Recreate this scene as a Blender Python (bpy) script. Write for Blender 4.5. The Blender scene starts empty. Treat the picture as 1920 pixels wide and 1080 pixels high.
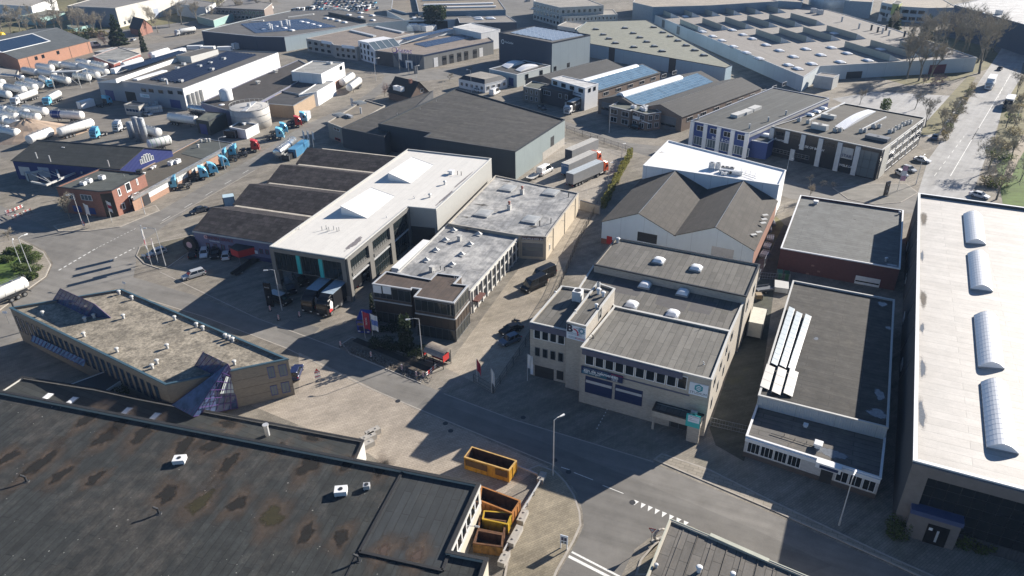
import bpy, math, random
from mathutils import Vector, Matrix
random.seed(7)
PI = math.pi
scene = bpy.context.scene
C = scene.collection
# ---------------------------------------------------------------- camera, sky, sun, exposure
CAMH = 70.0
FPX = 1352.0
PITCH = math.radians(29.1)
ROLL = math.radians(-0.93)
_f = Vector((0, math.cos(PITCH), -math.sin(PITCH)))
_u = Vector((0, math.sin(PITCH), math.cos(PITCH)))
_x = Vector((1, 0, 0))
_c, _s = math.cos(ROLL), math.sin(ROLL)
CR = _c * _x + _s * _u
CU = _c * _u - _s * _x
cam_d = bpy.data.cameras.new('camera')
cam = bpy.data.objects.new('camera', cam_d)
C.objects.link(cam)
cam_d.sensor_fit = 'HORIZONTAL'
cam_d.sensor_width = 36.0
cam_d.lens = FPX / 1920 * 36.0
cam_d.clip_start = 1.0
cam_d.clip_end = 4000
m = Matrix((CR, CU, -_f)).transposed().to_4x4()
m.translation = Vector((0, 0, CAMH))
cam.matrix_world = m
scene.camera = cam
SUN_AZ = math.radians(33.8)      # from +X towards +Y
SUN_EL = math.radians(24.0)
w = bpy.data.worlds.new('World')
scene.world = w
w.use_nodes = True
nt = w.node_tree
nt.nodes.clear()
sky = nt.nodes.new('ShaderNodeTexSky')
sky.sky_type = 'NISHITA'
sky.sun_disc = False
sky.sun_elevation = SUN_EL
sky.sun_rotation = PI / 2 - SUN_AZ
sky.altitude = 50
sky.air_density = 1.0
sky.dust_density = 0.2
sky.ozone_density = 6.0
bg = nt.nodes.new('ShaderNodeBackground')
bg.inputs['Strength'].default_value = 0.05
wo = nt.nodes.new('ShaderNodeOutputWorld')
nt.links.new(sky.outputs[0], bg.inputs[0])
nt.links.new(bg.outputs[0], wo.inputs[0])
sun_d = bpy.data.lights.new('sun', 'SUN')
sun_d.energy = 5.0
sun_d.angle = math.radians(0.5)
sun_d.color = (1.0, 0.92, 0.81)
sun = bpy.data.objects.new('sun', sun_d)
C.objects.link(sun)
sd = Vector((math.cos(SUN_EL) * math.cos(SUN_AZ), math.cos(SUN_EL) * math.sin(SUN_AZ), math.sin(SUN_EL)))
sun.rotation_euler = sd.to_track_quat('Z', 'Y').to_euler()
sun.location = (0, 0, 200)
scene.view_settings.view_transform = 'Standard'
scene.view_settings.look = 'None'
scene.view_settings.exposure = 1.1
scene.view_settings.gamma = 1.0
scene.view_settings.use_curve_mapping = False
scene.render.engine = 'CYCLES'
cy = scene.cycles
cy.use_denoising = True
cy.max_bounces = 6
cy.diffuse_bounces = 3
cy.glossy_bounces = 3
cy.transmission_bounces = 3
cy.volume_bounces = 0
cy.transparent_max_bounces = 8
cy.caustics_reflective = False
cy.caustics_refractive = False
cy.sample_clamp_indirect = 6.0
# ---------------------------------------------------------------- survey of the place: sight lines of a photograph pixel cut with level planes
def ray(px, py):
 return CR * ((px - 960) / FPX) + CU * (-(py - 540) / FPX) + _f
def P(px, py, z=0.0):
 d = ray(px, py)
 k = (CAMH - z) / -d.z
 return Vector((d.x * k, d.y * k, z))
def hz(base, top, z0=0.0):
 """height of the point seen at `top` that stands plumb over the point seen at `base` on level z0"""
 g = P(base[0], base[1], z0); d = ray(*top)
 k = (g.x * d.x + g.y * d.y) / (d.x * d.x + d.y * d.y)
 return CAMH + k * d.z
def heading(a, b, z=0.0):
 v = P(*b, z) - P(*a, z)
 return math.atan2(v.y, v.x)
# ---------------------------------------------------------------- materials
MATS = {}
def new_mat(name):
 mt = bpy.data.materials.new(name)
 mt.use_nodes = True
 n = mt.node_tree.nodes
 return mt, n, mt.node_tree.links, n['Principled BSDF']
class NB:
 def __init__(s, mt): s.n = mt.node_tree.nodes; s.l = mt.node_tree.links
 def node(s, t, **kw):
  o = s.n.new(t)
  for k, v in kw.items():
   if k.startswith('i_'): o.inputs[k[2:].replace('_', ' ')].default_value = v
   else: setattr(o, k, v)
  return o
 def link(s, a, b): s.l.new(a, b)
 def math(s, op, a, b=None, c=None, clamp=False):
  o = s.n.new('ShaderNodeMath'); o.operation = op; o.use_clamp = clamp
  for i, v in enumerate((a, b, c)):
   if v is None: continue
   if isinstance(v, (int, float)): o.inputs[i].default_value = v
   else: s.l.new(v, o.inputs[i])
  return o.outputs[0]
 def pos(s, rot=0.0, scale=(1, 1, 1)):
  g = s.n.new('ShaderNodeNewGeometry'); mp = s.n.new('ShaderNodeMapping')
  mp.vector_type = 'TEXTURE' if False else 'POINT'
  mp.inputs['Rotation'].default_value = (0, 0, -rot); mp.inputs['Scale'].default_value = scale
  s.l.new(g.outputs['Position'], mp.inputs['Vector'])
  return mp.outputs[0]
 def noise(s, vec, scale, detail=4, rough=.6, dist=0):
  o = s.n.new('ShaderNodeTexNoise'); o.inputs['Scale'].default_value = scale
  o.inputs['Detail'].default_value = detail; o.inputs['Roughness'].default_value = rough; o.inputs['Distortion'].default_value = dist
  s.l.new(vec, o.inputs['Vector']); return o.outputs['Fac']
 def ramp(s, fac, stops):
  o = s.n.new('ShaderNodeValToRGB'); e = o.color_ramp.elements
  while len(e) < len(stops): e.new(.5)
  for k, (p, c) in enumerate(stops):
   e[k].position = p
   e[k].color = (c, c, c, 1) if isinstance(c, (int, float)) else (*c, 1)
  s.l.new(fac, o.inputs[0]); return o.outputs[0]
 def mix(s, fac, a, b, mode='MIX'):
  o = s.n.new('ShaderNodeMix'); o.data_type = 'RGBA'; o.blend_type = mode
  for key, v in ((0, fac), (6, a), (7, b)):
   if isinstance(v, (int, float)):
    o.inputs[key].default_value = v if key == 0 else (v, v, v, 1)
   elif isinstance(v, tuple): o.inputs[key].default_value = (*v, 1) if len(v) == 3 else v
   else: s.l.new(v, o.inputs[key])
  return o.outputs[2]
 def bump(s, h, strength, dist=.05):
  o = s.n.new('ShaderNodeBump'); o.inputs['Strength'].default_value = strength; o.inputs['Distance'].default_value = dist
  s.l.new(h, o.inputs['Height']); return o.outputs[0]
 def wallco(s):
  """(distance along the wall, height, 0) for upright surfaces of any heading"""
  g = s.n.new('ShaderNodeNewGeometry')
  cr = s.n.new('ShaderNodeVectorMath'); cr.operation = 'CROSS_PRODUCT'
  s.l.new(g.outputs['True Normal'], cr.inputs[0]); cr.inputs[1].default_value = (0, 0, 1)
  dt = s.n.new('ShaderNodeVectorMath'); dt.operation = 'DOT_PRODUCT'
  s.l.new(g.outputs['Position'], dt.inputs[0]); s.l.new(cr.outputs[0], dt.inputs[1])
  sp = s.n.new('ShaderNodeSeparateXYZ'); s.l.new(g.outputs['Position'], sp.inputs[0])
  cb = s.n.new('ShaderNodeCombineXYZ'); s.l.new(dt.outputs['Value'], cb.inputs[0]); s.l.new(sp.outputs[2], cb.inputs[1])
  return cb.outputs[0], dt.outputs['Value'], sp.outputs[2]
def plain(name, col, rough=.6, metal=0.0, var=.12, scale=1.2, spec=.5):
 if name in MATS: return MATS[name]
 mt, n, l, b = new_mat(name); q = NB(mt)
 b.inputs['Roughness'].default_value = rough
 b.inputs['Metallic'].default_value = metal
 b.inputs['Specular IOR Level'].default_value = spec
 if var:
  co = n.new('ShaderNodeTexCoord').outputs['Object']
  f = q.noise(co, scale, 5, .65)
  v = q.ramp(f, [(.3, 1 - var), (.7, 1 + var)])
  l.new(q.mix(1.0, tuple(col), v, 'MULTIPLY'), b.inputs['Base Color'])
 else:
  b.inputs['Base Color'].default_value = (*col, 1)
 MATS[name] = mt
 return mt
def wall_mat(name, col, kind='plain', var=.1, rough=.75, pitch=.25, depth=.5):
 """render, brick or ribbed cladding on upright walls"""
 if name in MATS: return MATS[name]
 mt, n, l, b = new_mat(name); q = NB(mt)
 b.inputs['Roughness'].default_value = rough
 vec, u, z = q.wallco()
 big = q.noise(vec, .25, 5, .6)
 mp = n.new('ShaderNodeMapping'); mp.inputs['Scale'].default_value = (1.6, .12, 1); l.new(vec, mp.inputs[0])
 streak = q.noise(mp.outputs[0], 1.0, 4, .7)
 k = q.math('ADD', q.math('MULTIPLY', big, .6), q.math('MULTIPLY', streak, .4))
 v = q.ramp(k, [(.3, 1 - var), (.7, 1 + var)])
 base = tuple(col)
 if kind == 'brick':
  br = n.new('ShaderNodeTexBrick'); l.new(vec, br.inputs['Vector'])
  br.inputs['Scale'].default_value = 1.0
  br.inputs['Brick Width'].default_value = .42; br.inputs['Row Height'].default_value = .13
  br.inputs['Mortar Size'].default_value = .012
  br.inputs['Color1'].default_value = (*[c * .86 for c in col], 1)
  br.inputs['Color2'].default_value = (*[c * 1.12 for c in col], 1)
  br.inputs['Mortar'].default_value = (*[min(1, c * .8 + .03) for c in col], 1)
  base = br.outputs['Color']
  l.new(q.bump(br.outputs['Fac'], -.3, .02), b.inputs['Normal'])
 elif kind in ('rib', 'ribh'):
  s = q.math('SINE', q.math('MULTIPLY', u if kind == 'rib' else z, 2 * PI / pitch))
  l.new(q.bump(s, depth, .05), b.inputs['Normal'])
  p = q.math('FRACT', q.math('MULTIPLY', u, 1 / 5.2))
  seam = q.math('GREATER_THAN', p, .985)
  base = q.mix(q.math('MULTIPLY', seam, .45), base, tuple(c * .45 for c in col))
 elif kind == 'panel':
  br = n.new('ShaderNodeTexBrick'); l.new(vec, br.inputs['Vector'])
  br.offset = 0.0
  br.inputs['Scale'].default_value = 1.0
  br.inputs['Brick Width'].default_value = pitch; br.inputs['Row Height'].default_value = 40
  br.inputs['Mortar Size'].default_value = .03
  br.inputs['Color1'].default_value = (*[c * .96 for c in col], 1)
  br.inputs['Color2'].default_value = (*[c * 1.04 for c in col], 1)
  br.inputs['Mortar'].default_value = (*[c * .5 for c in col], 1)
  base = br.outputs['Color']
 l.new(q.mix(1.0, base, v, 'MULTIPLY'), b.inputs['Base Color'])
 MATS[name] = mt
 return mt
def roof_mat(name, col, ang=0.0, wid=1.0, lng=8.0, con=.1, stain=.25, stain_col=None, rough=.85, seam=.5, corr=0.0, speck=0.0, sscale=.09, thr=.55, grain=.17):
 """bitumen felt in strips, corrugated sheet, gravel: strips run along heading `ang`"""
 if name in MATS: return MATS[name]
 mt, n, l, b = new_mat(name); q = NB(mt)
 b.inputs['Roughness'].default_value = rough
 co = q.pos(ang)
 br = n.new('ShaderNodeTexBrick'); l.new(co, br.inputs['Vector'])
 br.inputs['Scale'].default_value = 1.0
 con *= 1.6
 br.inputs['Brick Width'].default_value = lng; br.inputs['Row Height'].default_value = wid
 br.inputs['Mortar Size'].default_value = .065; br.inputs['Mortar Smooth'].default_value = .5
 br.inputs['Color1'].default_value = (*[c * (1 - con) for c in col], 1)
 br.inputs['Color2'].default_value = (*[c * (1 + con) for c in col], 1)
 br.inputs['Mortar'].default_value = (*[c * (1 - seam) for c in col], 1)
 big = q.noise(co, sscale, 6, .62, .6)
 med = q.noise(co, .55, 5, .7)
 fine = q.noise(co, 5.0, 3, .7)
 sc = stain_col or tuple(c * .45 for c in col)
 sf = q.math('MULTIPLY', q.ramp(q.math('ADD', q.math('MULTIPLY', big, .7), q.math('MULTIPLY', med, .3)), [(thr - .06, 0), (thr + .14, 1)]), stain)
 base = q.mix(sf, br.outputs['Color'], sc)
 mp = n.new('ShaderNodeMapping'); mp.inputs['Scale'].default_value = (.18, 2.2, 1); l.new(co, mp.inputs[0])
 stk = q.noise(mp.outputs[0], 1.0, 4, .6) if seam else q.noise(co, 2.2, 4, .7)
 v = q.ramp(q.math('ADD', q.math('MULTIPLY', stk, .5), q.math('MULTIPLY', fine, .5)), [(.32, 1 - grain), (.68, 1 + grain)])
 base = q.mix(1.0, base, v, 'MULTIPLY')
 base = q.mix(1.0, base, q.ramp(med, [(.36, 1 - grain * .8), (.64, 1 + grain * .7)]), 'MULTIPLY')
 if speck:
  vo = n.new('ShaderNodeTexVoronoi'); vo.inputs['Scale'].default_value = 1.1; l.new(co, vo.inputs['Vector'])
  wn = q.noise(co, .22, 3, .6)
  sp = q.math('MULTIPLY', q.math('LESS_THAN', vo.outputs['Distance'], q.math('MULTIPLY', q.math('SUBTRACT', wn, .40), .42)), speck)
  base = q.mix(sp, base, (.32, .32, .30))
 l.new(base, b.inputs['Base Color'])
 if corr:
  sx = n.new('ShaderNodeSeparateXYZ'); l.new(co, sx.inputs[0])
  s = q.math('SINE', q.math('MULTIPLY', sx.outputs[1], 2 * PI / corr))
  l.new(q.bump(s, .6, .06), b.inputs['Normal'])
 else:
  l.new(q.bump(q.math('ADD', fine, q.math('MULTIPLY', br.outputs['Fac'], -.6)), .25, .03), b.inputs['Normal'])
 MATS[name] = mt
 return mt
def ground_mat(name, col, var=.18, brick=None, ang=0.0, patch=.0, rough=.9):
 if name in MATS: return MATS[name]
 mt, n, l, b = new_mat(name); q = NB(mt)
 b.inputs['Roughness'].default_value = rough
 b.inputs['Specular IOR Level'].default_value = .3
 co = q.pos(ang)
 big = q.noise(co, .035, 6, .6, .4); med = q.noise(co, .3, 6, .65); fine = q.noise(co, 6.0, 3, .7)
 mp = n.new('ShaderNodeMapping'); mp.inputs['Scale'].default_value = (.03, .7, 1); l.new(co, mp.inputs[0])
 trk = q.noise(mp.outputs[0], 1.0, 5, .6)
 k = q.math('ADD', q.math('ADD', q.math('MULTIPLY', big, .3), q.math('MULTIPLY', med, .3)), q.math('ADD', q.math('MULTIPLY', fine, .15), q.math('MULTIPLY', trk, .25)))
 v = q.ramp(k, [(.4, 1 - var * 1.15), (.6, 1 + var * 1.1)])
 base = tuple(col)
 if brick:
  br = n.new('ShaderNodeTexBrick'); l.new(co, br.inputs['Vector'])
  br.inputs['Scale'].default_value = 1.0
  br.inputs['Brick Width'].default_value = brick * 2; br.inputs['Row Height'].default_value = brick
  br.inputs['Mortar Size'].default_value = brick * .06
  br.inputs['Color1'].default_value = (*[c * .9 for c in col], 1)
  br.inputs['Color2'].default_value = (*[c * 1.1 for c in col], 1)
  br.inputs['Mortar'].default_value = (*[c * .6 for c in col], 1)
  base = br.outputs['Color']
 if patch:
  mo = q.ramp(q.noise(co, .12, 7, .7, 1.0), [(.54, 0), (.66, 1)])
  base = q.mix(q.math('MULTIPLY', mo, patch), base, (.10, .105, .06))
 l.new(q.mix(1.0, base, v, 'MULTIPLY'), b.inputs['Base Color'])
 l.new(q.bump(fine, .3, .02), b.inputs['Normal'])
 MATS[name] = mt
 return mt
def glass_mat(name, col=(.012, .016, .02), rough=.06, spec=.6):
 if name in MATS: return MATS[name]
 mt, n, l, b = new_mat(name); q = NB(mt)
 b.inputs['Base Color'].default_value = (*col, 1)
 b.inputs['Specular IOR Level'].default_value = spec
 co = n.new('ShaderNodeTexCoord').outputs['Object']
 l.new(q.ramp(q.noise(co, .8, 3), [(.3, rough * .6), (.7, rough * 1.8)]), b.inputs['Roughness'])
 MATS[name] = mt
 return mt
def stain_mat(name, col, rough=.9, var=.35, soft=.5, op=1.0, scale=1.2):
 """stain of its own ragged shape: opaque inside, torn edge outside"""
 if name in MATS: return MATS[name]
 mt, n, l, b = new_mat(name); q = NB(mt)
 b.inputs['Roughness'].default_value = rough
 co = q.pos()
 v = q.ramp(q.noise(co, 2.5 * scale, 5, .7), [(.3, 1 - var), (.7, 1 + var)])
 l.new(q.mix(1.0, tuple(col), v, 'MULTIPLY'), b.inputs['Base Color'])
 uv = n.new('ShaderNodeUVMap'); sp = n.new('ShaderNodeSeparateXYZ'); l.new(uv.outputs[0], sp.inputs[0])
 k = q.math('SUBTRACT', q.math('ADD', q.math('MULTIPLY', q.noise(co, scale, 7, .75), .9), .12), sp.outputs[0])
 l.new(q.math('MULTIPLY', q.math('MULTIPLY_ADD', k, 1 / soft, .45, True), op), b.inputs['Alpha'])
 MATS[name] = mt
 return mt
def solar_mat(name, ang, w=1.65, h=1.0, col=(.02, .032, .065), line=(.16, .19, .23), rough=.25):
 if name in MATS: return MATS[name]
 mt, n, l, b = new_mat(name); q = NB(mt)
 b.inputs['Roughness'].default_value = rough
 br = n.new('ShaderNodeTexBrick'); l.new(q.pos(ang), br.inputs['Vector'])
 br.offset = 0
 br.inputs['Scale'].default_value = 1
 br.inputs['Brick Width'].default_value = w; br.inputs['Row Height'].default_value = h; br.inputs['Mortar Size'].default_value = .03
 br.inputs['Color1'].default_value = (*[c * .85 for c in col], 1); br.inputs['Color2'].default_value = (*[c * 1.15 for c in col], 1)
 br.inputs['Mortar'].default_value = (*line, 1)
 l.new(br.outputs['Color'], b.inputs['Base Color'])
 MATS[name] = mt
 return mt
def leaf_mat(name, col, var=.4):
 if name in MATS: return MATS[name]
 mt, n, l, b = new_mat(name); q = NB(mt)
 b.inputs['Roughness'].default_value = .7
 g = n.new('ShaderNodeNewGeometry')
 v = q.ramp(g.outputs['Random Per Island'], [(0, 1 - var), (1, 1 + var)])
 cl = q.mix(1.0, tuple(col), v, 'MULTIPLY'); l.new(cl, b.inputs['Base Color'])
 tr = n.new('ShaderNodeBsdfTranslucent'); l.new(cl, tr.inputs[0]); ms = n.new('ShaderNodeMixShader'); ms.inputs[0].default_value = .45
 l.new(b.outputs[0], ms.inputs[1]); l.new(tr.outputs[0], ms.inputs[2]); l.new(ms.outputs[0], n['Material Output'].inputs['Surface'])
 MATS[name] = mt
 return mt
# ---------------------------------------------------------------- mesh helpers
class MB:
 """collects faces, then becomes ONE mesh object"""
 def __init__(s): s.v = []; s.f = []; s.m = []
 def face(s, pts, m=0):
  k = len(s.v); s.v += [tuple(p) for p in pts]; s.f.append(tuple(range(k, k + len(pts)))); s.m.append(m)
 def obox(s, o, a, b, c, m=0, skip=()):
  o, a, b, c = Vector(o), Vector(a), Vector(b), Vector(c)
  if a.cross(b).dot(c) < 0: a, b = b, a
  p = [o, o + a, o + a + b, o + b, o + c, o + a + c, o + a + b + c, o + b + c]
  k = len(s.v); s.v += [tuple(q) for q in p]
  for i, f in enumerate(((3, 2, 1, 0), (4, 5, 6, 7), (0, 1, 5, 4), (1, 2, 6, 5), (2, 3, 7, 6), (3, 0, 4, 7))):
   if i in skip: continue
   s.f.append(tuple(k + j for j in f)); s.m.append(m)
 def box(s, x0, y0, z0, x1, y1, z1, m=0, skip=()):
  s.obox((x0, y0, z0), (x1 - x0, 0, 0), (0, y1 - y0, 0), (0, 0, z1 - z0), m, skip)
 def tube(s, p0, p1, r0, r1=None, n=8, m=0, caps=True):
  r1 = r0 if r1 is None else r1
  p0, p1 = Vector(p0), Vector(p1); d = (p1 - p0)
  if d.length < 1e-6: return
  d.normalize(); a = d.orthogonal().normalized(); b = d.cross(a)
  k = len(s.v)
  for p, r in ((p0, r0), (p1, r1)):
   for i in range(n):
    t = 2 * PI * i / n
    s.v.append(tuple(p + (a * math.cos(t) + b * math.sin(t)) * r))
  for i in range(n):
   j = (i + 1) % n
   s.f.append((k + i, k + j, k + n + j, k + n + i)); s.m.append(m)
  if caps:
   s.f.append(tuple(k + i for i in range(n - 1, -1, -1))); s.m.append(m)
   s.f.append(tuple(k + n + i for i in range(n))); s.m.append(m)
 def lathe(s, o, prof, n=16, m=0, axis='z'):
  """prof: (radius, height) pairs"""
  k = len(s.v); o = Vector(o)
  for r, h in prof:
   for i in range(n):
    t = 2 * PI * i / n
    v = Vector((r * math.cos(t), r * math.sin(t), h))
    if axis == 'x': v = Vector((v.z, v.x, v.y))
    s.v.append(tuple(o + v))
  for j in range(len(prof) - 1):
   for i in range(n):
    a = k + j * n + i; b = k + j * n + (i + 1) % n
    s.f.append((a, b, b + n, a + n)); s.m.append(m)
  s.f.append(tuple(k + i for i in range(n - 1, -1, -1))); s.m.append(m)
  s.f.append(tuple(k + (len(prof) - 1) * n + i for i in range(n))); s.m.append(m)
 def prism(s, poly, z0, z1, m=0, top=True, bottom=False, mt=None):
  n = len(poly)
  for i in range(n):
   a, b = poly[i], poly[(i + 1) % n]
   s.face([(a[0], a[1], z0), (b[0], b[1], z0), (b[0], b[1], z1), (a[0], a[1], z1)], m)
  if top: s.face([(p[0], p[1], z1) for p in poly], m if mt is None else mt)
  if bottom: s.face([(p[0], p[1], z0) for p in reversed(poly)], m)
 def mesh(s, name, mats, off=None, smooth=False):
  me = bpy.data.meshes.new(name)
  v = s.v if off is None else [(x - off[0], y - off[1], z - off[2]) for x, y, z in s.v]
  me.from_pydata(v, [], s.f)
  for mt in (mats if isinstance(mats, (list, tuple)) else [mats]): me.materials.append(mt)
  if any(s.m): me.polygons.foreach_set('material_index', s.m)
  if smooth: me.polygons.foreach_set('use_smooth', [True] * len(me.polygons))
  me.update()
  return me
 def build(s, name, mats, parent=None, smooth=False, off='auto', loc=None):
  if off == 'auto': off = origin(parent) if parent else None
  return link(name, s.mesh(name, mats, off, smooth), parent, loc)
def origin(o):
 v = Vector((0, 0, 0))
 while o: v += o.location; o = o.parent
 return v
def link(name, data, parent=None, loc=None, rz=0.0, rot=None):
 o = bpy.data.objects.new(name, data); C.objects.link(o)
 if parent: o.parent = parent
 if loc is not None: o.location = loc
 if rot: o.rotation_euler = rot
 elif rz: o.rotation_euler = (0, 0, rz)
 return o
LABELS = set()
def tag(o, label, cat, group=None):
 o['label'] = label; o['category'] = cat
 if group: o['group'] = group
 return o
def thing(name, label, cat, loc=(0, 0, 0), rz=0.0, group=None):
 o = bpy.data.objects.new(name, None); C.objects.link(o)
 o.location = loc; o.rotation_euler = (0, 0, rz); o.empty_display_size = .5
 return tag(o, label, cat, group)
def struct(name, mb, mt, kind='structure', smooth=False):
 o = mb.build(name, mt, None, smooth); o['kind'] = kind
 return o
KIDS = {}
def copy_thing(root, loc, rz, label, group=None, scale=None):
 r = root.copy(); C.objects.link(r)
 r.location = loc; r.rotation_euler = (0, 0, rz); r['label'] = label
 if group: r['group'] = group
 if scale: r.scale = scale
 if root not in KIDS: KIDS[root] = [(ch, list(ch.children)) for ch in root.children]
 for ch, gs in KIDS[root]:
  c = ch.copy(); C.objects.link(c); c.parent = r
  for g in gs:
   d = g.copy(); C.objects.link(d); d.parent = c
 return r
MESHES = {}
def cached(key, fn):
 if key not in MESHES: MESHES[key] = fn()
 return MESHES[key]
def area2(p): return sum(p[i][0] * p[(i + 1) % len(p)][1] - p[(i + 1) % len(p)][0] * p[i][1] for i in range(len(p)))
def inset(poly, d):
 n = len(poly); out = []
 for i in range(n):
  a, b, c = (Vector(poly[(i + k) % n][:2]) for k in (-1, 0, 1))
  e0 = (b - a).normalized(); e1 = (c - b).normalized()
  n0 = Vector((-e0.y, e0.x)); n1 = Vector((-e1.y, e1.x))
  k = 1 + n0.dot(n1)
  if k < .15: k = .15
  out.append(b + (n0 + n1) * (d / k))
 return out
def text(s, parent, loc, rot, size, mt, extr=.02, align='CENTER', name='lettering', sx=1.0, bold=0.0):
 cu = bpy.data.curves.new(name, 'FONT'); cu.body = s; cu.size = size; cu.extrude = extr
 cu.align_x = align; cu.align_y = 'CENTER'; cu.resolution_u = 2; cu.offset = bold
 tmp = bpy.data.objects.new('tmp', cu)
 me = bpy.data.meshes.new_from_object(tmp)
 bpy.data.objects.remove(tmp); bpy.data.curves.remove(cu)
 me.name = name; me.materials.clear(); me.materials.append(mt)
 o = link(name, me, parent, loc, rot=rot); o.scale = (sx, 1, 1)
 return o
# ---------------------------------------------------------------- building kit
def para(fl, fr, nl, h):
 """corners near-left, near-right, far-right, far-left of a parallelogram roof from three sight points"""
 a, b, c = P(*fl, h), P(*fr, h), P(*nl, h)
 return [c, c + b - a, b, a]
class Bld:
 def __init__(s, name, label, cat='building', group=None):
  s.name, s.label, s.cat, s.group, s.root = name, label, cat, group, None
 def start(s, poly):
  if s.root is None:
   n = len(poly)
   s.root = thing(s.name, s.label, s.cat, (sum(p[0] for p in poly) / n, sum(p[1] for p in poly) / n, 0), 0, s.group)
 def vol(s, h, pts, W, R, cap=None, par=.35, z0=0.0, cw=.2, wname='wall', rname='roof'):
  poly = [P(*p, h).to_2d() if len(p) == 2 and not isinstance(p, Vector) else Vector((p[0], p[1])) for p in pts]
  if area2(poly) < 0: poly.reverse()
  s.start(poly)
  v = Vol(s, poly, h, z0, par)
  mb = MB(); n = len(poly); ins = inset(poly, cw)
  for i in range(n):
   a, b_ = poly[i], poly[(i + 1) % n]; c, d = ins[i], ins[(i + 1) % n]
   mb.face([(a.x, a.y, z0), (b_.x, b_.y, z0), (b_.x, b_.y, h), (a.x, a.y, h)])
   mb.face([(a.x, a.y, h), (b_.x, b_.y, h), (d.x, d.y, h), (c.x, c.y, h)])
   mb.face([(c.x, c.y, h), (d.x, d.y, h), (d.x, d.y, h - par - .3), (c.x, c.y, h - par - .3)])
  if z0 > 0: mb.face([(p.x, p.y, z0) for p in reversed(poly)])
  v.wall = mb.build(wname, W, s.root)
  rb = MB(); ri = inset(poly, cw - .05)
  rb.face([(p.x, p.y, h - par) for p in ri])
  v.roof = rb.build(rname, R, s.root)
  if cap:
   cb = MB(); o = inset(poly, -.07); k = inset(poly, cw + .04)
   for i in range(n):
    j = (i + 1) % n
    for (p, q, za, zb) in ((o[i], o[j], h - .16, h + .06), (k[j], k[i], h - .02, h + .06)):
     cb.face([(p.x, p.y, za), (q.x, q.y, za), (q.x, q.y, zb), (p.x, p.y, zb)])
    cb.face([(o[i].x, o[i].y, h + .06), (o[j].x, o[j].y, h + .06), (k[j].x, k[j].y, h + .06), (k[i].x, k[i].y, h + .06)])
    cb.face([(o[j].x, o[j].y, h - .16), (o[i].x, o[i].y, h - .16), (poly[i].x, poly[i].y, h - .16), (poly[j].x, poly[j].y, h - .16)])
   v.cap = cb.build('parapet_cap', cap, s.root)
  return v
 def gable(s, h, pts, hr, W, R, axis='u', over=.25, cap=None, frac=.5, gw=None):
  poly = [P(*p, h).to_2d() if len(p) == 2 and not isinstance(p, Vector) else Vector((p[0], p[1])) for p in pts]
  s.start(poly)
  if axis == 'v': q = poly
  else: q = [poly[1], poly[2], poly[3], poly[0]]      # gable ends are q0-q1 and q2-q3
  v = Vol(s, poly, h, 0, 0)
  r0 = q[0].lerp(q[1], frac); r1 = q[3].lerp(q[2], frac)
  mb = MB()
  z = lambda p, k: (p.x, p.y, k)
  mb.face([z(q[0], 0), z(q[1], 0), z(q[1], h), z(r0, hr), z(q[0], h)], 1 if gw else 0)
  mb.face([z(q[2], 0), z(q[3], 0), z(q[3], h), z(r1, hr), z(q[2], h)], 1 if gw else 0)
  mb.face([z(q[1], 0), z(q[2], 0), z(q[2], h), z(q[1], h)])
  mb.face([z(q[3], 0), z(q[0], 0), z(q[0], h), z(q[3], h)])
  v.wall = mb.build('wall', [W, gw] if gw else W, s.root)
  d = (r1 - r0).normalized() * over
  t = .14
  for (a, b_) in ((q[0], q[3]), (q[1], q[2])):
   e = (a - r0); e2 = e.normalized()
   drop = (hr - h) / e.length * over
   A, B = Vector(z(r0 - d, hr)), Vector(z(r1 + d, hr))
   D = Vector(z(a - d + e2 * over, h - drop)); E = Vector(z(b_ + d + e2 * over, h - drop))
   rb = MB(); up = Vector((0, 0, t)); lo = Vector((0, 0, .012))
   rb.obox(A + lo, B - A, D - A, up)
   o = rb.build('roof_slope', R, s.root); v.slopes.append(o)
  if cap:
   cb = MB()
   cb.obox(Vector(z(r0 - d, hr + .1)) - Vector((.12, .12, 0)), Vector(z(r1 + d, 0)) - Vector(z(r0 - d, 0)), Vector((.24, .24, 0)), (0, 0, .1))
   cb.build('ridge_cap', cap, s.root)
  v.r0, v.r1, v.hr, v.q = r0, r1, hr, q
  return v
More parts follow.
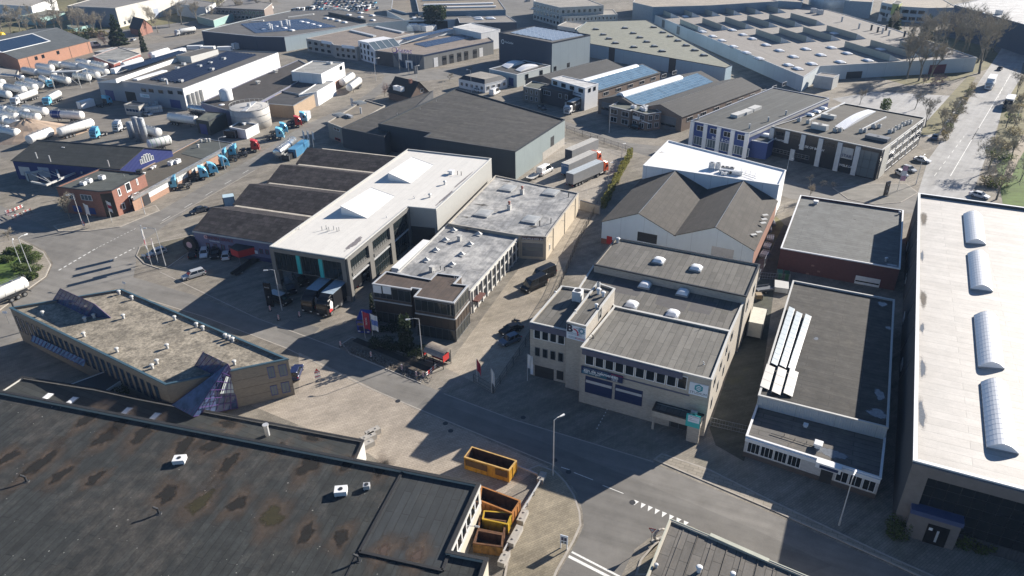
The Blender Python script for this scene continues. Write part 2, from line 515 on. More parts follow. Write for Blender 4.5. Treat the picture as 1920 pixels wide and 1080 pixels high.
class Vol:
 def __init__(s, b, poly, h, z0, par):
  s.b, s.poly, s.h, s.z0, s.rz, s.slopes = b, poly, h, z0, h - par, []
  s.root = b.root
  d = poly[1] - poly[0]; s.ang = math.atan2(d.y, d.x)
 def fac(s, i):
  a, b = s.poly[i % len(s.poly)], s.poly[(i + 1) % len(s.poly)]
  d = (b - a); L = d.length; d.normalize()
  return a, d, Vector((d.y, -d.x)), L
 def fp(s, i, px, py):
  a, d, n, L = s.fac(i); r = ray(px, py)
  k = (a.x * n.x + a.y * n.y) / (r.x * n.x + r.y * n.y)
  q = Vector((r.x * k, r.y * k))
  return (q - a).dot(d), CAMH + r.z * k
 def wpt(s, i, u, z, out=0.0):
  a, d, n, L = s.fac(i); p = a + d * u + n * out
  return Vector((p.x, p.y, z))
 def lpos(s, i, u, z, out=0.0): return s.wpt(i, u, z, out) - s.root.location
 def fang(s, i): d = s.fac(i)[1]; return math.atan2(d.y, d.x)
 def win_uz(s, i, u0, z0, u1, z1, nx=1, ny=1, F=None, G=None, fw=.09, name='window', sill=False, pname='pane'):
  W, H = round(u1 - u0, 2), round(z1 - z0, 2)
  if W < .1 or H < .1: return None
  F = F or M_WHITE; G = G or M_GLASS
  def mk():
   mb = MB()
   xs = [W * k / nx for k in range(nx + 1)]
   for k, x in enumerate(xs):
    w_ = fw if k in (0, nx) else fw * .6
    x0 = 0 if k == 0 else (W - w_ if k == nx else x - w_ / 2)
    mb.box(x0, -.08, 0, x0 + w_, .04, H)
   for k in range(nx):
    xa = xs[k] + (fw if k == 0 else fw * .3); xb = xs[k + 1] - (fw if k == nx - 1 else fw * .3)
    for j in range(ny + 1):
     w_ = fw if j in (0, ny) else fw * .6
     zb = 0 if j == 0 else (H - w_ if j == ny else H * j / ny - w_ / 2)
     mb.box(xa, -.075, zb, xb, .03, zb + w_)
   return mb.mesh(name + '_frame', F)
  f = link(name, cached(('wf', W, H, nx, ny, F.name, fw), mk), s.root, s.lpos(i, u0, z0), s.fang(i))
  def mg():
   mb = MB(); mb.face([(fw * .5, -.03, fw * .5), (W - fw * .5, -.03, fw * .5), (W - fw * .5, -.03, H - fw * .5), (fw * .5, -.03, H - fw * .5)])
   return mb.mesh(pname, G)
  link(pname, cached(('wp', W, H, G.name, fw), mg), f)
  if sill:
   def ms():
    mb = MB(); mb.box(-.08, -.16, -.1, W + .08, -.002, 0); return mb.mesh('sill', M_CONC)
   link('sill', cached(('ws', W), ms), f)
  return f
 def win(s, i, TL, BR, **k):
  u0, z1 = s.fp(i, *TL); u1, z0 = s.fp(i, *BR)
  if u0 > u1: u0, u1 = u1, u0
  return s.win_uz(i, u0, z0, u1, z1, **k)
 def wins(s, i, TL, BR, n, fill=.7, **k):
  """n equal windows between the two sight points"""
  u0, z1 = s.fp(i, *TL); u1, z0 = s.fp(i, *BR)
  s.wins_uz(i, u0, z0, u1, z1, n, fill, **k)
 def wins_uz(s, i, u0, z0, u1, z1, n, fill=.7, **k):
  if u0 > u1: u0, u1 = u1, u0
  pit = (u1 - u0) / (n - 1 + fill) if n > 1 else (u1 - u0) / fill
  for j in range(n):
   s.win_uz(i, u0 + pit * j, z0, u0 + pit * (j + fill), z1, **k)
 def door_uz(s, i, u0, z0, u1, z1, mt, name='door', nsec=5, strip=None, strip_m=None, d=.07, ncol=4, handle=False):
  W, H = round(u1 - u0, 2), round(z1 - z0, 2)
  if W < .2 or H < .2: return None
  def mk():
   mb = MB()
   for k in range(nsec):
    mb.box(0, -d, H * k / nsec + .015, W, .02, H * (k + 1) / nsec - .015)
   mb.box(.02, -d + .03, 0, W - .02, .01, H)
   return mb.mesh(name, mt)
  o = link(name, cached(('dr', W, H, mt.name, nsec, d), mk), s.root, s.lpos(i, u0, z0), s.fang(i))
  if strip:
   a, b = strip
   def mp():
    mb = MB(); cw = (W - .3) / ncol
    mb.box(.1, -d - .012, H * a, W - .1, -d - .002, H * b)
    return mb.mesh('glazed_strip', strip_m or M_GLASS)
   st = link('glazed_strip', cached(('ds', W, H, a, b, ncol, (strip_m or M_GLASS).name), mp), o)
  if handle:
   mb = MB(); mb.box(W - .25, -d - .05, 1.0, W - .15, -d - .003, 1.2)
   link('handle', mb.mesh('handle', M_STEEL), o)
  return o
 def door(s, i, TL, BR, mt, **k):
  u0, z1 = s.fp(i, *TL); u1, z0 = s.fp(i, *BR)
  if u0 > u1: u0, u1 = u1, u0
  return s.door_uz(i, u0, max(0.02, z0) if z0 < .6 else z0, u1, z1, mt, **k)
 def band(s, i, z0, z1, mt, u0=None, u1=None, d=.1, name='fascia', out=0.0):
  a, dd, n, L = s.fac(i)
  u0 = 0 if u0 is None else u0; u1 = L if u1 is None else u1
  mb = MB(); p = a + dd * u0 + n * (out + .004)
  mb.obox((p.x, p.y, z0), (dd * (u1 - u0)).to_3d(), (n * d).to_3d(), (0, 0, z1 - z0))
  return mb.build(name, mt, s.root)
 def bandpx(s, i, TL, BR, mt, d=.1, name='fascia', out=0.0):
  u0, z1 = s.fp(i, *TL); u1, z0 = s.fp(i, *BR)
  if u0 > u1: u0, u1 = u1, u0
  return s.band(i, z0, z1, mt, u0, u1, d, name, out)
 def txt(s, i, px, py, body, size, mt, out=.2, parent=None, sx=1.0, align='CENTER'):
  u, z = s.fp(i, px, py)
  p = s.lpos(i, u, z, out)
  return text(body, parent or s.root, p, (PI / 2, 0, s.fang(i)), size, mt, align=align, sx=sx)
 def rl(s, px, py, z=None): return P(px, py, s.rz if z is None else z) - s.root.location
 def dome(s, px, py, a=1.4, b=1.4, hh=.5, pyr=False, mt=None, cm=None, loc=None, curb=.3):
  mt = mt or M_DOME; cm = cm or M_CURB
  def mk():
   mb = MB(); N = 6 if not pyr else 2
   def z(x, y):
    if pyr: return curb + hh * (1 - max(abs(x), abs(y)))
    return curb + hh * ((1 - x ** 4) * (1 - y ** 4)) ** .6
   for i in range(N):
    for j in range(N):
     q = [(-1 + 2 * (i + p) / N, -1 + 2 * (j + r) / N) for p, r in ((0, 0), (1, 0), (1, 1), (0, 1))]
     mb.face([(x * a / 2, y * b / 2, z(x, y) + .002) for x, y in q])
   return mb.mesh('skylight', mt, None, not pyr)
  o = link('skylight', cached(('dm', a, b, hh, pyr, mt.name, curb), mk), s.root, s.rl(px, py) if loc is None else loc, s.ang)
  def mc():
   mb = MB(); mb.box(-a / 2 - .1, -b / 2 - .1, -.02, a / 2 + .1, b / 2 + .1, curb, skip=(0,)); return mb.mesh('curb', cm)
  link('curb', cached(('cb', a, b, cm.name, curb), mc), o)
  return o
 def vent(s, px, py, kind='hat', k=1.0, mt=None, loc=None):
  mt = mt or M_LIGHTM
  def mk():
   mb = MB()
   if kind == 'hat':
    mb.tube((0, 0, -.02), (0, 0, .75 * k), .28 * k, .26 * k, 12)
    mb.lathe((0, 0, .75 * k), [(.42 * k, 0), (.45 * k, .12 * k), (.3 * k, .3 * k), (.05 * k, .34 * k)], 12)
   elif kind == 'box':
    mb.box(-.38 * k, -.38 * k, -.02, .38 * k, .38 * k, .5 * k)
    mb.box(-.55 * k, -.6 * k, .5 * k, .55 * k, .6 * k, .72 * k)
    mb.obox((-.5 * k, -.55 * k, .72 * k), (1.0 * k, 0, 0), (0, 1.1 * k, 0), (0, 0, .06 * k))
   elif kind == 'pipe':
    mb.tube((0, 0, -.02), (0, 0, 1.1 * k), .09 * k, .09 * k, 8)
   elif kind == 'bent':
    mb.tube((0, 0, -.02), (0, 0, .55 * k), .09 * k, .09 * k, 8); mb.tube((0, 0, .5 * k), (-.3 * k, 0, .75 * k), .09 * k, .09 * k, 8)
    mb.tube((0, 0, -.02), (0, 0, .04), .25 * k, .22 * k, 10)
   elif kind == 'stack':
    mb.tube((0, 0, -.02), (0, 0, 1.6 * k), .3 * k, .3 * k, 10); mb.tube((0, 0, 1.6 * k), (0, 0, 1.75 * k), .4 * k, .4 * k, 10)
   elif kind == 'chimney':
    mb.box(-.4 * k, -.4 * k, -.02, .4 * k, .4 * k, 1.1 * k); mb.box(-.5 * k, -.5 * k, 1.1 * k, .5 * k, .5 * k, 1.25 * k)
   return mb.mesh('roof_vent', mt)
  nm = {'hat': 'roof_vent', 'box': 'roof_vent', 'pipe': 'vent_pipe', 'bent': 'vent_pipe', 'stack': 'flue', 'chimney': 'chimney'}[kind]
  return link(nm, cached(('vt', kind, k, mt.name), mk), s.root, s.rl(px, py) if loc is None else loc, s.ang)
 def ac(s, px, py, a=1.2, b=.9, hh=1.0, fan='top', mt=None, loc=None, name='air_conditioner'):
  mt = mt or M_LIGHTM
  def mk():
   mb = MB(); mb.box(-a / 2, -b / 2, .12, a / 2, b / 2, hh)
   mb.box(-a / 2 + .08, -b / 2 + .05, -.02, -a / 2 + .2, b / 2 - .05, .12); mb.box(a / 2 - .2, -b / 2 + .05, -.02, a / 2 - .08, b / 2 - .05, .12)
   return mb.mesh(name, mt)
  o = link(name, cached(('ac', a, b, hh, mt.name), mk), s.root, s.rl(px, py) if loc is None else loc, s.ang)
  def mf():
   mb = MB(); r = min(a, b, hh) * .36
   if fan == 'top': mb.tube((0, 0, hh + .002), (0, 0, hh + .05), r, r, 14)
   else: mb.tube((0, -b / 2 - .002, hh * .52), (0, -b / 2 - .05, hh * .52), r, r, 14)
   return mb.mesh('fan', M_DARK)
  link('fan', cached(('fn', a, b, hh, fan), mf), o)
  return o
 def barrel(s, TL, TR, BR, BL, rise=.9, n=12, mt=None, rm=None, curb=.25, segs=10):
  z = s.rz
  tl, tr, br, bl = (P(*p, z + curb) for p in (TL, TR, BR, BL))
  mb = MB(); L = segs
  rows = []
  for i in range(L + 1):
   a = tl.lerp(bl, i / L); b = tr.lerp(br, i / L)
   rows.append([a.lerp(b, j / n) + Vector((0, 0, rise * math.sin(PI * j / n))) for j in range(n + 1)])
  for i in range(L):
   for j in range(n):
    mb.face([rows[i][j], rows[i + 1][j], rows[i + 1][j + 1], rows[i][j + 1]])
  for r in (rows[0], rows[-1]): mb.face(r)
  o = mb.build('barrel_skylight', mt or M_DOME, s.root, True)
  me = o.data
  for i in range(L + 1):
   rb = MB()
   for j in range(n):
    a, b = rows[i][j], rows[i][j + 1]
    d = (bl - tl).normalized() * .035
    up = Vector((0, 0, .012))
    rb.obox(a - d * .5 + up * .1, b - a, d, up)
   rb.build('glazing_bar', rm or M_STEEL, o)
  cb = MB()
  for a, b in ((tl, tr), (tr, br), (br, bl), (bl, tl)):
   e = (b - a); nn = Vector((e.y, -e.x, 0)).normalized() * .12
   cb.obox(a - Vector((0, 0, curb + .02)), e, nn, (0, 0, curb + .03))
  cb.build('curb', M_CURB, o)
  return o
 def slab(s, pxs, mt, name, z=None, th=.12, dz=.004, own=None):
  """thin raised sheet on the roof with the outline seen at these points"""
  z = (s.rz if z is None else z)
  pts = [P(*p, z + dz + th) for p in pxs]
  if area2(pts) < 0: pts.reverse()
  mb = MB(); mb.prism(pts, z + dz, z + dz + th)
  return mb.build(name, mt, own or s.root)
 def strip(s, pxs, w_, hh, mt, name='roof_kerb', z=None):
  z = s.rz if z is None else z
  mb = MB()
  for a, b in zip(pxs, pxs[1:]):
   A, B = P(*a, z), P(*b, z); e = B - A; nn = Vector((-e.y, e.x, 0)).normalized() * w_
   mb.obox(A - nn * .5 - Vector((0, 0, .02)), e, nn, (0, 0, hh + .02))
  return mb.build(name, mt, s.root)
 def patch(s, px, py, rx, ry, mt, name='moss_patch', z=None, lvl=1, seed=None, n=22, irr=.25, ang=None):
  """irregular thin stain lying on the roof"""
  rnd = random.Random(seed if seed is not None else int(px * 7 + py * 13))
  c = P(px, py, s.rz if z is None else z); a0 = s.ang if ang is None else ang
  ph = [rnd.uniform(0, 6.28) for _ in range(4)]
  pts = []
  for i in range(n):
   t = 2 * PI * i / n
   r = 1 + irr * (.5 * math.sin(2 * t + ph[0]) + .35 * math.sin(3 * t + ph[1]) + .3 * math.sin(5 * t + ph[2]) + .3 * rnd.uniform(-1, 1))
   x, y = rx * r * math.cos(t), ry * r * math.sin(t)
   pts.append((c.x + x * math.cos(a0) - y * math.sin(a0), c.y + x * math.sin(a0) + y * math.cos(a0), c.z + .004 * lvl))
  mb = MB(); cc = (c.x, c.y, c.z + .004 * lvl)
  for i in range(n): mb.face([cc, pts[i], pts[(i + 1) % n]])
  o = mb.build(name, mt, s.root)
  uv = o.data.uv_layers.new(name='r')
  for i in range(n):
   uv.data[3 * i].uv = (0, 0); uv.data[3 * i + 1].uv = (1, 0); uv.data[3 * i + 2].uv = (1, 0)
  return o
 def arrays(s, pxs, mt, rows, name='solar_array', tilt=.25, z=None, gap=.25):
  """rows of solar panels between four sight points TL TR BR BL; small far panels, one joined part"""
  z = s.rz if z is None else z
  tl, tr, br, bl = (P(*p, z) for p in pxs)
  mb = MB()
  for r in range(rows):
   a0, a1 = r / rows, (r + 1 - gap) / rows
   A, B = tl.lerp(bl, a0), tr.lerp(br, a0); Cc, D = tr.lerp(br, a1), tl.lerp(bl, a1)
   up = Vector((0, 0, tilt)); lo = Vector((0, 0, .1))
   mb.face([D + lo, Cc + lo, B + lo + up, A + lo + up]); mb.face([A, B, B + lo + up, A + lo + up]); mb.face([D, D + lo, A + lo + up, A]); mb.face([Cc + lo, Cc, B, B + lo + up])
  o = mb.build(name, mt, s.root); o['kind'] = 'stuff'
  return o
# ---- stock materials
M_WHITE = plain('white_paint', (.72, .73, .74), .5, var=.06)
M_OFFW = plain('off_white_paint', (.5, .5, .485), .6, var=.08)
M_LIGHTM = plain('light_metal', (.55, .56, .57), .45, .3, var=.1)
M_STEEL = plain('galvanised_steel', (.38, .39, .4), .4, .7, var=.1)
M_DARK = plain('dark_metal', (.03, .032, .036), .5, var=.15)
M_GREY = plain('grey_metal', (.16, .17, .185), .5, .2, var=.1)
M_CONC = plain('concrete', (.36, .34, .31), .85, var=.16)
M_CURB = plain('skylight_curb', (.3, .31, .32), .6, var=.1)
M_DOME = plain('dome_acrylic', (.8, .81, .83), .32, var=.04, spec=.5)
M_GLASS = glass_mat('window_glass')
M_GLASSB = glass_mat('blue_glass', (.02, .05, .10), .08)
M_GLASSL = glass_mat('pale_glass', (.10, .13, .15), .12)
M_RUBBER = plain('rubber', (.018, .018, .019), .8, var=.15)
M_RED = plain('red_paint', (.5, .03, .03), .35, var=.06)
M_BLACKP = plain('black_paint', (.012, .012, .014), .25, var=.1)
M_BLUEDOOR = plain('blue_door', (.03, .05, .19), .4, var=.08)
M_TEAL = plain('teal_panel', (.03, .42, .42), .4, var=.05)
M_NAVY = plain('navy_print', (.015, .03, .09), .4, var=.05)
M_BRICKR = wall_mat('red_brick', (.24, .105, .075), 'brick', .15)
M_WHITEW = wall_mat('white_wall', (.68, .69, .7), 'panel', .08, pitch=6)
# ---------------------------------------------------------------- ground, streets, pavements
G_PAVE = ground_mat('paving', (.232, .21, .178), .34, .3, .6, .22)
G_YARD = ground_mat('yard_slabs', (.355, .31, .258), .2, .35, .45, .12)
G_ASPH = ground_mat('asphalt', (.195, .186, .172), .24, None, -.4)
G_AVE = ground_mat('sun_glare_road', (.34, .338, .335), .22, None, .9, .12)  # pale colour stands in for sun glare on the asphalt
G_ASPHD = ground_mat('dark_asphalt', (.165, .158, .147), .22, None, -.4)
G_SIDE = ground_mat('pavement_slabs', (.30, .27, .225), .18, .6, -.45, .08)
G_KERB = plain('kerb_stone', (.36, .33, .29), .9, var=.15)
G_GRASS = ground_mat('lawn', (.085, .135, .028), .4)
G_ROUGH = ground_mat('rough_grass', (.16, .145, .075), .4, None, 0, .5)
G_SOIL = ground_mat('bare_soil', (.16, .12, .09), .3)
G_MARK = plain('road_paint', (.74, .74, .71), .6, var=.2, scale=3)
def sheet(name, pxs, mt, z, world=False):
 pts = [Vector(p) if world else P(*p, 0) for p in pxs]
 if area2(pts) < 0: pts.reverse()
 mb = MB(); mb.face([(p[0], p[1], z) for p in pts])
 return struct(name, mb, mt)
def raised(name, pxs, mt, z=.12, kerb=True):
 """pavement standing a kerb's height above the road"""
 pts = [P(*p, 0).to_2d() for p in pxs]
 if area2(pts) < 0: pts.reverse()
 mb = MB(); mb.prism([(p.x, p.y) for p in inset(pts, .25)] if kerb else pts, 0, z)
 o = struct(name, mb, mt)
 if kerb:
  kb = MB(); ins = inset(pts, .25); n = len(pts)
  for i in range(n):
   j = (i + 1) % n
   a, b, c, d = pts[i], pts[j], ins[j], ins[i]
   kb.face([(a.x, a.y, 0), (b.x, b.y, 0), (b.x, b.y, z + .006), (a.x, a.y, z + .006)])
   kb.face([(a.x, a.y, z + .006), (b.x, b.y, z + .006), (c.x, c.y, z + .006), (d.x, d.y, z + .006)])
   kb.face([(d.x, d.y, z + .006), (c.x, c.y, z + .006), (c.x, c.y, z - .05), (d.x, d.y, z - .05)])
  kb.build('kerb', G_KERB, o)
 return o
def mark(name, mb): return struct(name, mb, G_MARK)
def line_px(mb, a, b, w_, z, dash=None, gap=None):
 A, B = P(*a), P(*b); e = B - A; L = e.length; e.normalize(); nn = Vector((-e.y, e.x, 0)) * w_ / 2
 t = 0
 while t < L:
  t1 = min(L, t + dash) if dash else L
  p, q = A + e * t, A + e * t1
  mb.face([(p.x - nn.x, p.y - nn.y, z), (q.x - nn.x, q.y - nn.y, z), (q.x + nn.x, q.y + nn.y, z), (p.x + nn.x, p.y + nn.y, z)])
  t = t1 + (gap or 0)
  if not dash: break
g = MB(); g.face([(-900, -60, 0), (900, -60, 0), (900, 1100, 0), (-900, 1100, 0)])
struct('ground', g, G_PAVE)
MAIN_N = [(250, 520), (360, 552), (480, 597), (640, 655), (790, 720), (960, 785), (1225, 868), (1440, 960), (1700, 1075), (2100, 1260)]
MAIN_S = [(1900, 1330), (1500, 1078), (1300, 985), (1193, 938), (1042, 872), (780, 764), (680, 721), (535, 651), (380, 592), (215, 540), (120, 575), (60, 620), (-60, 690)]
JUNC = [(-200, 640), (-60, 620), (0, 588), (62, 541), (89, 520), (100, 494), (84, 470), (37, 445), (-60, 405), (-200, 350), (-300, 330), (-200, 300), (0, 385), (100, 432), (165, 434), (225, 426), (300, 395), (475, 295)]
UP_R = [(560, 262), (480, 318), (375, 377), (275, 447), (254, 475), (255, 495)]
sheet('road', MAIN_N + MAIN_S + JUNC + [(560, 240), (600, 222), (650, 200)] + [(660, 214)] + UP_R, G_ASPH, .004)
sheet('road', [(650, 200), (690, 175), (715, 155), (722, 142), (700, 130), (640, 110), (600, 104), (590, 98), (640, 98), (720, 112), (770, 130), (850, 128), (930, 112), (990, 100), (990, 110), (930, 124), (840, 148), (790, 152), (740, 158), (700, 185), (660, 214)], G_ASPH, .008)
sheet('side_road', [(1193, 938), (1300, 985), (1262, 990), (1216, 1010), (1190, 1030), (1165, 1080), (1140, 1200), (1000, 1190), (1050, 1070), (1082, 1015), (1095, 985), (1092, 955), (1082, 925), (1065, 900), (1042, 872)], G_ASPHD, .008)
sheet('road', [(1042, 838), (1180, 894), (1420, 995), (1560, 1060), (1500, 1082), (1300, 988), (1193, 940), (1042, 874), (780, 765), (800, 745)], G_ASPHD, .012)
sheet('road', [(990, 205), (1062, 228), (1180, 268), (1290, 280), (1440, 318), (1500, 345), (1720, 366), (1745, 400), (1640, 400), (1480, 372), (1340, 320), (1230, 298), (1120, 262), (1050, 236), (985, 214)], G_ASPH, .010)
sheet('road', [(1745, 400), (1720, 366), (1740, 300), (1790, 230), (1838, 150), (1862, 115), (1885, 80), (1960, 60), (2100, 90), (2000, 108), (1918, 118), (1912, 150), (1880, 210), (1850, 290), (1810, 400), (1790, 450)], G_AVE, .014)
sheet('road', [(270, 85), (330, 76), (400, 70), (420, 76), (350, 84), (290, 93)], G_ASPH, .009)
sheet('road', [(-300, 60), (0, 62), (240, 55), (430, 30), (560, 0), (640, -20), (690, -20), (600, 10), (480, 40), (300, 66), (0, 76), (-300, 74)], G_ASPH, .007)
sheet('car_park', [(560, 28), (720, 20), (760, 4), (740, -25), (560, -25), (520, 2)], G_ASPH, .006)
sheet('car_park', [(930, 60), (1040, 66), (1030, 10), (960, -20), (870, -20)], G_ASPHD, .006)
sheet('depot_yard', [(-200, 240), (20, 300), (330, 330), (440, 255), (520, 180), (560, 150), (400, 60), (-100, 150), (-260, 200)], ground_mat('depot_concrete', (.185, .17, .15), .25, None, .3, .2), .003)
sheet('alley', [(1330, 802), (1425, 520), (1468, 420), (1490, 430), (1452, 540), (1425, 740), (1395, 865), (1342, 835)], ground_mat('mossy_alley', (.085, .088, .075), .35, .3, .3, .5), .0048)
for ln_ in ([(215, 543), (380, 593), (535, 652), (680, 722), (780, 765), (1040, 873)], [(300, 510), (480, 596), (638, 655)], [(832, 738), (960, 786), (1225, 866)], [(478, 319), (375, 378), (300, 420)]):
 kb_ = MB()
 for a_, c_ in zip(ln_, ln_[1:]): line_px(kb_, a_, c_, .22, .022)
 struct('kerb_line', kb_, G_KERB)
sheet('lane', [(835, 690), (872, 640), (960, 520), (1025, 440), (1095, 372), (1125, 392), (1085, 455), (1048, 545), (985, 650), (925, 738), (880, 712)], ground_mat('lane_paving', (.33, .29, .235), .25, .3, .5, .15), .0047)
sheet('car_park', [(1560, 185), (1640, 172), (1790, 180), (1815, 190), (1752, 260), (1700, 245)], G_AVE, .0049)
raised('pavement', [(165, 434), (225, 426), (300, 395), (292, 385), (225, 405), (150, 414), (100, 424), (110, 434)], G_SIDE)
raised('pavement', [(1042, 884), (1062, 905), (1078, 930), (1088, 960), (1090, 985), (1077, 1015), (1046, 1070), (1000, 1180), (930, 1160), (960, 1000), (1012, 897), (990, 880), (1010, 872)], ground_mat('verge_paving', (.27, .235, .175), .3, .3, .5, .2))
raised('pavement', [(1190, 1080), (1200, 1050), (1222, 1024), (1256, 1000), (1242, 1010), (1220, 1080)], ground_mat('verge_paving', (.27, .24, .165)))
raised('pavement', [(-200, 520), (0, 455), (37, 449), (82, 473), (96, 496), (86, 519), (58, 539), (0, 582), (-60, 612), (-200, 630)], G_SIDE)
raised('pavement', [(262, 463), (255, 480), (270, 495), (300, 505), (315, 502), (360, 470), (366, 440)], ground_mat('planted_paving', (.17, .155, .12), .3, .3, .5, .4), .10)
raised('pavement', [(1225, 862), (1440, 954), (1660, 1052), (2050, 1235), (2080, 1225), (1665, 1042), (1440, 935), (1330, 880), (1240, 850)], G_SIDE, .08)
raised('pavement', [(655, 664), (790, 720), (792, 708), (830, 690), (815, 680), (660, 632), (640, 645)], ground_mat('dug_up_soil', (.14, .115, .09), .35), .08)
raised('pavement', [(1560, 352), (1590, 374), (1640, 384), (1690, 380), (1722, 362), (1700, 345), (1640, 345)], ground_mat('gravel_bed', (.2, .19, .17), .3), .10)
sheet('yard', [(560, 660), (780, 768), (1030, 875), (1000, 885), (870, 980), (690, 850), (470, 760), (560, 735)], G_YARD, .0045)
sheet('yard', [(1030, 262), (1180, 285), (1175, 310), (1095, 395), (990, 335)], ground_mat('slab_yard', (.33, .30, .26), .2, .5, .75, .1), .0045)
sheet('asphalt_patch', [(520, 620), (545, 600), (600, 615), (573, 640)], G_ASPHD, .016)
sheet('grass', [(-100, 505), (0, 482), (40, 468), (60, 490), (50, 520), (0, 560), (-100, 590)], G_GRASS, .128)
sheet('grass', [(1868, 310), (1920, 270), (2100, 300), (2200, 400), (1960, 395), (1880, 382)], G_GRASS, .02)
sheet('grass', [(1880, 200), (1912, 150), (1930, 118), (2100, 130), (2200, 290), (1920, 262), (1862, 300), (1850, 330)], G_ROUGH, .018)
sheet('footpath', [(1882, 330), (1896, 290), (1912, 262), (1930, 240), (1944, 244), (1928, 270), (1908, 305), (1895, 335)], ground_mat('gravel_path', (.33, .28, .22), .2), .026)
sheet('rough_ground', [(-500, 110), (-40, 98), (100, 74), (240, 62), (400, 35), (480, 20), (420, -30), (-500, -30)], G_ROUGH, .0052)
sheet('rough_ground', [(1740, 60), (1860, 90), (1880, 110), (1850, 130), (1790, 150), (1700, 160), (1600, 130)], G_ROUGH, .0052)
sheet('rough_ground', [(1720, 255), (1760, 250), (1830, 145), (1815, 142), (1740, 225)], G_ROUGH, .0052)
sheet('rough_ground', [(1395, 500), (1440, 480), (1470, 420), (1455, 405), (1420, 470)], G_ROUGH, .0052)
mk = MB()
T0, T1 = P(1194, 939), P(1287, 978)
e = (T1 - T0); L = e.length; e.normalize(); nn = Vector((e.y, -e.x, 0))
tri = []
for k in range(8):
 c = T0 + e * (L * k / 7)
 a, b = c - e * .32, c + e * .32; t = c + nn * .95
 tm = MB(); tm.face([(a.x, a.y, .018), (t.x, t.y, .018), (b.x, b.y, .018)])
 struct('give_way_triangle', tm, G_MARK)
for a, b, wd in (((1072, 1035), (1165, 1083), .28), ((1066, 1043), (1150, 1086), .4)):
 lm = MB(); line_px(lm, a, b, wd, .018); struct('stop_line', lm, G_MARK)
lm = MB()
line_px(lm, (304, 414), (466, 319), .12, .018, 3, 5.5)
line_px(lm, (110, 507), (180, 466), .3, .018, .8, .6); line_px(lm, (180, 466), (255, 428), .12, .018, .5, .5); line_px(lm, (206, 489), (252, 465), .3, .018, .7, .6)
line_px(lm, (1052, 876), (1068, 881), .12, .018); line_px(lm, (1076, 886), (1112, 900), .1, .018); line_px(lm, (1130, 910), (1188, 933), .1, .018, 3, 3)
line_px(lm, (1752, 330), (1808, 255), .12, .022, 3, 3); line_px(lm, (1782, 330), (1835, 240), .15, .022); line_px(lm, (1822, 262), (1895, 140), .15, .022); line_px(lm, (1868, 190), (1893, 140), .12, .022, 3, 3)
line_px(lm, (1148, 750), (1118, 806), .12, .018, .3, .5)
struct('lane_marking', lm, G_MARK)
for (x, y) in ((835, 794), (845, 808), (1186, 942), (1040, 863), (1066, 885), (981, 783), (746, 752)):
 c = P(x, y); mm = MB(); mm.tube((c.x, c.y, 0), (c.x, c.y, .028), .4, .4, 14); struct('manhole_cover', mm, M_DARK)
# ================================================================ buildings in the near half
AX = heading((1097, 655), (1335, 713), 10)      # heading of the workshop fronts
# ---- large weathered felt roof, lower left
R_F1 = roof_mat('weathered_felt', (.024, .027, .027), heading((672, 1036), (755, 880), 6), 1.0, 9, .12, .7, (.072, .060, .05), speck=.8, grain=.4, sscale=.06, thr=.54)
R_F1B = roof_mat('newer_felt', (.028, .033, .037), heading((672, 1036), (755, 880), 6), 1.0, 7, .1, .35, (.06, .055, .045), speck=.0)
M_FELTEDGE = plain('felt_edge', (.018, .019, .022), .8, var=.2)
M_CREAMW = wall_mat('cream_render', (.5, .46, .38), 'plain', .1)
b = Bld('warehouse', 'wide low warehouse with dark weathered moss-spotted felt roof filling the lower left corner')
v = b.vol(6.3, [(-300, 1300), (870, 1180), (915, 1047), (843, 1033), (900, 906), (-300, 674)], M_CREAMW, R_F1, M_FELTEDGE, par=.45, cw=.35)
F1 = v
v.slab([(757, 884), (893, 910), (838, 1034), (828, 1070), (676, 1034)], R_F1B, 'roof_section', th=.05)
v.strip([(757, 882), (674, 1036), (830, 1071), (844, 1034)], .35, .22, M_FELTEDGE)
v.strip([(672, 1036), (640, 1100)], .2, .12, M_FELTEDGE)
nfac = [i for i in range(6) if (v.poly[i] - P(843, 1033, 6.3).to_2d()).length < .5][0]
v.wins_uz(nfac, .6, 3.6, v.fac(nfac)[3] - .8, 5.6, 6, .94, nx=1, fw=.1)
v.band(nfac, 5.75, 6.1, M_OFFW, d=.12)
v.band(nfac, 2.9, 3.5, M_OFFW, d=.05, name='sill_band')
u_, z_ = v.fp(nfac, 875, 995)
o = MB(); a_ = v.wpt(nfac, u_, 4.6, .1); o.tube(a_, v.wpt(nfac, u_, 4.8, 1.1), .05, .05, 6); o.tube(v.wpt(nfac, u_, 4.8, 1.0), v.wpt(nfac, u_, 4.85, 1.6), .13, .1, 8); o.build('wall_lamp', M_LIGHTM, b.root)
v.ac(338, 866, 1.5, 1.2, .7, mt=M_WHITE, name='roof_fan'); v.ac(640, 925, 1.5, 1.2, .75, mt=M_WHITE, name='roof_fan'); v.ac(688, 916, .8, .7, .7, mt=M_LIGHTM, name='roof_fan')
for p in ((50, 903), (298, 963), (672, 1052)): v.vent(*p, 'bent', 1.5, M_DARK)
MOSS = stain_mat('dark_moss', (.006, .005, .004), .95, .5, .3, .95); RING = stain_mat('dried_mud', (.085, .062, .047), .9, .35, .7, .8, .7); MOSSG = stain_mat('green_moss', (.026, .022, .006), .9, .4, .25, .95)
F1A = heading((672, 1036), (755, 880), 6)
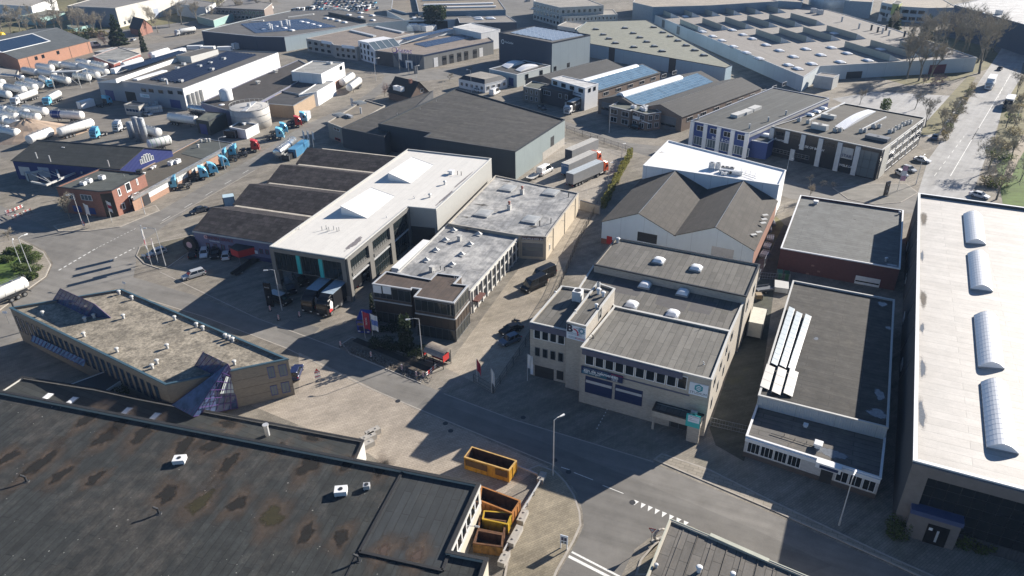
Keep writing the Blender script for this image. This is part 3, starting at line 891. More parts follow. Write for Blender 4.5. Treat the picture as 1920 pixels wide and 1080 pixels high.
for k, (x, y, a, c_, t) in enumerate([(15, 858, 2, 1.2, 0), (75, 870, 3.2, 1.4, 0), (195, 822, 2.4, 1.3, 0), (265, 815, 2.6, 1.4, 0), (115, 890, 2.0, 1.1, 0), (178, 897, 1.6, 1.1, 0), (315, 925, 2.2, 1.4, 0), (375, 942, 2.3, 1.6, 1), (445, 945, 1.9, 1.3, 0), (345, 835, 2.6, 1.3, 0), (400, 832, 2.5, 1.4, 0), (430, 868, 2.4, 1.2, 0), (525, 840, 1.5, .9, 0), (578, 874, 2.4, 1.5, 0), (510, 968, 2.4, 1.7, 1), (575, 1000, 1.9, 1.1, 0), (640, 1008, 1.7, 1.1, 0), (720, 1034, 1.9, 1.2, 2), (782, 1042, 2.0, 1.3, 2), (650, 870, 1.6, 1, 0), (715, 878, 2.0, 1, 0), (165, 785, 2.6, 1.2, 0), (225, 795, 2.2, 1.1, 0)]):
 v.patch(x, y, a * 2.0, c_ * 2.0, RING, 'mud_stain', lvl=1 if t != 2 else 15, seed=k, irr=.3, ang=F1A)
 if t != 2: v.patch(x, y, a * 1.15, c_ * 1.2, MOSSG if t == 1 else MOSS, 'moss_patch', lvl=2, seed=k + 40, irr=.34, ang=F1A)
 else: v.patch(x, y, a * .8, c_ * .8, stain_mat('rust_brown_mud', (.06, .04, .032), .9), 'mud_stain', lvl=16, seed=k + 40, irr=.3, ang=F1A)
s0 = b.vol(3.4, [(-60, 760), (664, 866), (682, 825), (480, 787), (385, 769), (257, 745), (180, 728), (42, 706), (8, 728)], M_OFFW, roof_mat('strip_felt', (.032, .036, .036), AX, 1, 8, .12, .5, (.075, .065, .052)), M_FELTEDGE, par=.3)
for p in ((88, 745), (135, 752), (237, 772), (290, 782)): s0.dome(*p, .9, 1.6, .12, curb=.12)
s0.vent(502, 816, 'stack', 1.1, M_LIGHTM)
s0.patch(428, 795, 3, 1.6, RING, 'mud_stain', seed=3); s0.patch(428, 795, 2.2, 1.1, MOSS, 'moss_patch', lvl=2, seed=5)
s0.patch(585, 822, 2.6, 1.2, RING, 'mud_stain', seed=8); s0.patch(585, 822, 1.6, .8, MOSS, 'moss_patch', lvl=2, seed=9)
# ---- corrugated roof, lower right
b = Bld('shed', 'shed with grey-brown corrugated roof cut off by the bottom edge beside the side road')
AR2 = heading((1217, 1075), (1257, 974), 5)
v = b.vol(5.0, para((1257, 974), (1750, 1180), (1170, 1190), 5.0), M_CREAMW, roof_mat('asbestos_sheet', (.125, .116, .105), AR2, 1.1, 3.0, .08, .4, (.10, .09, .08), seam=.55), None, par=.25, cw=.18)
M_EAVE = plain('pale_eave_trim', (.42, .43, .36), .6, var=.12)
v.band(3, 4.55, 5.05, M_EAVE, d=.14, name='eave_trim')
v.band(2, 4.8, 5.06, M_EAVE, d=.12, name='eave_trim')
hw = MB(); A_ = P(1330, 1005, 5.06); B_ = P(1440, 1054, 5.06); e_ = B_ - A_; hw.obox(A_, e_, Vector((-e_.y, e_.x, 0)).normalized() * .5, (0, 0, .06)); hw.build('gutter_cover', M_EAVE, b.root)
for k in range(1, 16):      # sheets of the roof overlap in proud seams
 a_ = v.poly[3].lerp(v.poly[2], k / 16.0); c_ = v.poly[0].lerp(v.poly[1], k / 16.0)
 rb = MB(); dd = (c_ - a_).normalized(); nn = Vector((-dd.y, dd.x)) * .09
 rb.obox((a_.x + dd.x * .4, a_.y + dd.y * .4, v.rz - .01), (c_ - a_).to_3d() * .97, nn.to_3d(), (0, 0, .09)); rb.build('sheet_seam', MATS['asbestos_sheet'], b.root)
v.vent(1310, 1072, 'hat', .85, M_WHITE); v.vent(1230, 1064, 'hat', .55, M_LIGHTM); v.vent(1373, 1082, 'hat', .7, M_WHITE)
# ---- big pale-roofed hall on the right with barrel skylights
b = Bld('hall', 'tall dark-clad hall with pale flat roof and four white barrel skylights on the right')
A3 = heading((1713, 863), (1920, 916), 10.6)
R3 = roof_mat('pale_roof_membrane', (.43, .412, .392), A3, 1.6, 14, .05, .35, (.33, .30, .27), rough=.6, seam=.25, grain=.12)
v = b.vol(10.6, para((1722, 362), (2300, 440), (1713, 863), 10.6), wall_mat('anthracite_cladding', (.055, .06, .068), 'rib', .1, pitch=.35), R3, M_WHITE, par=.55, cw=.35)
for q in (((1806, 401), (1842, 405), (1849, 458), (1811, 455)), ((1814, 475), (1853, 479), (1862, 546), (1820, 541)), ((1826, 591), (1871, 595), (1884, 691), (1834, 687)), ((1839, 716), (1890, 722), (1911, 851), (1850, 838))):
 v.barrel(*q, rise=.95, segs=14, rm=plain('pale_glazing_bar', (.66, .68, .7), .5, var=0), n=10)
M_PUD = stain_mat('puddle', (.20, .215, .235), .12, .2, .12, .9); M_PUDR = stain_mat('dried_puddle_rim', (.55, .53, .51), .8, .2, .4, .8)
for (x, y, a, c_) in ((1729, 615, .45, 2.4), (1730, 690, .5, 4.2), (1728, 775, .55, 5.0), (1729, 480, .4, 3.5)):
 v.patch(x, y, a * 1.35, c_ * 1.12, M_PUDR, 'dried_rim', lvl=1, seed=x, ang=A3); v.patch(x, y, a, c_, M_PUD, 'puddle', lvl=2, seed=x, ang=A3)
for (x, y, c_) in ((1732, 410, 6), (1731, 560, 4)): v.patch(x, y, .8, c_, stain_mat('roof_debris', (.13, .11, .09), .9, .5, .5, .9, 2), 'leaf_litter', seed=y, ang=A3)
L0 = v.fac(0)[3]
WF = plain('grey_brown_frame', (.17, .155, .15), .6)
v.band(0, 8.9, 10.4, WF, d=.35, name='frame_beam'); v.band(0, 0, 8.9, WF, 0, 1.9, d=.35, name='frame_pier')
v.win(0, (1735, 890), (2050, 1075), nx=14, ny=5, F=M_DARK, fw=.08, name='curtain_wall')
u0, z1 = v.fp(0, 1715, 938); u1, z0 = v.fp(0, 1790, 1006)
v.band(0, 0, 3.9, WF, u0 - .2, u1, d=1.2, name='porch'); v.band(0, 3.95, 4.6, plain('blue_canopy', (.06, .085, .18), .35), u0 - .3, u1 + .1, d=1.5, name='canopy')
v.band(0, 0.02, 3.0, M_BLACKP, u0 + 1.9, u0 + 4.2, d=.08, name='door', out=1.205)
v.band(0, .5, 2.3, M_LIGHTM, u0 + 3.0, u0 + 3.25, d=.03, name='door_handle', out=1.29)
v.band(0, 2.1, 2.5, M_WHITE, u0 + 2.1, u0 + 2.5, d=.02, name='house_number', out=1.29)
for k in range(7):
 a_ = v.wpt(3, 6 + k * 9.0, .6, .08); c_ = v.wpt(3, 13 + k * 9.0, 9.6, .08); dm = MB(); dm.tube(a_, c_, .05, .05, 5); dm.build('cable_duct', M_GREY, b.root)
for k in range(4): v.win_uz(3, 8 + k * 16, 1.2, 10.5 + k * 16, 2.4, nx=2)
# ---- building with three rows of solar panels
b = Bld('workshop', 'workshop with brown-grey felt roof carrying three rows of tilted pale solar panels')
A4 = heading((1422, 741), (1665, 802), 5.2)
A4b = heading((1422, 741), (1487, 526), 5.2)
R4 = roof_mat('banded_felt', (.045, .043, .04), A4, 1.0, 8, .10, .35, (.10, .09, .075), seam=.45, grain=.35)
v = b.vol(5.4, [(1422, 741), (1665, 802), (1677, 562), (1487, 526)], wall_mat('pale_ribbed_fascia', (.42, .46, .5), 'rib', .06, pitch=.3), R4, M_OFFW, par=.3)
T = P(1424, 733, v.rz)
al = Vector((math.cos(A4b), math.sin(A4b), 0)); ac_ = Vector((al.y, -al.x, 0))
M_PVT = plain('sky_toned_solar_glass', (.33, .39, .43), .25, .0, var=.1, scale=.4, spec=.8)  # sky reflected in the glass is put into this pale colour
M_PVG = plain('solar_glass_grey', (.36, .345, .33), .35, .0, var=.08, scale=.4, spec=.8)
def panel_mesh(w_, l_, rise, mt):
 def mk():
  mb = MB(); mb.obox((.03, .03, .18), (l_ - .06, 0, 0), (0, w_ - .06, rise), (0, 0, .04)); return mb.mesh('solar_panel', mt)
 return cached(('pv', w_, l_, rise, mt.name), mk)
def frame_mesh(w_, l_, rise):
 def mk():
  mb = MB(); mb.obox((0, 0, .16), (l_, 0, 0), (0, w_, rise), (0, 0, .035))
  for x in (0, l_ - .05): mb.box(x, w_ - .06, 0, x + .05, w_, .16 + rise); mb.box(x, 0, 0, x + .05, .06, .17)
  return mb.mesh('mounting_frame', M_STEEL)
 return cached(('pvf', w_, l_, rise), mk)
for r, (start, end, sh0, sh1) in enumerate((((1457, 688), (1490, 581), (1441, 733), (1453, 691)), ((1473, 692), (1504, 590), (1463, 743), (1475, 696)), ((1489, 697), (1521, 595), (1485, 746), (1497, 700)))):
 for (p0, p1, n, mt, rise) in ((start, end, 12, M_PVT, .28), (sh0, sh1, 3, M_PVG, .3)):
  wd_ = .98 if n == 12 else 1.3
  a_, c_ = P(*p0, v.rz), P(*p1, v.rz)
  d_ = (c_ - a_); Lp = d_.length / n; hd = math.atan2(d_.y, d_.x)
  for k in range(n):
   p = a_ + d_ * (k / n) - v.root.location
   fr = link('mounting_frame', frame_mesh(wd_, round(Lp, 2), rise), v.root, p, hd)
   link('solar_panel', panel_mesh(wd_, round(Lp, 2), rise, mt), fr)
for (x, y, a, c_) in ((1655, 570, 1.2, 1.5), (1666, 615, .8, 1.0), (1650, 740, 1.2, 2.2), (1645, 775, 2.0, 2.0), (1530, 635, .6, .8)):
 v.patch(x, y, a, c_, M_PUD, 'puddle', lvl=1, seed=x + y)
w2 = b.vol(3.6, [(1399, 817), (1652, 897), (1662, 806), (1425, 742)], wall_mat('white_brickwork', (.5, .5, .5), 'brick', .1), roof_mat('low_felt', (.11, .105, .1), A4, 1, 8, .1, .5, (.22, .19, .15)), M_WHITE, par=.3)
w2.band(0, 2.9, 3.5, M_WHITE, d=.3)
LW = w2.fac(0)[3]
w2.wins_uz(0, .4, 1.0, LW * .44, 2.88, 4, .95, nx=3, F=M_WHITE); w2.wins_uz(0, LW * .70, 1.0, LW - .3, 2.88, 3, .94, nx=2, F=M_WHITE); w2.band(0, 0, .8, wall_mat('dark_plinth_brick', (.09, .075, .07), 'brick'), d=.03, name='brick_plinth')
u0, _ = w2.fp(0, 1527, 880); u1, _ = w2.fp(0, 1575, 890)
w2.band(0, 2.9, 3.75, M_WHITE, u0, u1, d=1.0, name='canopy'); w2.band(0, 3.05, 3.5, M_NAVY, u0 + .5, u1 - .3, d=.03, name='name_board', out=1.02)
w2.door_uz(0, u0 + .8, .02, u1 - .8, 2.6, M_DARK, nsec=2)
w2.vent(1533, 838, 'box', 1.0, M_WHITE); w2.patch(1560, 850, 3, 1.6, M_PUD, 'puddle', seed=4)
cb = MB(); cb.tube(P(1445, 812, 3.45), P(1528, 838, 3.45), .05, .05, 5); cb.build('cable', M_DARK, b.root)
for q in ((1470, 818), (1490, 826), (1512, 831)): w2.vent(*q, 'pipe', .4, M_DARK)
w2.vent(1510, 800, 'box', .6, M_WHITE)
# ---- dark red brick hall
b = Bld('brick_hall', 'dark red brick hall with grey roof and white roller door beside the tall pale hall')
A5 = heading((1464, 465), (1688, 505), 4.8)
v = b.vol(4.8, [(1464, 465), (1687.5, 504), (1694, 394.5), (1501, 366)], wall_mat('dark_red_brick', (.10, .032, .032), 'brick', .15), roof_mat('grey_felt', (.12, .126, .126), A5, 1, 9, .06, .4, (.10, .105, .10), seam=.35, grain=.25), M_WHITE, par=.4)
v.door(0, (1605, 516), (1646, 545), M_WHITE, nsec=5, strip=(.3, .45)); v.door(0, (1484, 510), (1492, 526), M_LIGHTM, nsec=1)
for q in ((1524, 498), (1535, 509), (1514, 513)): v.bandpx(0, (q[0] - 2.5, q[1] - 2), (q[0] + 2.5, q[1] + 2), plain('lit_brick_patch', (.25, .13, .1)), d=.03, name='lit_patch')  # spots of light on the brick, painted as thin pale patches
v.vent(1529, 382, 'box', 1.0, M_WHITE); v.vent(1661, 490, 'hat', .8, M_LIGHTM); v.vent(1686, 402, 'hat', .7); v.patch(1672, 497, 2.4, .8, M_PUD, 'puddle', seed=3); v.patch(1602, 411, .5, .3, MOSS, 'leaf_litter', seed=3)
# ---- two-storey workshop with name boards, mid right
b = Bld('office_building', 'beige brick office and workshop with stair tower, name boards and roller doors facing the street')
W6 = wall_mat('beige_brick', (.41, .375, .325), 'brick', .1)
R6 = roof_mat('ribbed_brown_felt', (.150, .145, .132), AX + PI / 2, 1.0, 7, .13, .35, (.12, .11, .1), seam=.45)
R6b = roof_mat('brown_felt', (.118, .113, .103), AX + PI / 2, 1.0, 7, .12, .5, (.10, .095, .095), seam=.4)
rear = b.vol(10.9, [(1114, 496), (1400, 556), (1425, 496), (1155, 446)], W6, R6b, M_DARK, par=.25)
mid = b.vol(9.6, [(1152, 574), (1370, 621), (1399, 557), (1113, 497), (1085, 540), (1118, 549)], W6, R6b, M_OFFW, par=.2)
front = b.vol(10.1, [(1089, 651), (1335, 712), (1370, 621), (1152, 574)], W6, R6, M_OFFW, par=.25)
left = b.vol(10.1, [(994, 604), (1066, 620), (1122, 545), (1053, 536)], W6, R6b, M_OFFW, par=.3)
tower = b.vol(12.3, [(1063, 603), (1099, 612), (1153, 541), (1120, 530)], W6, R6b, M_OFFW, par=.3)
M_SLATE = plain('slate_blue_fascia', (.085, .095, .15), .5)
front.band(0, 9.1, 10.0, M_SLATE, .3, front.fac(0)[3] - 4.0, d=.25); left.band(0, 9.0, 10.0, M_SLATE, d=.25)
front.wins(0, (1098, 659), (1287, 731), 10, .9, F=M_WHITE, fw=.11); left.wins(0, (1001, 615), (1059, 647), 4, .9, F=M_WHITE, fw=.11)
left.wins(0, (1003, 650), (1056, 679), 4, .66, F=M_GREY, fw=.08)
front.band(0, 6.4, 6.6, M_SLATE, .5, 16.6, d=.08, name='sill_band')
front.door(0, (1098, 704), (1147, 748), M_NAVY, nsec=5, strip=(.62, .78), strip_m=M_LIGHTM, ncol=3); front.door(0, (1154, 720), (1203, 762), M_NAVY, nsec=5, strip=(.62, .78), strip_m=M_LIGHTM, ncol=3)
left.door(0, (1003, 684), (1038, 714), M_DARK, nsec=2); left.door(0, (1044, 694), (1056, 713), M_DARK, nsec=1)
u0, _ = front.fp(0, 1229, 770); u1, _ = front.fp(0, 1318, 790)
pz = 3.9
pv = b.vol(pz, [front.wpt(0, u0, 0, 2.0), front.wpt(0, u1, 0, 2.0), front.wpt(0, u1, 0, .02), front.wpt(0, u0, 0, .02)], W6, R6b, M_DARK, par=.15, z0=2.7, wname='porch_beam', rname='porch_roof')
pv.band(0, 0, 2.7, W6, 0, .35, d=.01, name='porch_pier', out=-.4); pv.band(0, 0, 2.7, W6, 5.2, u1 - u0, d=.3, name='porch_wall', out=-.32)
pv.b = b
front.door_uz(0, u0 + 2.2, .02, u0 + 5.0, 2.6, M_DARK, nsec=1); front.win_uz(0, u0 + 2.3, .1, u0 + 4.9, 2.5, nx=2, ny=2, F=M_GREY)
front.ac(1304, 760, .9, .5, .9, 'front', loc=front.lpos(0, u0 + 5.7, pz - .05, 1.0))
def board(v, i, TL, BR, mt, d=.08, out=.01, name='sign_board'):
 u0, z1 = v.fp(i, *TL); u1, z0 = v.fp(i, *BR)
 mb = MB(); p = v.wpt(i, u0, z0, out); e_ = v.wpt(i, u1, z0, out) - p; n_ = v.fac(i)[2].to_3d() * d
 mb.obox(p, e_, n_, (0, 0, z1 - z0))
 o = mb.build(name, mt, v.root)
 return o, u0, u1, z0, z1
M_SIGNW = plain('sign_white', (.68, .74, .82), .4, var=.02)
M_INK = plain('sign_ink', (.012, .02, .05), .5, var=0); M_INKT = plain('teal_ink', (.03, .30, .36), .5, var=0); M_INKR = plain('crimson_ink', (.45, .02, .08), .5, var=0); M_INKW = plain('white_ink', (.75, .78, .8), .5, var=0); M_INKS = plain('steel_ink', (.10, .25, .36), .5, var=0)
bo, u0, u1, z0, z1 = board(tower, 0, (1063, 607), (1098, 642), M_SIGNW)
W_ = u1 - u0; H_ = z1 - z0
def on(v, i, u, z, out=.1): return v.lpos(i, u, z, out)
rot0 = (PI / 2, 0, tower.fang(0))
text('B', bo, on(tower, 0, u0 + W_ * .16, z0 + H_ * .74), rot0, 1.7, M_INK, .01, name='logo_letter', sx=1.05, bold=.07)
lg = MB()   # T drawn as a bar with a crimson bow for its stem
for k in range(8):
 t0, t1 = k / 8 * PI / 2, (k + 1) / 8 * PI / 2
 c0 = (u0 + W_ * .36 + .62 * math.sin(t0), z0 + H_ * .62 + .62 * math.cos(t0) - .35); c1 = (u0 + W_ * .36 + .62 * math.sin(t1), z0 + H_ * .62 + .62 * math.cos(t1) - .35)
 d0 = (u0 + W_ * .36 + .86 * math.sin(t0), z0 + H_ * .62 + .86 * math.cos(t0) - .35); d1 = (u0 + W_ * .36 + .86 * math.sin(t1), z0 + H_ * .62 + .86 * math.cos(t1) - .35)
 lg.face([tower.wpt(0, *c0, .105), tower.wpt(0, *c1, .105), tower.wpt(0, *d1, .105), tower.wpt(0, *d0, .105)])
lg.face([tower.wpt(0, u0 + W_ * .36 + a, z0 + H_ * .62 - .35 + c, .105) for a, c in ((.62, -.32), (.86, -.32), (.86, 0), (.62, 0))])
lg.build('logo_bow', M_INKR, bo, off=origin(b.root))
lg = MB()
for (a, c, e_, f_) in ((.22, .87, .48, .70), (.48, .87, .64, .79)): lg.face([tower.wpt(0, u0 + W_ * a, z0 + H_ * f_ + .12, .103), tower.wpt(0, u0 + W_ * e_, z0 + H_ * f_ + .12, .103), tower.wpt(0, u0 + W_ * e_, z0 + H_ * c, .103), tower.wpt(0, u0 + W_ * a, z0 + H_ * c, .103)]) if a > .4 else None
lg.build('logo_bar', M_INK, bo, off=origin(b.root))
lg = MB(); cx, cz = u0 + W_ * .78, z0 + H_ * .74
N = 20
for k in range(N):   # gear wheel
 t0, t1 = 2 * PI * k / N, 2 * PI * (k + 1) / N; ro = .62 if k % 2 else .46
 lg.face([tower.wpt(0, cx + r * math.cos(t), cz + r * math.sin(t), .104) for r, t in ((.24, t0), (.24, t1), (ro, t1), (ro, t0))][::-1])
lg.build('gear_emblem', M_INKS, bo, off=origin(b.root))
text('bedrijfsopleidingen', bo, on(tower, 0, u0 + W_ * .06, z0 + H_ * .48), rot0, .30, M_INKS, .005, 'LEFT')
text('techniek maatwerk', bo, on(tower, 0, u0 + W_ * .06, z0 + H_ * .38), rot0, .30, M_INKS, .005, 'LEFT')
lg = MB()
for a, c in ((.12, .5), (.5, .93)):
 for (x0, y0, x1, y1) in ((a, .10, c, .13), (a, .18, c, .21), (a, .13, a + .02, .18), (c - .02, .13, c, .18)):
  lg.face([tower.wpt(0, u0 + W_ * x, z0 + H_ * y, .104) for x, y in ((x0, y0), (x1, y0), (x1, y1), (x0, y1))], 0 if a < .3 else 1)
lg.build('contact_frame', [M_INKS, M_INKR], bo, off=origin(b.root))
bo, u0, u1, z0, z1 = board(front, 0, (1091, 684), (1168, 718), M_NAVY, out=.15)
W_ = u1 - u0; H_ = z1 - z0
rot0 = (PI / 2, 0, front.fang(0))
tl = MB(); tl.obox(front.wpt(0, u0 + W_ * .02, z0 + .06, .232), front.wpt(0, u0 + W_ * .62, 0, .232) - front.wpt(0, u0 + W_ * .02, 0, .232), front.fac(0)[2].to_3d() * .004, (0, 0, H_ * .42)); tl.build('teal_print', plain('teal_print', (.015, .10, .16), .5, var=.4, scale=.5), bo, off=origin(b.root))
text('De vaktoppers van vandaag', bo, on(front, 0, u0 + W_ * .06, z0 + H_ * .82, .24), rot0, .34, M_INKS, .004, 'LEFT')
text('zijn de vakmensen', bo, on(front, 0, u0 + W_ * .06, z0 + H_ * .58, .245), rot0, .74, M_INKW, .004, 'LEFT', bold=.015)
text('van morgen', bo, on(front, 0, u0 + W_ * .06, z0 + H_ * .30, .245), rot0, .56, M_INKW, .004, 'LEFT')
text('OPLEIDINGEN', bo, on(front, 0, u0 + W_ * .72, z0 + H_ * .88, .245), rot0, .30, M_INKR, .004, 'LEFT')
for k, t_ in enumerate(('Lassen', 'Metaal', 'Elektro', 'Installatie', 'Logistiek', 'Techniek')): text(t_, bo, on(front, 0, u0 + W_ * .74, z0 + H_ * (.74 - .125 * k), .245), rot0, .25, M_INKW, .004, 'LEFT')
bo, u0, u1, z0, z1 = board(front, 0, (1294, 715), (1326, 746), M_SIGNW)
W_ = u1 - u0; H_ = z1 - z0; cx, cz = u0 + W_ * .5, z0 + H_ * .64
lg = MB()
for k in range(6):
 t0, t1 = PI / 2 + PI / 3 * k, PI / 2 + PI / 3 * (k + 1)
 lg.face([front.wpt(0, cx + r * math.cos(t), cz + r * math.sin(t), .1) for r, t in ((.42, t0), (.66, t0), (.66, t1), (.42, t1))])
for dz in (-.16, .1): lg.face([front.wpt(0, cx + a, cz + dz + c, .102) for a, c in ((-.38, .12), (-.38, .02), (.38, -.06), (.38, .06))])
lg.build('hexagon_emblem', M_INKT, bo, off=origin(b.root))
text('STUDIUM', bo, on(front, 0, cx, z0 + H_ * .2, .1), rot0, .52, M_INK, .005, sx=1.1)
bo, u0, u1, z0, z1 = board(pv, 0, (1288, 774), (1311, 804), M_TEAL)
mb_ = MB(); W_ = u1 - u0; H_ = z1 - z0; mb_.obox(pv.wpt(0, u0 + W_ * .14, z0 + H_ * .4, .094), pv.wpt(0, u1 - W_ * .06, 0, .094) - pv.wpt(0, u0 + W_ * .14, 0, .094), pv.fac(0)[2].to_3d() * .01, (0, 0, H_ * .52)); mb_.build('white_print', M_SIGNW, bo, off=origin(b.root))
for k, (t_, sz) in enumerate((('OPLEIDING', .26), ('Open', .2), ('welkom bij ons', .18))): text(t_, bo, on(pv, 0, u0 + W_ * .2, z0 + H_ * (.84 - .14 * k), .108), (PI / 2, 0, pv.fang(0)), sz, M_INK, .003, 'LEFT')
board(left, 0, (995, 682), (1000, 702), M_SIGNW)
for q in ((1235, 491), (1305, 505)): rear.dome(*q, 1.9, 1.9, .55)
for q in ((1209, 537), (1280, 551), (1184, 574), (1261, 591)): mid.dome(*q, 1.9, 1.9, .6)
left.ac(1083, 563, 1.5, 1.5, 1.9, 'top', mt=M_WHITE)
tower.vent(1122, 551, 'hat', 1.0, M_WHITE); tower.vent(1131, 556, 'hat', .9, M_WHITE); tower.vent(1118, 577, 'hat', .7, M_WHITE); tower.vent(1080, 587, 'bent', .8); tower.ac(1122, 541, .5, .4, 1.2)
rear.vent(1158, 455, 'hat', 1.0); left.vent(1041, 551, 'hat', .5)
front.vent(1320, 683, 'bent', .6); front.vent(1112, 634, 'bent', .8, M_DARK); front.vent(1313, 618, 'pipe', .5, M_DARK)
tower.win(1, (1123, 578), (1127, 595), F=M_OFFW)
for k in range(7): front.win_uz(1, 2.5 + k * 4.4, 7.0, 3.7 + k * 4.4, 8.4, F=M_GREY); front.win_uz(1, 2.5 + k * 4.4, 3.2, 3.4 + k * 4.4, 4.8, F=M_GREY)
for k in range(4): rear.win_uz(1, 2 + k * 6, 6.8, 3.6 + k * 6, 8.6, F=M_GREY)
gs = MB()
for k in range(3): gs.face([P(*p, 9.6 - .2 + .004 * (1 + k)) for p in (((1155, 520), (1215, 532), (1195, 556), (1140, 545)), ((1240, 540), (1300, 552), (1282, 585), (1228, 570)), ((1300, 560), (1345, 568), (1330, 590), (1290, 582)))[k]])
gs.build('felt_repair', plain('dark_felt_repair', (.085, .082, .085), .85, var=.12), b.root)
# ---- double-gabled grey hall
b = Bld('gabled_hall', 'pale grey hall with two dark corrugated gables side by side behind the beige offices')
W7 = wall_mat('pale_blue_cladding', (.66, .74, .78), 'rib', .06, pitch=.3, depth=.3)
A7 = heading((1201, 407), (1266, 325), 7.5)
R7 = roof_mat('corrugated_fibre_cement', (.058, .053, .048), A7, 1.1, 2.4, .08, .3, (.09, .08, .075), seam=.3, corr=.18)
E7 = 5.2
pfl, pfr = P(1129, 416, E7).to_2d(), P(1414, 470, E7).to_2d()
pbl = P(1204, 337, E7).to_2d(); dep = (pbl - pfl)
v0 = pfl.lerp(pfr, .5)
for k, (a_, c_) in enumerate(((pfl, v0), (v0, pfr))):
 v = b.gable(E7, [a_, c_, c_ + dep, a_ + dep], 8.7, W7, R7, 'v', .2, M_STEEL)
 if k == 0:
  v.door(0, (1196, 434), (1231, 458), M_DARK, nsec=5); g7 = v
  v.door(0, (1138, 442), (1147, 458), M_RED, nsec=1)
 else: v.door(0, (1335, 461), (1374, 486), M_LIGHTM, nsec=5)
 v.band(0, 0, 1.3, M_BRICKR, d=.02, name='brick_plinth')
v.band(1, 0, 5.0, wall_mat('pink_brick', (.30, .16, .12), 'brick'), d=.02, name='brick_plinth')
for q in ((1432, 405), (1430, 413), (1428, 420), (1410, 442), (1420, 437)):
 pl = MB(); c_ = P(*q, 6.2); pl.obox(c_, (1.2, .3, 0), (-.2, .6, .1), (0, 0, .05)); pl.build('roof_plate', M_OFFW, b.root)
# ---- white-roofed block behind it
b = Bld('white_block', 'block with brilliant white flat roof and rooftop plant behind the double-gabled hall')
h8 = hz((1204, 337), (1206, 310), E7)
R8 = roof_mat('bright_white_membrane', (.80, .80, .80), A7, 2.0, 20, .01, .04, (.6, .6, .6), rough=.45, seam=.05, grain=.04)
v = b.vol(h8, [(1206, 310), (1461, 347), (1474, 319), (1253, 263)], wall_mat('white_panel_wall', (.78, .80, .82), 'panel', .05, pitch=4), R8, M_WHITE, par=.3)
for q in ((1334, 316), (1346, 317)): v.ac(*q, 1.3, 1.0, 1.6, 'top', mt=M_LIGHTM)
v.ac(1370, 326, 5.5, .9, .9, 'front', name='air_handler'); v.ac(1358, 327, 1.4, 1.2, .7)
for q in ((1356, 314), (1364, 315), (1373, 316)): v.dome(*q, .9, .8, .1, mt=M_DARK)
rl_ = MB()
for q in ((1390, 322), (1398, 326), (1406, 328), (1415, 331)): c_ = P(*q, v.rz); rl_.tube(c_, c_ + Vector((0, 0, 1)), .04, .04, 5)
rl_.tube(P(1388, 322, v.rz + 1), P(1417, 331, v.rz + 1), .04, .04, 5); rl_.tube(P(1390, 326, v.rz + .3), P(1417, 335, v.rz + .3), .06, .06, 5); rl_.build('roof_railing', M_STEEL, b.root)
v.vent(1348, 292, 'pipe', .5); v.vent(1241, 284, 'bent', .4); v.patch(1236, 285, 2.4, .8, M_PUDR, 'stain', seed=6)
# ---- concrete grey roof: workshop with the glazed office in front
b = Bld('workshop_and_office', 'workshop under stained concrete-grey roof with a dark glazed office block at its street end')
A9 = heading((745, 511), (929, 329), 5)
R9 = roof_mat('stained_grey_membrane', (.22, .225, .232), A9, 1.4, 12, .06, .75, (.50, .49, .47), seam=.25, sscale=.12, thr=.5, grain=.25)
up = b.vol(5.5, [(840, 419), (972, 441), (1024, 444), (1085, 362), (929, 329)], wall_mat('sand_brick', (.46, .40, .31), 'panel', .08, pitch=5.5), R9, M_CONC, par=.2)
lo_ = b.vol(5.0, [(745, 511), (862, 545), (882, 545), (975, 441), (840, 419)], wall_mat('white_columns', (.58, .56, .52), 'plain', .06), R9, M_OFFW, par=.15)
fi = [i for i in range(5) if (up.poly[i] - P(972, 441, 5.5).to_2d()).length < .5][0]
up.door(fi, (979, 455), (1018, 482), M_GREY, nsec=5, strip=(.45, .72), strip_m=M_GLASSL)
up.bandpx(fi, (978, 443), (1019, 451), plain('maroon_board', (.07, .02, .025), .5), d=.06, name='name_board'); up.txt(fi, 999, 448, 'SHUFFLE-MIX BV', .62, M_INKW, .09)
up.bandpx(fi, (977, 453), (1020, 455), M_OFFW, d=.05, name='door_lintel')
si = (fi + 1) % 5
for k in range(3):
 u_ = 5 + k * 9; pp = MB(); a_ = up.wpt(si, u_, .1, .08); pp.tube(a_, a_ + Vector((0, 0, 5.2)), .06, .06, 6); pp.build('downpipe', M_DARK, b.root)
 lm_ = MB(); a_ = up.wpt(si, u_ - 3, 4.6, .05); lm_.tube(a_, up.wpt(si, u_ - 3, 4.7, .9), .05, .05, 6); lm_.build('wall_lamp', M_LIGHTM, b.root)
up.win_uz(si, 2.2, 1.2, 2.9, 2.6)
for (q, a, c_) in (((952, 354), 5.5, 3.0), ((907, 401), 5.5, 3.0), ((1033, 362), 5.5, 3.2), ((996, 413), 5.5, 3.2)): up.dome(*q, 3.2, 3.8, .16, mt=plain('fogged_skylight', (.36, .37, .37), .35, var=.12), curb=.35)
for q in ((955, 393), (979, 364)): up.vent(*q, 'chimney', 1.0, M_OFFW); up.vent(q[0], q[1], 'hat', .8, plain('clay_cowl', (.3, .1, .07)), loc=up.rl(*q) + Vector((0, 0, 1.2)))
for q in ((1066, 370), (1033, 419), (1012, 424)): up.vent(*q, 'pipe', 1.2, M_DARK)
for q in ((850, 433), (897, 440), (835, 451), (881, 459), (817, 470), (865, 478), (799, 489), (847, 497)): lo_.dome(*q, 1.35, 1.35, .7, True, mt=M_OFFW, curb=.15)
for q in ((862, 451), (810, 509)): lo_.vent(*q, 'chimney', .95, M_OFFW)
for q in ((826, 506), (834, 508)): lo_.vent(*q, 'pipe', .8, M_DARK)
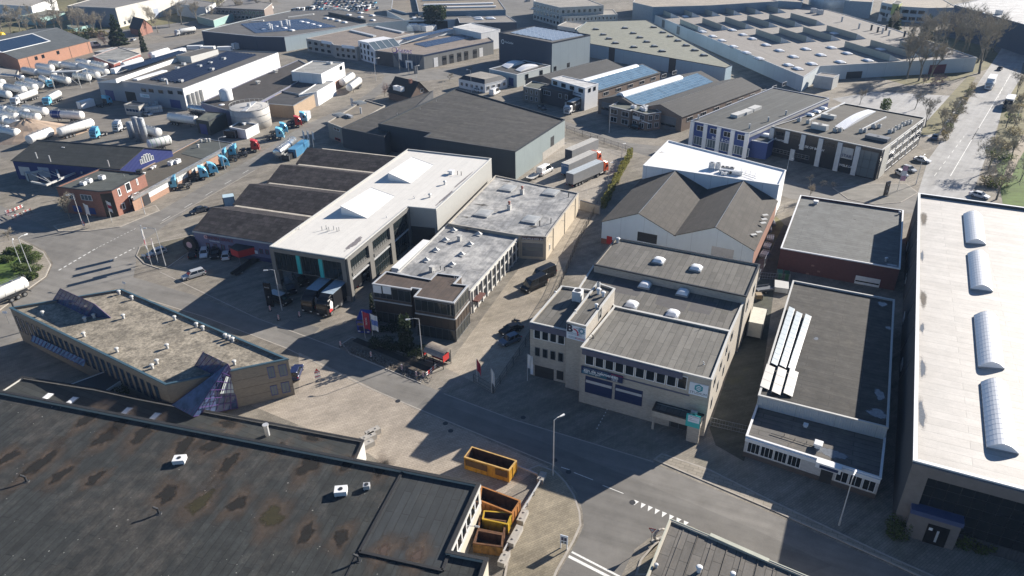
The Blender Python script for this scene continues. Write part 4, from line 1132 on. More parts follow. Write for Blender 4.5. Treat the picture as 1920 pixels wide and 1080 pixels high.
for (x, y, a, c_) in ((903, 384, 2.2, .8), (873, 407, 1.2, .6), (875, 428, 1.4, .5), (900, 433, 1.6, .5), (950, 340, 2.0, .8), (1000, 425, 1.5, .6)): up.patch(x, y, a, c_, stain_mat('soot_stain', (.07, .065, .06), .9, .4, .5, .9, 1.5), 'soot_stain', seed=x, irr=.5)
ri = [i for i in range(5) if (lo_.poly[i] - P(882, 545, 5).to_2d()).length < .5][0]
Lr = lo_.fac(ri)[3]; nb = 11
for k in range(nb):
 u_ = .6 + (Lr - 1.2) * k / nb
 lo_.win_uz(ri, u_ + .5, 2.7, u_ + (Lr - 1.2) / nb - .3, 4.3, F=M_GREY); lo_.win_uz(ri, u_ + .5, .5, u_ + (Lr - 1.2) / nb - .3, 2.3, F=M_GREY)
 lo_.band(ri, 0, 4.6, M_OFFW, u_ - .1, u_ + .25, d=.25, name='pilaster')
lo_.band(ri, 2.5, 2.75, plain('brown_awning', (.12, .05, .04), .7), .4, 3.8, d=1.3, name='awning')
wp = MB(); A_ = P(747, 503, 5.2); B_ = P(806, 450, 5.2); wp.obox((A_.x, A_.y, 0), (B_ - A_), Vector((-(B_ - A_).y, (B_ - A_).x, 0)).normalized() * 1.6, (0, 0, 5.1)); wp.build('white_side_bay', M_WHITE, b.root)
RO = roof_mat('dark_brown_felt', (.085, .065, .055), A9, 1, 6, .1, .5, (.13, .09, .065), seam=.35)
of = b.vol(8.0, [(698, 532), (770, 543), (773, 540), (788, 542), (776, 556), (851, 568), (878, 535), (852, 532), (865, 518), (819, 512), (807, 524), (724, 509)], wall_mat('umber_panels', (.075, .055, .042), 'panel', .15, pitch=1.1), RO, M_LIGHTM, par=.2)
def fac_at(v, px, h):
 p = P(*px, h).to_2d(); return min(range(len(v.poly)), key=lambda i: (v.poly[i] - p).length)
f1 = fac_at(of, (698, 532), 8); f2 = fac_at(of, (776, 556), 8); f3 = fac_at(of, (851, 568), 8)
M_GLOFF = glass_mat('office_glass', (.03, .035, .035), .04, .8); M_UMB = plain('umber_spandrel', (.055, .042, .034), .4, var=.15)
for f in (f1, f2, f3):
 L_ = of.fac(f)[3]; n_ = max(3, int(L_ / 1.25))
 of.win_uz(f, .1, 5.3, L_ - .1, 7.6, nx=n_, F=M_GREY, G=M_GLOFF, fw=.06, name='window_band'); of.band(f, 4.6, 4.8, M_LIGHTM, d=.16, name='floor_band')
 of.win_uz(f, .1, 2.5, L_ - .1, 4.55, nx=n_, F=M_DARK, G=M_UMB, fw=.05, name='spandrel_band')
 of.win_uz(f, .1, .1, L_ - .1, 2.4, nx=n_, F=M_GREY, G=M_GLOFF, fw=.06, name='window_band')
of.bandpx(f1, (699, 534), (716, 550), M_WHITE, d=.08, name='white_panel'); of.bandpx(f1, (717, 536), (734, 552), M_WHITE, d=.08, name='white_panel')
of.vent(852, 524, 'pipe', .6); of.vent(856, 526, 'pipe', .6)
# ---- white-roofed truck dealer
b = Bld('showroom', 'long white-roofed truck showroom with dark glazed bays and two teal panels on its front')
A10 = heading((506, 462), (764, 279), 9.5)
R10 = roof_mat('white_membrane', (.66, .64, .60), A10, 1.5, 16, .015, .06, (.5, .48, .46), rough=.55, seam=.08, grain=.05)
W10 = plain('warm_grey_frame', (.17, .165, .155), .55, var=.06)
H10 = 9.4
w10 = [P(*p, H10).to_2d() for p in ((506, 462), (647, 484.5), (764, 387), (817.5, 392), (921, 297), (764.5, 279.5))]
v = b.vol(H10, w10, wall_mat('warm_grey_cladding', (.33, .33, .315), 'plain', .06), R10, M_OFFW, par=.25, z0=4.4)
SW = v
dA = (w10[5] - w10[0]).normalized(); dB = (w10[1] - w10[0]).normalized()
gb = [w10[0] + dA * 13 + dB * .3, w10[1] + dA * 13 - dB * 1.5, w10[2] - dB * .6, w10[2] + dA * .4, w10[3] - dB * .3 + dA * .4, w10[4] - dA * .4 - dB * .3, w10[5] - dA * .4 + dB * .3]
gv = b.vol(4.45, gb, plain('dark_bay', (.03, .032, .035), .4), M_DARK, None, par=.1, wname='ground_floor', rname='floor_slab')
v2 = b.vol(4.5, [w10[2], w10[3], w10[4], w10[4] - dB * 3, w10[2] + dA * 3], wall_mat('warm_grey_cladding', (.36, .36, .34)), M_DARK, None, par=.05, wname='rear_wall', rname='floor_slab')
for p, s_ in ((w10[0], 1), (w10[1], -1)):
 cbm = MB(); q = p + dB * (.05 if s_ > 0 else -.85) + dA * .05
 cbm.obox((q.x, q.y, 0), (dB * .8).to_3d(), (dA * 1.2).to_3d(), (0, 0, 4.4)); cbm.build('corner_column', W10, b.root)
 cbm = MB(); q = p + dB * (.02 if s_ > 0 else -.90) + dA * .02; cbm.obox((q.x, q.y, 0), (dB * .88).to_3d(), (dA * 1.26).to_3d(), (0, 0, 1.1)); cbm.build('column_base', M_CONC, b.root)
LF = v.fac(0)[3]
v.band(0, 8.5, 9.25, W10, d=.3, name='frame_beam'); v.band(0, 4.4, 8.5, W10, 0, .9, d=.3, name='frame_pier'); v.band(0, 4.4, 8.5, W10, LF - .9, LF, d=.3, name='frame_pier')
M_GLSH = glass_mat('showroom_glass', (.015, .022, .024), .05, .7)
for a_, c_ in ((.95, LF * .34), (LF * .40, LF * .64), (LF * .70, LF - .95)): v.win_uz(0, a_, 4.5, c_, 8.45, nx=4, ny=1, F=M_DARK, G=M_GLSH, fw=.1, name='showroom_window')
for a_ in (LF * .345, LF * .645): v.band(0, 4.45, 8.45, M_TEAL, a_, a_ + LF * .048, d=.22, name='teal_panel')
LS = v.fac(1)[3]
pil = [0, LS * .29, LS * .36, LS * .63, LS * .70, LS * .985]
for a_, c_ in ((0, .9), (LS * .30, LS * .30 + 1.6), (LS * .64, LS * .64 + 1.6), (LS - .8, LS)): v.band(1, 0, 8.6, W10, a_, c_, d=.45, name='pier')
v.band(1, 8.6, 9.25, W10, d=.46, name='frame_beam')
for a_, c_ in ((.95, LS * .295), (LS * .30 + 1.65, LS * .635), (LS * .64 + 1.65, LS - .85)):
 v.win_uz(1, a_, 4.5, c_, 8.5, nx=8, ny=2, F=M_DARK, G=M_GLSH, fw=.1, name='showroom_window')
 if a_ > 2: v.win_uz(1, a_, .2, c_, 4.3, nx=8, ny=2, F=M_DARK, G=M_GLSH, fw=.1, name='showroom_window')
 v.band(1, 4.2, 4.5, M_LIGHTM, a_, c_, d=.25, name='canopy_rail')
v.band(1, 5.2, 5.9, W10, LS * .30 + 1.65, LS * .635, d=.6, name='spandrel'); v.band(1, 5.2, 5.9, W10, .95, LS * .295, d=.6, name='spandrel')
v.door_uz(2, .4, .02, v.fac(2)[3] - .6, 4.8, M_DARK, nsec=6)
v.band(3, 0.02, 9.0, plain('silver_cladding', (.40, .40, .385), .45, .1, var=.05), d=.06, name='cladding_panel')
def wedge(TL, TR, BR, BL, hh):
 z = v.rz; tl, tr, br, bl = (P(*p, z) for p in (TL, TR, BR, BL)); up_ = Vector((0, 0, hh))
 mb = MB(); mb.face([bl + up_, br, tr, tl + up_ * .12]); mb.face([bl, br, bl + up_]); mb.face([tr, tl, tl + up_ * .12]); mb.face([tl, bl, bl + up_, tl + up_ * .12])
 mb.build('roof_monitor', plain('bright_roof_panel', (.78, .78, .77), .5, var=.03), b.root)
 ed = MB()
 for a_, c_ in ((tl + up_ * .12, tr), (br, bl + up_)): ed.tube(a_, c_, .07, .07, 5)
 ed.build('edge_trim', M_LIGHTM, b.root)
zr = v.rz
wedge((696, 353.5), (740, 368), (688, 409.5), (640.5, 402), 1.9)
wedge((772.5, 296), (812.5, 309.5), (770, 344), (728.5, 337), 1.7)
for q in ((604, 432), (612, 430), (617, 433), (626, 431), (632, 434), (614, 435), (636, 433)): v.vent(*q, 'pipe', .8, M_STEEL)
v.vent(846, 326, 'box', 1.2, M_WHITE); v.vent(858, 328, 'pipe', .9, M_DARK); v.vent(865, 329, 'pipe', .9, M_DARK); v.vent(834, 346, 'hat', .9); v.vent(806, 370, 'hat', .9); v.vent(777, 372, 'bent', .8); v.vent(561, 430, 'bent', .7); v.vent(725, 408, 'bent', .6)
for (x, y, a, c_) in ((664, 456, 6.5, .9), (835, 370, 8, .5), (868, 338, 9, .4)): v.patch(x, y, a, c_, stain_mat('edge_damp', (.22, .20, .20), .5, .3, .2, .9, 1), 'damp_patch', seed=x, irr=.3, ang=heading((647, 484), (764, 387), H10))
# ---- four ridged roofs of the tyre shop
b = Bld('tyre_shop', 'blue-fronted tyre shop under four parallel dark corrugated ridges')
A11 = heading((391, 389), (575, 417), 7)
R11 = roof_mat('dark_corrugated', (.035, .03, .033), A11, .9, 1.5, .3, .6, (.085, .075, .072), seam=.6, corr=.18, grain=.4)
R11.name = 'dark_corrugated'
W11 = plain('blue_grey_render', (.14, .145, .235), .7, var=.1)
M_VAL = plain('valley_gutter', (.40, .37, .32), .9, var=.2)
g = None
for k, (e0, e1, r0, r1) in enumerate((((362, 432), (520, 457), (391, 389), (580, 412)), ((438, 384), (581, 402), (462, 345), (627, 364)), ((500, 344), (641, 361), (524, 309), (680, 325)), ((555, 307), (697, 324), (576, 277), (726, 290)))):
 he, hr = 4.9, 7.4
 A_, B_ = P(*e0, he).to_2d(), P(*e1, he).to_2d()
 rA = P(*r0, hr).to_2d(); u_ = (B_ - A_).normalized(); n_ = Vector((-u_.y, u_.x))
 dp = (rA - A_).dot(n_); dp = max(3.0, dp)
 Dq = A_ + n_ * dp * 2
 def hit(p):      # where a line along the ridge meets the showroom's side wall
  w_ = w10[0] - p; den = u_.x * dA.y - u_.y * dA.x
  return p + u_ * ((w_.x * dA.y - w_.y * dA.x) / den - .02)
 q = [A_, hit(A_), hit(Dq), Dq]
 vv = b.gable(he, q, hr, W11, R11, 'u', .15)
 vm = MB(); a3 = (q[3]).to_3d(); vm.obox((a3.x - n_.x * .5, a3.y - n_.y * .5, he - .3), (q[2] - q[3]).to_3d(), (n_ * 1.0).to_3d(), (0, 0, .55)); vm.build('valley_gutter', M_VAL, b.root)
 if k == 0: g = vv
 vv.q0 = q
v = g
v.band(0, 4.6, 4.9, M_OFFW, d=.3, name='gutter'); v.band(0, .0, 1.0, plain('navy_plinth', (.04, .045, .12), .6), d=.03, name='plinth')
M_PURP = plain('purple_frame', (.10, .03, .06), .5)
for k in range(4): v.win(0, (386 + k * 14, 455 + k * 1.6), (395 + k * 14, 467 + k * 1.6), F=M_PURP, fw=.15, G=M_GLASSL)
for k in range(2): v.win(0, (486 + k * 11, 466 + k * 1.5), (494 + k * 11, 476 + k * 1.5), F=M_PURP, fw=.15, G=M_GLASSL)
v.txt(0, 411, 448, 'BANDEN SERVICE', .95, plain('dark_red_lettering', (.16, .015, .03), .5, var=0), .12); v.txt(0, 403, 452, 'bandenspecialist', .42, M_INKW, .12)
u_, z_ = v.fp(0, 386, 444); em = MB(); em.tube(v.wpt(0, u_, z_, .02), v.wpt(0, u_, z_, .12), .5, .5, 18); em.build('round_emblem', plain('pale_red_print', (.6, .4, .42), .5), b.root)
u0, z1 = v.fp(0, 443, 460); u1, _ = v.fp(0, 478, 470)
rb = MB(); pts = [v.wpt(0, u0, 0, 0), v.wpt(0, u0, 0, 2.0), v.wpt(0, u0 + (u1 - u0) * .55, 0, 2.8), v.wpt(0, u1, 0, 0)]
pts = [(p.x, p.y) for p in pts]
if area2([Vector(p) for p in pts]) < 0: pts.reverse()
rb.prism(pts, 1.6, 3.1, bottom=True); rb.build('oriel', M_RED, b.root); rb = MB(); rb.prism(pts, 3.1, 3.35); rb.build('oriel_roof', M_DARK, b.root)
rp = MB(); rp.tube((pts[2][0], pts[2][1], 0), (pts[2][0], pts[2][1], 1.6), .06, .06, 6); rp.build('oriel_post', M_STEEL, b.root)
v.bandpx(0, (475, 469), (484, 476), M_SIGNW, d=.06, name='notice_board')
tb = MB(); tc = v.wpt(0, -1.2, 1.6, .3); dv = v.fac(0)[2].to_3d(); tb.tube(tc + dv * .6, tc - dv * .6, 1.75, 1.75, 24); ty = tb.build('giant_tyre', M_RUBBER, b.root)
tb = MB(); tb.tube(tc + dv * .605, tc + dv * .66, .75, .75, 18); tb.build('tyre_emblem', plain('pale_red_print', (.6, .4, .42)), ty, off=origin(b.root))
# ---- gravel-roofed office with glass wedges, left
b = Bld('gravel_office', 'brown brick office with pale gravel roof and two purple glass wedges at the road bend')
H12 = 6.85
R12 = roof_mat('gravel', (.255, .225, .178), 0, 50, 50, .0, .7, (.10, .09, .07), seam=0, sscale=.16, grain=.5)
W12 = wall_mat('brown_brick', (.185, .16, .13), 'brick', .1)
M_EDGE = plain('blue_edge', (.05, .10, .135), .5)
v = b.vol(H12, [(18, 577), (310, 721), (434, 695), (540, 673), (228, 542)], W12, R12, M_EDGE, par=.35, cw=.25)
v.wins(0, (28, 592), (305, 757), 24, .55, F=M_DARK, G=M_GLASSB, fw=.06);
fr_ = 2
for (TL, BR) in (((500, 689), (517, 707)), ((521, 685), (540, 703)), ((506, 724), (522, 739)), ((526, 718), (545, 734))): v.win(fr_, TL, BR, F=M_BLUEDOOR, nx=2, G=M_GLASSL)
for zz in (1.6, 3.2, 4.8): v.band(fr_, zz, zz + .06, plain('joint_line', (.09, .075, .06)), d=.015, name='brick_course')
for q in ((224, 552), (248, 562), (81, 591), (160, 602), (177, 596), (232, 597), (328, 600), (369, 613), (381, 619), (423, 634), (430, 637), (437, 641), (158, 631), (220, 660), (314, 653), (295, 682), (286, 691), (440, 684)): v.vent(*q, 'hat', .8, M_OFFW)
M_PURG = plain('tinted_glass', (.045, .07, .145), .1, 0, .6, .7, .8); M_PURF = plain('purple_steel', (.07, .03, .15), .45)
class BARS:
 def __init__(s): s.t = []
 def tube(s, a, c, r0, r1, n): s.t.append((a, c, r0, n))
 def done(s, o):
  for a, c, r, n in s.t:
   m_ = MB(); m_.tube(a, c, r, r, n); m_.build('glazing_bar', M_PURF, o, off=origin(b.root))
def glass_wedge(ridge, feet, gables, nb, name='glass_wedge'):
 """two sloping glazed planes over a ridge, with glazing bars"""
 (ra, rb_) = ridge
 mb = MB(); bars = BARS()
 for (fa, fb) in feet:
  mb.face([fa, fb, rb_, ra])
  for k in range(nb + 1):
   bars.tube(fa.lerp(fb, k / nb), ra.lerp(rb_, k / nb), .05, .05, 5)
  for k in (0, .5, 1): bars.tube(fa.lerp(ra, k), fb.lerp(rb_, k), .05, .05, 5)
 for gq in gables:
  mb.face(gq)
  for a_, c_ in zip(gq, gq[1:] + gq[:1]): bars.tube(a_, c_, .06, .06, 5)
 o = mb.build(name, M_PURG, b.root); bars.done(o)
 return o
zr = v.rz
r0, r1 = P(113, 541, zr + 2.6), P(177, 570, zr + 2.6)
f0, f1_ = P(99, 563, zr), P(163, 593, zr); k0, k1 = 2 * r0 - f0, 2 * r1 - f1_; k0.z = k1.z = zr
glass_wedge((r0, r1), ((f0, f1_), (k0, k1)), ([f1_, k1, r1], [k0, f0, r0]), 9)
rt, rb0 = P(381, 660, zr + 2.8), P(427, 682, zr + 2.8)
tip = P(362, 781, 3.5)
a0, a1_ = P(365, 686, zr), P(398, 702, zr)
mb = MB(); bars = BARS()
lw = P(322, 760, 3.5)
mb.face([a0, a1_, rb0, rt]); mb.face([lw, tip, rb0, a1_])
er = P(446, 765, 0.05)
mb.face([tip, er, P(434, 695, zr), rb0])
for (A_, B_, C_, D_, n_) in ((a0, a1_, rt, rb0, 5), (lw, tip, a1_, rb0, 7)):
 for k in range(n_ + 1): bars.tube(A_.lerp(B_, k / n_), C_.lerp(D_, k / n_), .06, .06, 5)
bars.tube(lw.lerp(a1_, .5), tip.lerp(rb0, .5), .05, .05, 5)
for k in range(7):
 bars.tube(tip.lerp(er, k / 6), rb0.lerp(P(434, 695, zr), k / 6), .06, .06, 5)
 bars.tube(tip.lerp(rb0, k / 6), er.lerp(P(434, 695, zr), k / 6), .05, .05, 5)
o = mb.build('entrance_wedge', M_PURG, b.root); bars.done(o)
wp = MB()
for t0, t1, s0_, s1_ in ((.42, .66, .45, .95),):
 q = [(tip.lerp(er, s0_)).lerp(rb0.lerp(P(434, 695, zr), s0_), t0), (tip.lerp(er, s1_)).lerp(rb0.lerp(P(434, 695, zr), s1_), t0), (tip.lerp(er, s1_)).lerp(rb0.lerp(P(434, 695, zr), s1_), .8), (tip.lerp(er, s0_)).lerp(rb0.lerp(P(434, 695, zr), s0_), .8)]
 wp.face([p + Vector((0, -.05, 0)) for p in q])
wp.build('white_blind', plain('pale_blind', (.45, .5, .5), .5), o, off=origin(b.root))
u0, _ = v.fp(0, 62, 640); cz = 3.0
cp = MB(); A_ = P(62, 629, 3.4); B_ = P(161, 676, 3.4); C_ = P(145, 686, 2.6); D_ = P(58, 640, 2.6); cp.obox(A_, B_ - A_, D_ - A_, (0, 0, .08)); o = cp.build('glass_canopy', M_PURG, b.root)
cpb = BARS()
for k in range(15): cpb.tube(A_.lerp(B_, k / 14) + Vector((0, 0, .11)), D_.lerp(C_, k / 14) + Vector((0, 0, .11)), .05, .05, 5)
cpb.done(o)
co_ = MB(); c_ = P(44, 622, 0); co_.tube(c_, c_ + Vector((0, 0, 6.4)), .15, .15, 8); co_.build('column', M_DARK, b.root)
# ---- low garage wall under the overhang
b = Bld('garage', 'low pale garage with two dark doors under the gravel-roofed office')
v = b.vol(2.6, [(126, 722), (196, 696), (230, 712), (180, 745)], M_OFFW, M_DARK, None, par=.1)
v.door_uz(0, 1.0, .02, 3.0, 2.2, M_DARK); v.door_uz(0, 5.2, .02, 7.2, 2.3, M_DARK)
# ================================================================ buildings in the far half
def q4(*p): return list(p)
# ---- big dark-roofed hall in the middle
b = Bld('hall', 'wide hall with large dark brown felt roof behind the white-roofed showroom')
A20 = heading((794, 257), (966, 284), 8)
R20 = roof_mat('brown_black_felt', (.050, .048, .046), A20, 1.3, 10, .12, .5, (.075, .07, .058), seam=.35, grain=.3)
W20 = wall_mat('shaded_teal_cladding', (.035, .047, .06), 'rib', .08, pitch=.3)  # shade on the front put into this darker teal
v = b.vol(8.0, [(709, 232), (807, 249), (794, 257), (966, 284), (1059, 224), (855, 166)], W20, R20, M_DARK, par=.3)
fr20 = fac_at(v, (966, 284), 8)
v.band(fr20, 2.4, 7.7, wall_mat('sunlit_teal_cladding', (.24, .285, .29), 'rib', .08, pitch=.3), d=.05, name='side_cladding'); v.band(fr20, 0, 2.4, wall_mat('sunlit_teal_cladding', (.24, .285, .29)), 0, v.fac(fr20)[3] * .52, d=.05, name='side_cladding'); v.band(fr20, 0, 2.4, M_CONC, v.fac(fr20)[3] * .52, v.fac(fr20)[3], d=.08, name='concrete_plinth'); v.door(fr20, (1032, 258), (1038, 300), M_DARK, nsec=4)  # sunlight put into the colour: this side painted lighter than the shaded front
for k in range(3): v.vent(*((788, 205), (818, 190), (745, 215))[k], 'pipe', .5)
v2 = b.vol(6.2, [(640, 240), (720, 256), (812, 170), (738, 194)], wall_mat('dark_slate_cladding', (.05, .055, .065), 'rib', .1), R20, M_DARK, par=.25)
b = Bld('office_building', 'low concrete office with gravel roof and flat rooflights at the street bend')
v = b.vol(5.2, [(614, 229), (648, 242), (722, 198), (684, 187)], wall_mat('old_concrete_wall', (.26, .235, .205), 'panel', .15, pitch=3), roof_mat('old_gravel', (.20, .175, .14), 0, 50, 50, 0, .5, (.12, .1, .08), seam=0), M_CONC, par=.25)
for q in ((674, 194), (637, 217)): v.dome(*q, 4.2, 3.0, .15, mt=plain('grey_dome', (.17, .18, .18), .4), curb=.5)
v.ac(655, 220, 3.4, 1.0, .8, 'front'); v.vent(677, 213, 'stack', 1.1)
v.win(0, (625, 237), (637, 247), nx=2); v.win(0, (628, 257), (639, 266), nx=2, F=M_RED)
# ---- brick office at the junction, its long low wing and the blue hall behind
b = Bld('brick_office', 'two-storey red brick office with flat grey roof at the road junction')
R13 = roof_mat('slate_felt', (.075, .083, .077), heading((105, 350), (209, 357), 7), 1.1, 8, .08, .3)
v = b.vol(6.9, [(105, 350), (185, 359), (209, 357), (271, 325), (187, 316)], M_BRICKR, R13, M_DARK, par=.3)
f0, f2 = fac_at(v, (105, 350), 6.9), fac_at(v, (209, 357), 6.9)
v.win(f0, (127, 362), (142, 374), nx=2, G=M_GLASSL); v.win(f0, (150, 364), (174, 377), nx=3, G=M_GLASSL); v.bandpx(f0, (136, 385), (155, 398), M_BLUEDOOR, d=.08, name='shutter'); v.bandpx(f0, (158, 388), (181, 402), M_BLUEDOOR, d=.08, name='shutter')
fm = fac_at(v, (185, 359), 6.9); v.door_uz(fm, .1, .02, v.fac(fm)[3] - .1, 6.2, M_BLACKP, nsec=3)
for TL, BR in (((219, 355), (228, 366)), ((233, 345), (247, 357)), ((254, 336), (260, 346)), ((227, 382), (236, 391)), ((240, 368), (255, 379))): v.win(f2, TL, BR, F=M_WHITE, fw=.18)
v.ac(168, 342, 1.4, 1.0, 1.0, mt=M_WHITE); v.ac(157, 347, 1.3, 1.0, .9, mt=M_WHITE); v.ac(192, 336, 1.4, 1.1, 1.0, mt=M_WHITE); v.vent(233, 331, 'pipe', .6)
st = MB(); c_ = P(262, 324, 6.6); st.tube(c_, c_ + Vector((0, 0, .8)), .8, .8, 12); st.build('tank_cover', M_DARK, b.root)
b = Bld('low_wing', 'long low brick wing with brown gravel roof and white window bays along the street')
v = b.vol(3.7, [(246, 371), (437, 268), (376, 259), (262, 319)], wall_mat('wing_brick', (.33, .20, .14), 'brick', .1), roof_mat('brown_gravel', (.09, .08, .063), 0, 60, 60, 0, .4, (.08, .075, .06), seam=0), M_STEEL, par=.2)
v.slab([(340, 288), (380, 298), (434, 269), (376, 261)], R13, 'roof_section', th=.08)
v.band(0, 3.0, 3.75, M_STEEL, d=.5, name='canopy_fascia')
v.bandpx(0, (277, 359), (316, 350), M_WHITE, d=.06, name='white_panel')
v.wins(0, (318, 337), (352, 331), 6, .92, F=M_WHITE, G=plain('white_infill', (.55, .55, .53), .5), fw=.1); v.wins(0, (358, 315), (382, 313), 4, .9, F=M_WHITE, G=plain('white_infill', (.55, .55, .53), .5), fw=.1)
v.win(0, (281, 358), (304, 356), nx=3, F=M_WHITE)
v.door_uz(0, 3.5, .02, 6.0, 2.6, M_DARK, nsec=1)
for q in ((322, 309), (333, 306)): v.ac(*q, 1.8, 1.2, 1.1, mt=M_WHITE)
for q in ((387, 266), (393, 266), (372, 277), (378, 268)): v.vent(*q, 'hat', 1.0, M_OFFW)
for q in ((270, 327), (285, 317), (290, 314)): v.vent(*q, 'box', .7, M_WHITE)
b = Bld('gabled_hall', 'dark-roofed gabled hall with bright blue gable wall and fan window left')
W_B = wall_mat('royal_blue_cladding', (.012, .024, .14), 'rib', .06, pitch=.4)
R21 = roof_mat('black_corrugated', (.05, .054, .052), heading((23, 301), (225, 317), 6), 1.1, 3, .06, .35, (.09, .09, .085), seam=.3, corr=.25)
he = 5.4
A_, B_ = P(23, 301, he).to_2d(), P(225, 317, he).to_2d(); D_ = P(322, 281, he).to_2d()
v = b.gable(he, [A_, B_, D_, A_ + D_ - B_], 8.6, W_B, R21, 'u', .3, M_DARK)
v.bandpx(0, (26, 305), (120, 325), plain('grey_panelling', (.2, .22, .26), .6), d=.04, name='wall_panel') if False else None
v.door(0, (34, 312), (60, 330), M_LIGHTM, nsec=6); v.door(0, (70, 313), (97, 334), plain('pale_blue_door', (.3, .34, .42), .5), nsec=6)
u0, z0 = v.fp(1, 262, 303); u1, z1 = v.fp(1, 285, 284)
for k in range(6):
 x0 = u0 + (u1 - u0) * k / 6; hh_ = 2.3 * math.sqrt(max(.1, 1 - ((k + .5) / 3 - 1) ** 2))
 v.win_uz(1, x0 + .08, 4.6, x0 + (u1 - u0) / 6 - .05, 4.6 + round(hh_, 1), F=M_WHITE, G=M_GLASSL, fw=.1, name='fan_window')
for q in ((105, 277), (122, 280), (127, 276)): v.vent(0, 0, 'box', 1.0, M_WHITE, loc=v.rl(*q, 7.2))
for q in ((95, 303), (70, 297), (205, 312)): v.vent(0, 0, 'pipe', 1.6, M_LIGHTM, loc=v.rl(*q, 6.2))
# ---- tank-cleaning depot hall
b = Bld('depot_hall', 'grey depot hall with white side wall and dark solar arrays in the tanker yard')
W14 = wall_mat('depot_grey', (.30, .32, .36), 'plain', .06)
R14 = roof_mat('depot_felt', (.10, .095, .09), heading((181, 146), (342, 166), 8), 1.2, 10, .06, .3)
v = b.vol(8.0, [(181, 146), (342, 166), (521, 98), (343, 92)], W14, R14, M_STEEL, par=.25)
PVD = solar_mat('dark_panels', heading((342, 166), (521, 98), 8), 1.6, 1.0, (.008, .012, .028), (.05, .06, .08))
def ridge_wall(v, p0, p1, hh, wd, mt, rm, name='roof_monitor', slope=True):
 """upright lit face along p0-p1 with a roof falling away behind it"""
 A_, B_ = P(*p0, v.rz), P(*p1, v.rz); e_ = (B_ - A_).normalized(); n_ = Vector((-e_.y, e_.x, 0)) * wd
 up_ = Vector((0, 0, hh)); mb = MB(); lo = Vector((0, 0, 0 if slope else hh))
 mb.face([A_, B_, B_ + up_, A_ + up_], 0); mb.face([A_ + up_, B_ + up_, B_ + n_ + lo * .98, A_ + n_ + lo * .98], 1)
 mb.face([B_, B_ + n_, B_ + n_ + lo, B_ + up_] if not slope else [B_, B_ + n_, B_ + up_], 0); mb.face([A_, A_ + up_, A_ + n_] if slope else [A_, A_ + up_, A_ + n_ + lo, A_ + n_], 0)
 if not slope: mb.face([A_ + n_, A_ + n_ + lo, B_ + n_ + lo, B_ + n_], 0)
 return mb.build(name, [mt, rm], v.root)
ridge_wall(v, (219, 156), (380, 99), 1.6, 9, M_WHITE, R14)
v.arrays(((228, 128), (336, 96), (352, 98), (244, 133)), PVD, 3, z=v.rz + 1.5, tilt=.3)
v.arrays(((282, 150), (428, 98), (484, 104), (345, 156)), PVD, 9, tilt=.5, gap=.42)
ridge_wall(v, (360, 118), (411, 104), 2.6, 8, M_OFFW, R14, 'roof_house', False)
for a_, c_ in (((217, 139), (272, 123)), ((292, 112), (350, 98)), ((258, 151), (314, 134))):
 A_, B_ = P(*a_, v.rz), P(*c_, v.rz); mb = MB(); mb.obox(A_, B_ - A_, Vector((-(B_ - A_).y, (B_ - A_).x, 0)).normalized() * 2.2, (0, 0, .5 if a_[0] > 250 and a_[0] < 260 else 1.9)); mb.build('rooflight_strip', M_DOME, b.root)
for q in ((308, 152), (340, 154), (333, 130), (345, 122), (375, 126), (395, 120), (420, 112), (398, 132)): v.ac(*q, 1.6, 1.2, 1.0, mt=M_LIGHTM)
v.vent(314, 158, 'stack', 1.0, M_WHITE)
v.door(0, (196, 168), (219, 196), M_BLUEDOOR, nsec=6); v.door(0, (234, 171), (258, 193), plain('dark_opening', (.03, .028, .026), .9), nsec=1); v.door(0, (318, 186), (341, 204), M_BLUEDOOR, nsec=6)
for q in ((264, 165), (278, 166), (296, 168), (314, 169), (332, 170)): v.win(0, q, (q[0] + 11, q[1] + 8), F=M_GREY, fw=.08)
v.bandpx(0, (262, 175), (281, 184), M_SIGNW, d=.08, name='sign_board'); v.txt(0, 273, 179.5, 'Logistics', 1.0, M_INKT, .1)
v.band(1, 0, 7.9, wall_mat('bright_white_wall', (.72, .72, .72), 'panel', .04, pitch=7), d=.1, name='white_cladding')
for k in range(4): c_ = v.wpt(1, 2 + k * 2.4, 0, .5); mb = MB(); mb.tube(c_, c_ + Vector((0, 0, 5.5)), .6, .6, 10); mb.build('cleaning_column', M_OFFW, b.root)
b = Bld('gatehouse', 'small beige gatehouse with blue window band in front of the depot hall')
v = b.vol(3.6, [(232, 196), (259, 199), (277, 192), (250, 189)], plain('beige_panel', (.4, .38, .34), .6), M_DARK, M_STEEL, par=.2)
for f in (0, 1): v.win_uz(f, .4, 1.2, v.fac(f)[3] - .4, 2.4, nx=4, F=M_WHITE, G=M_GLASSB)
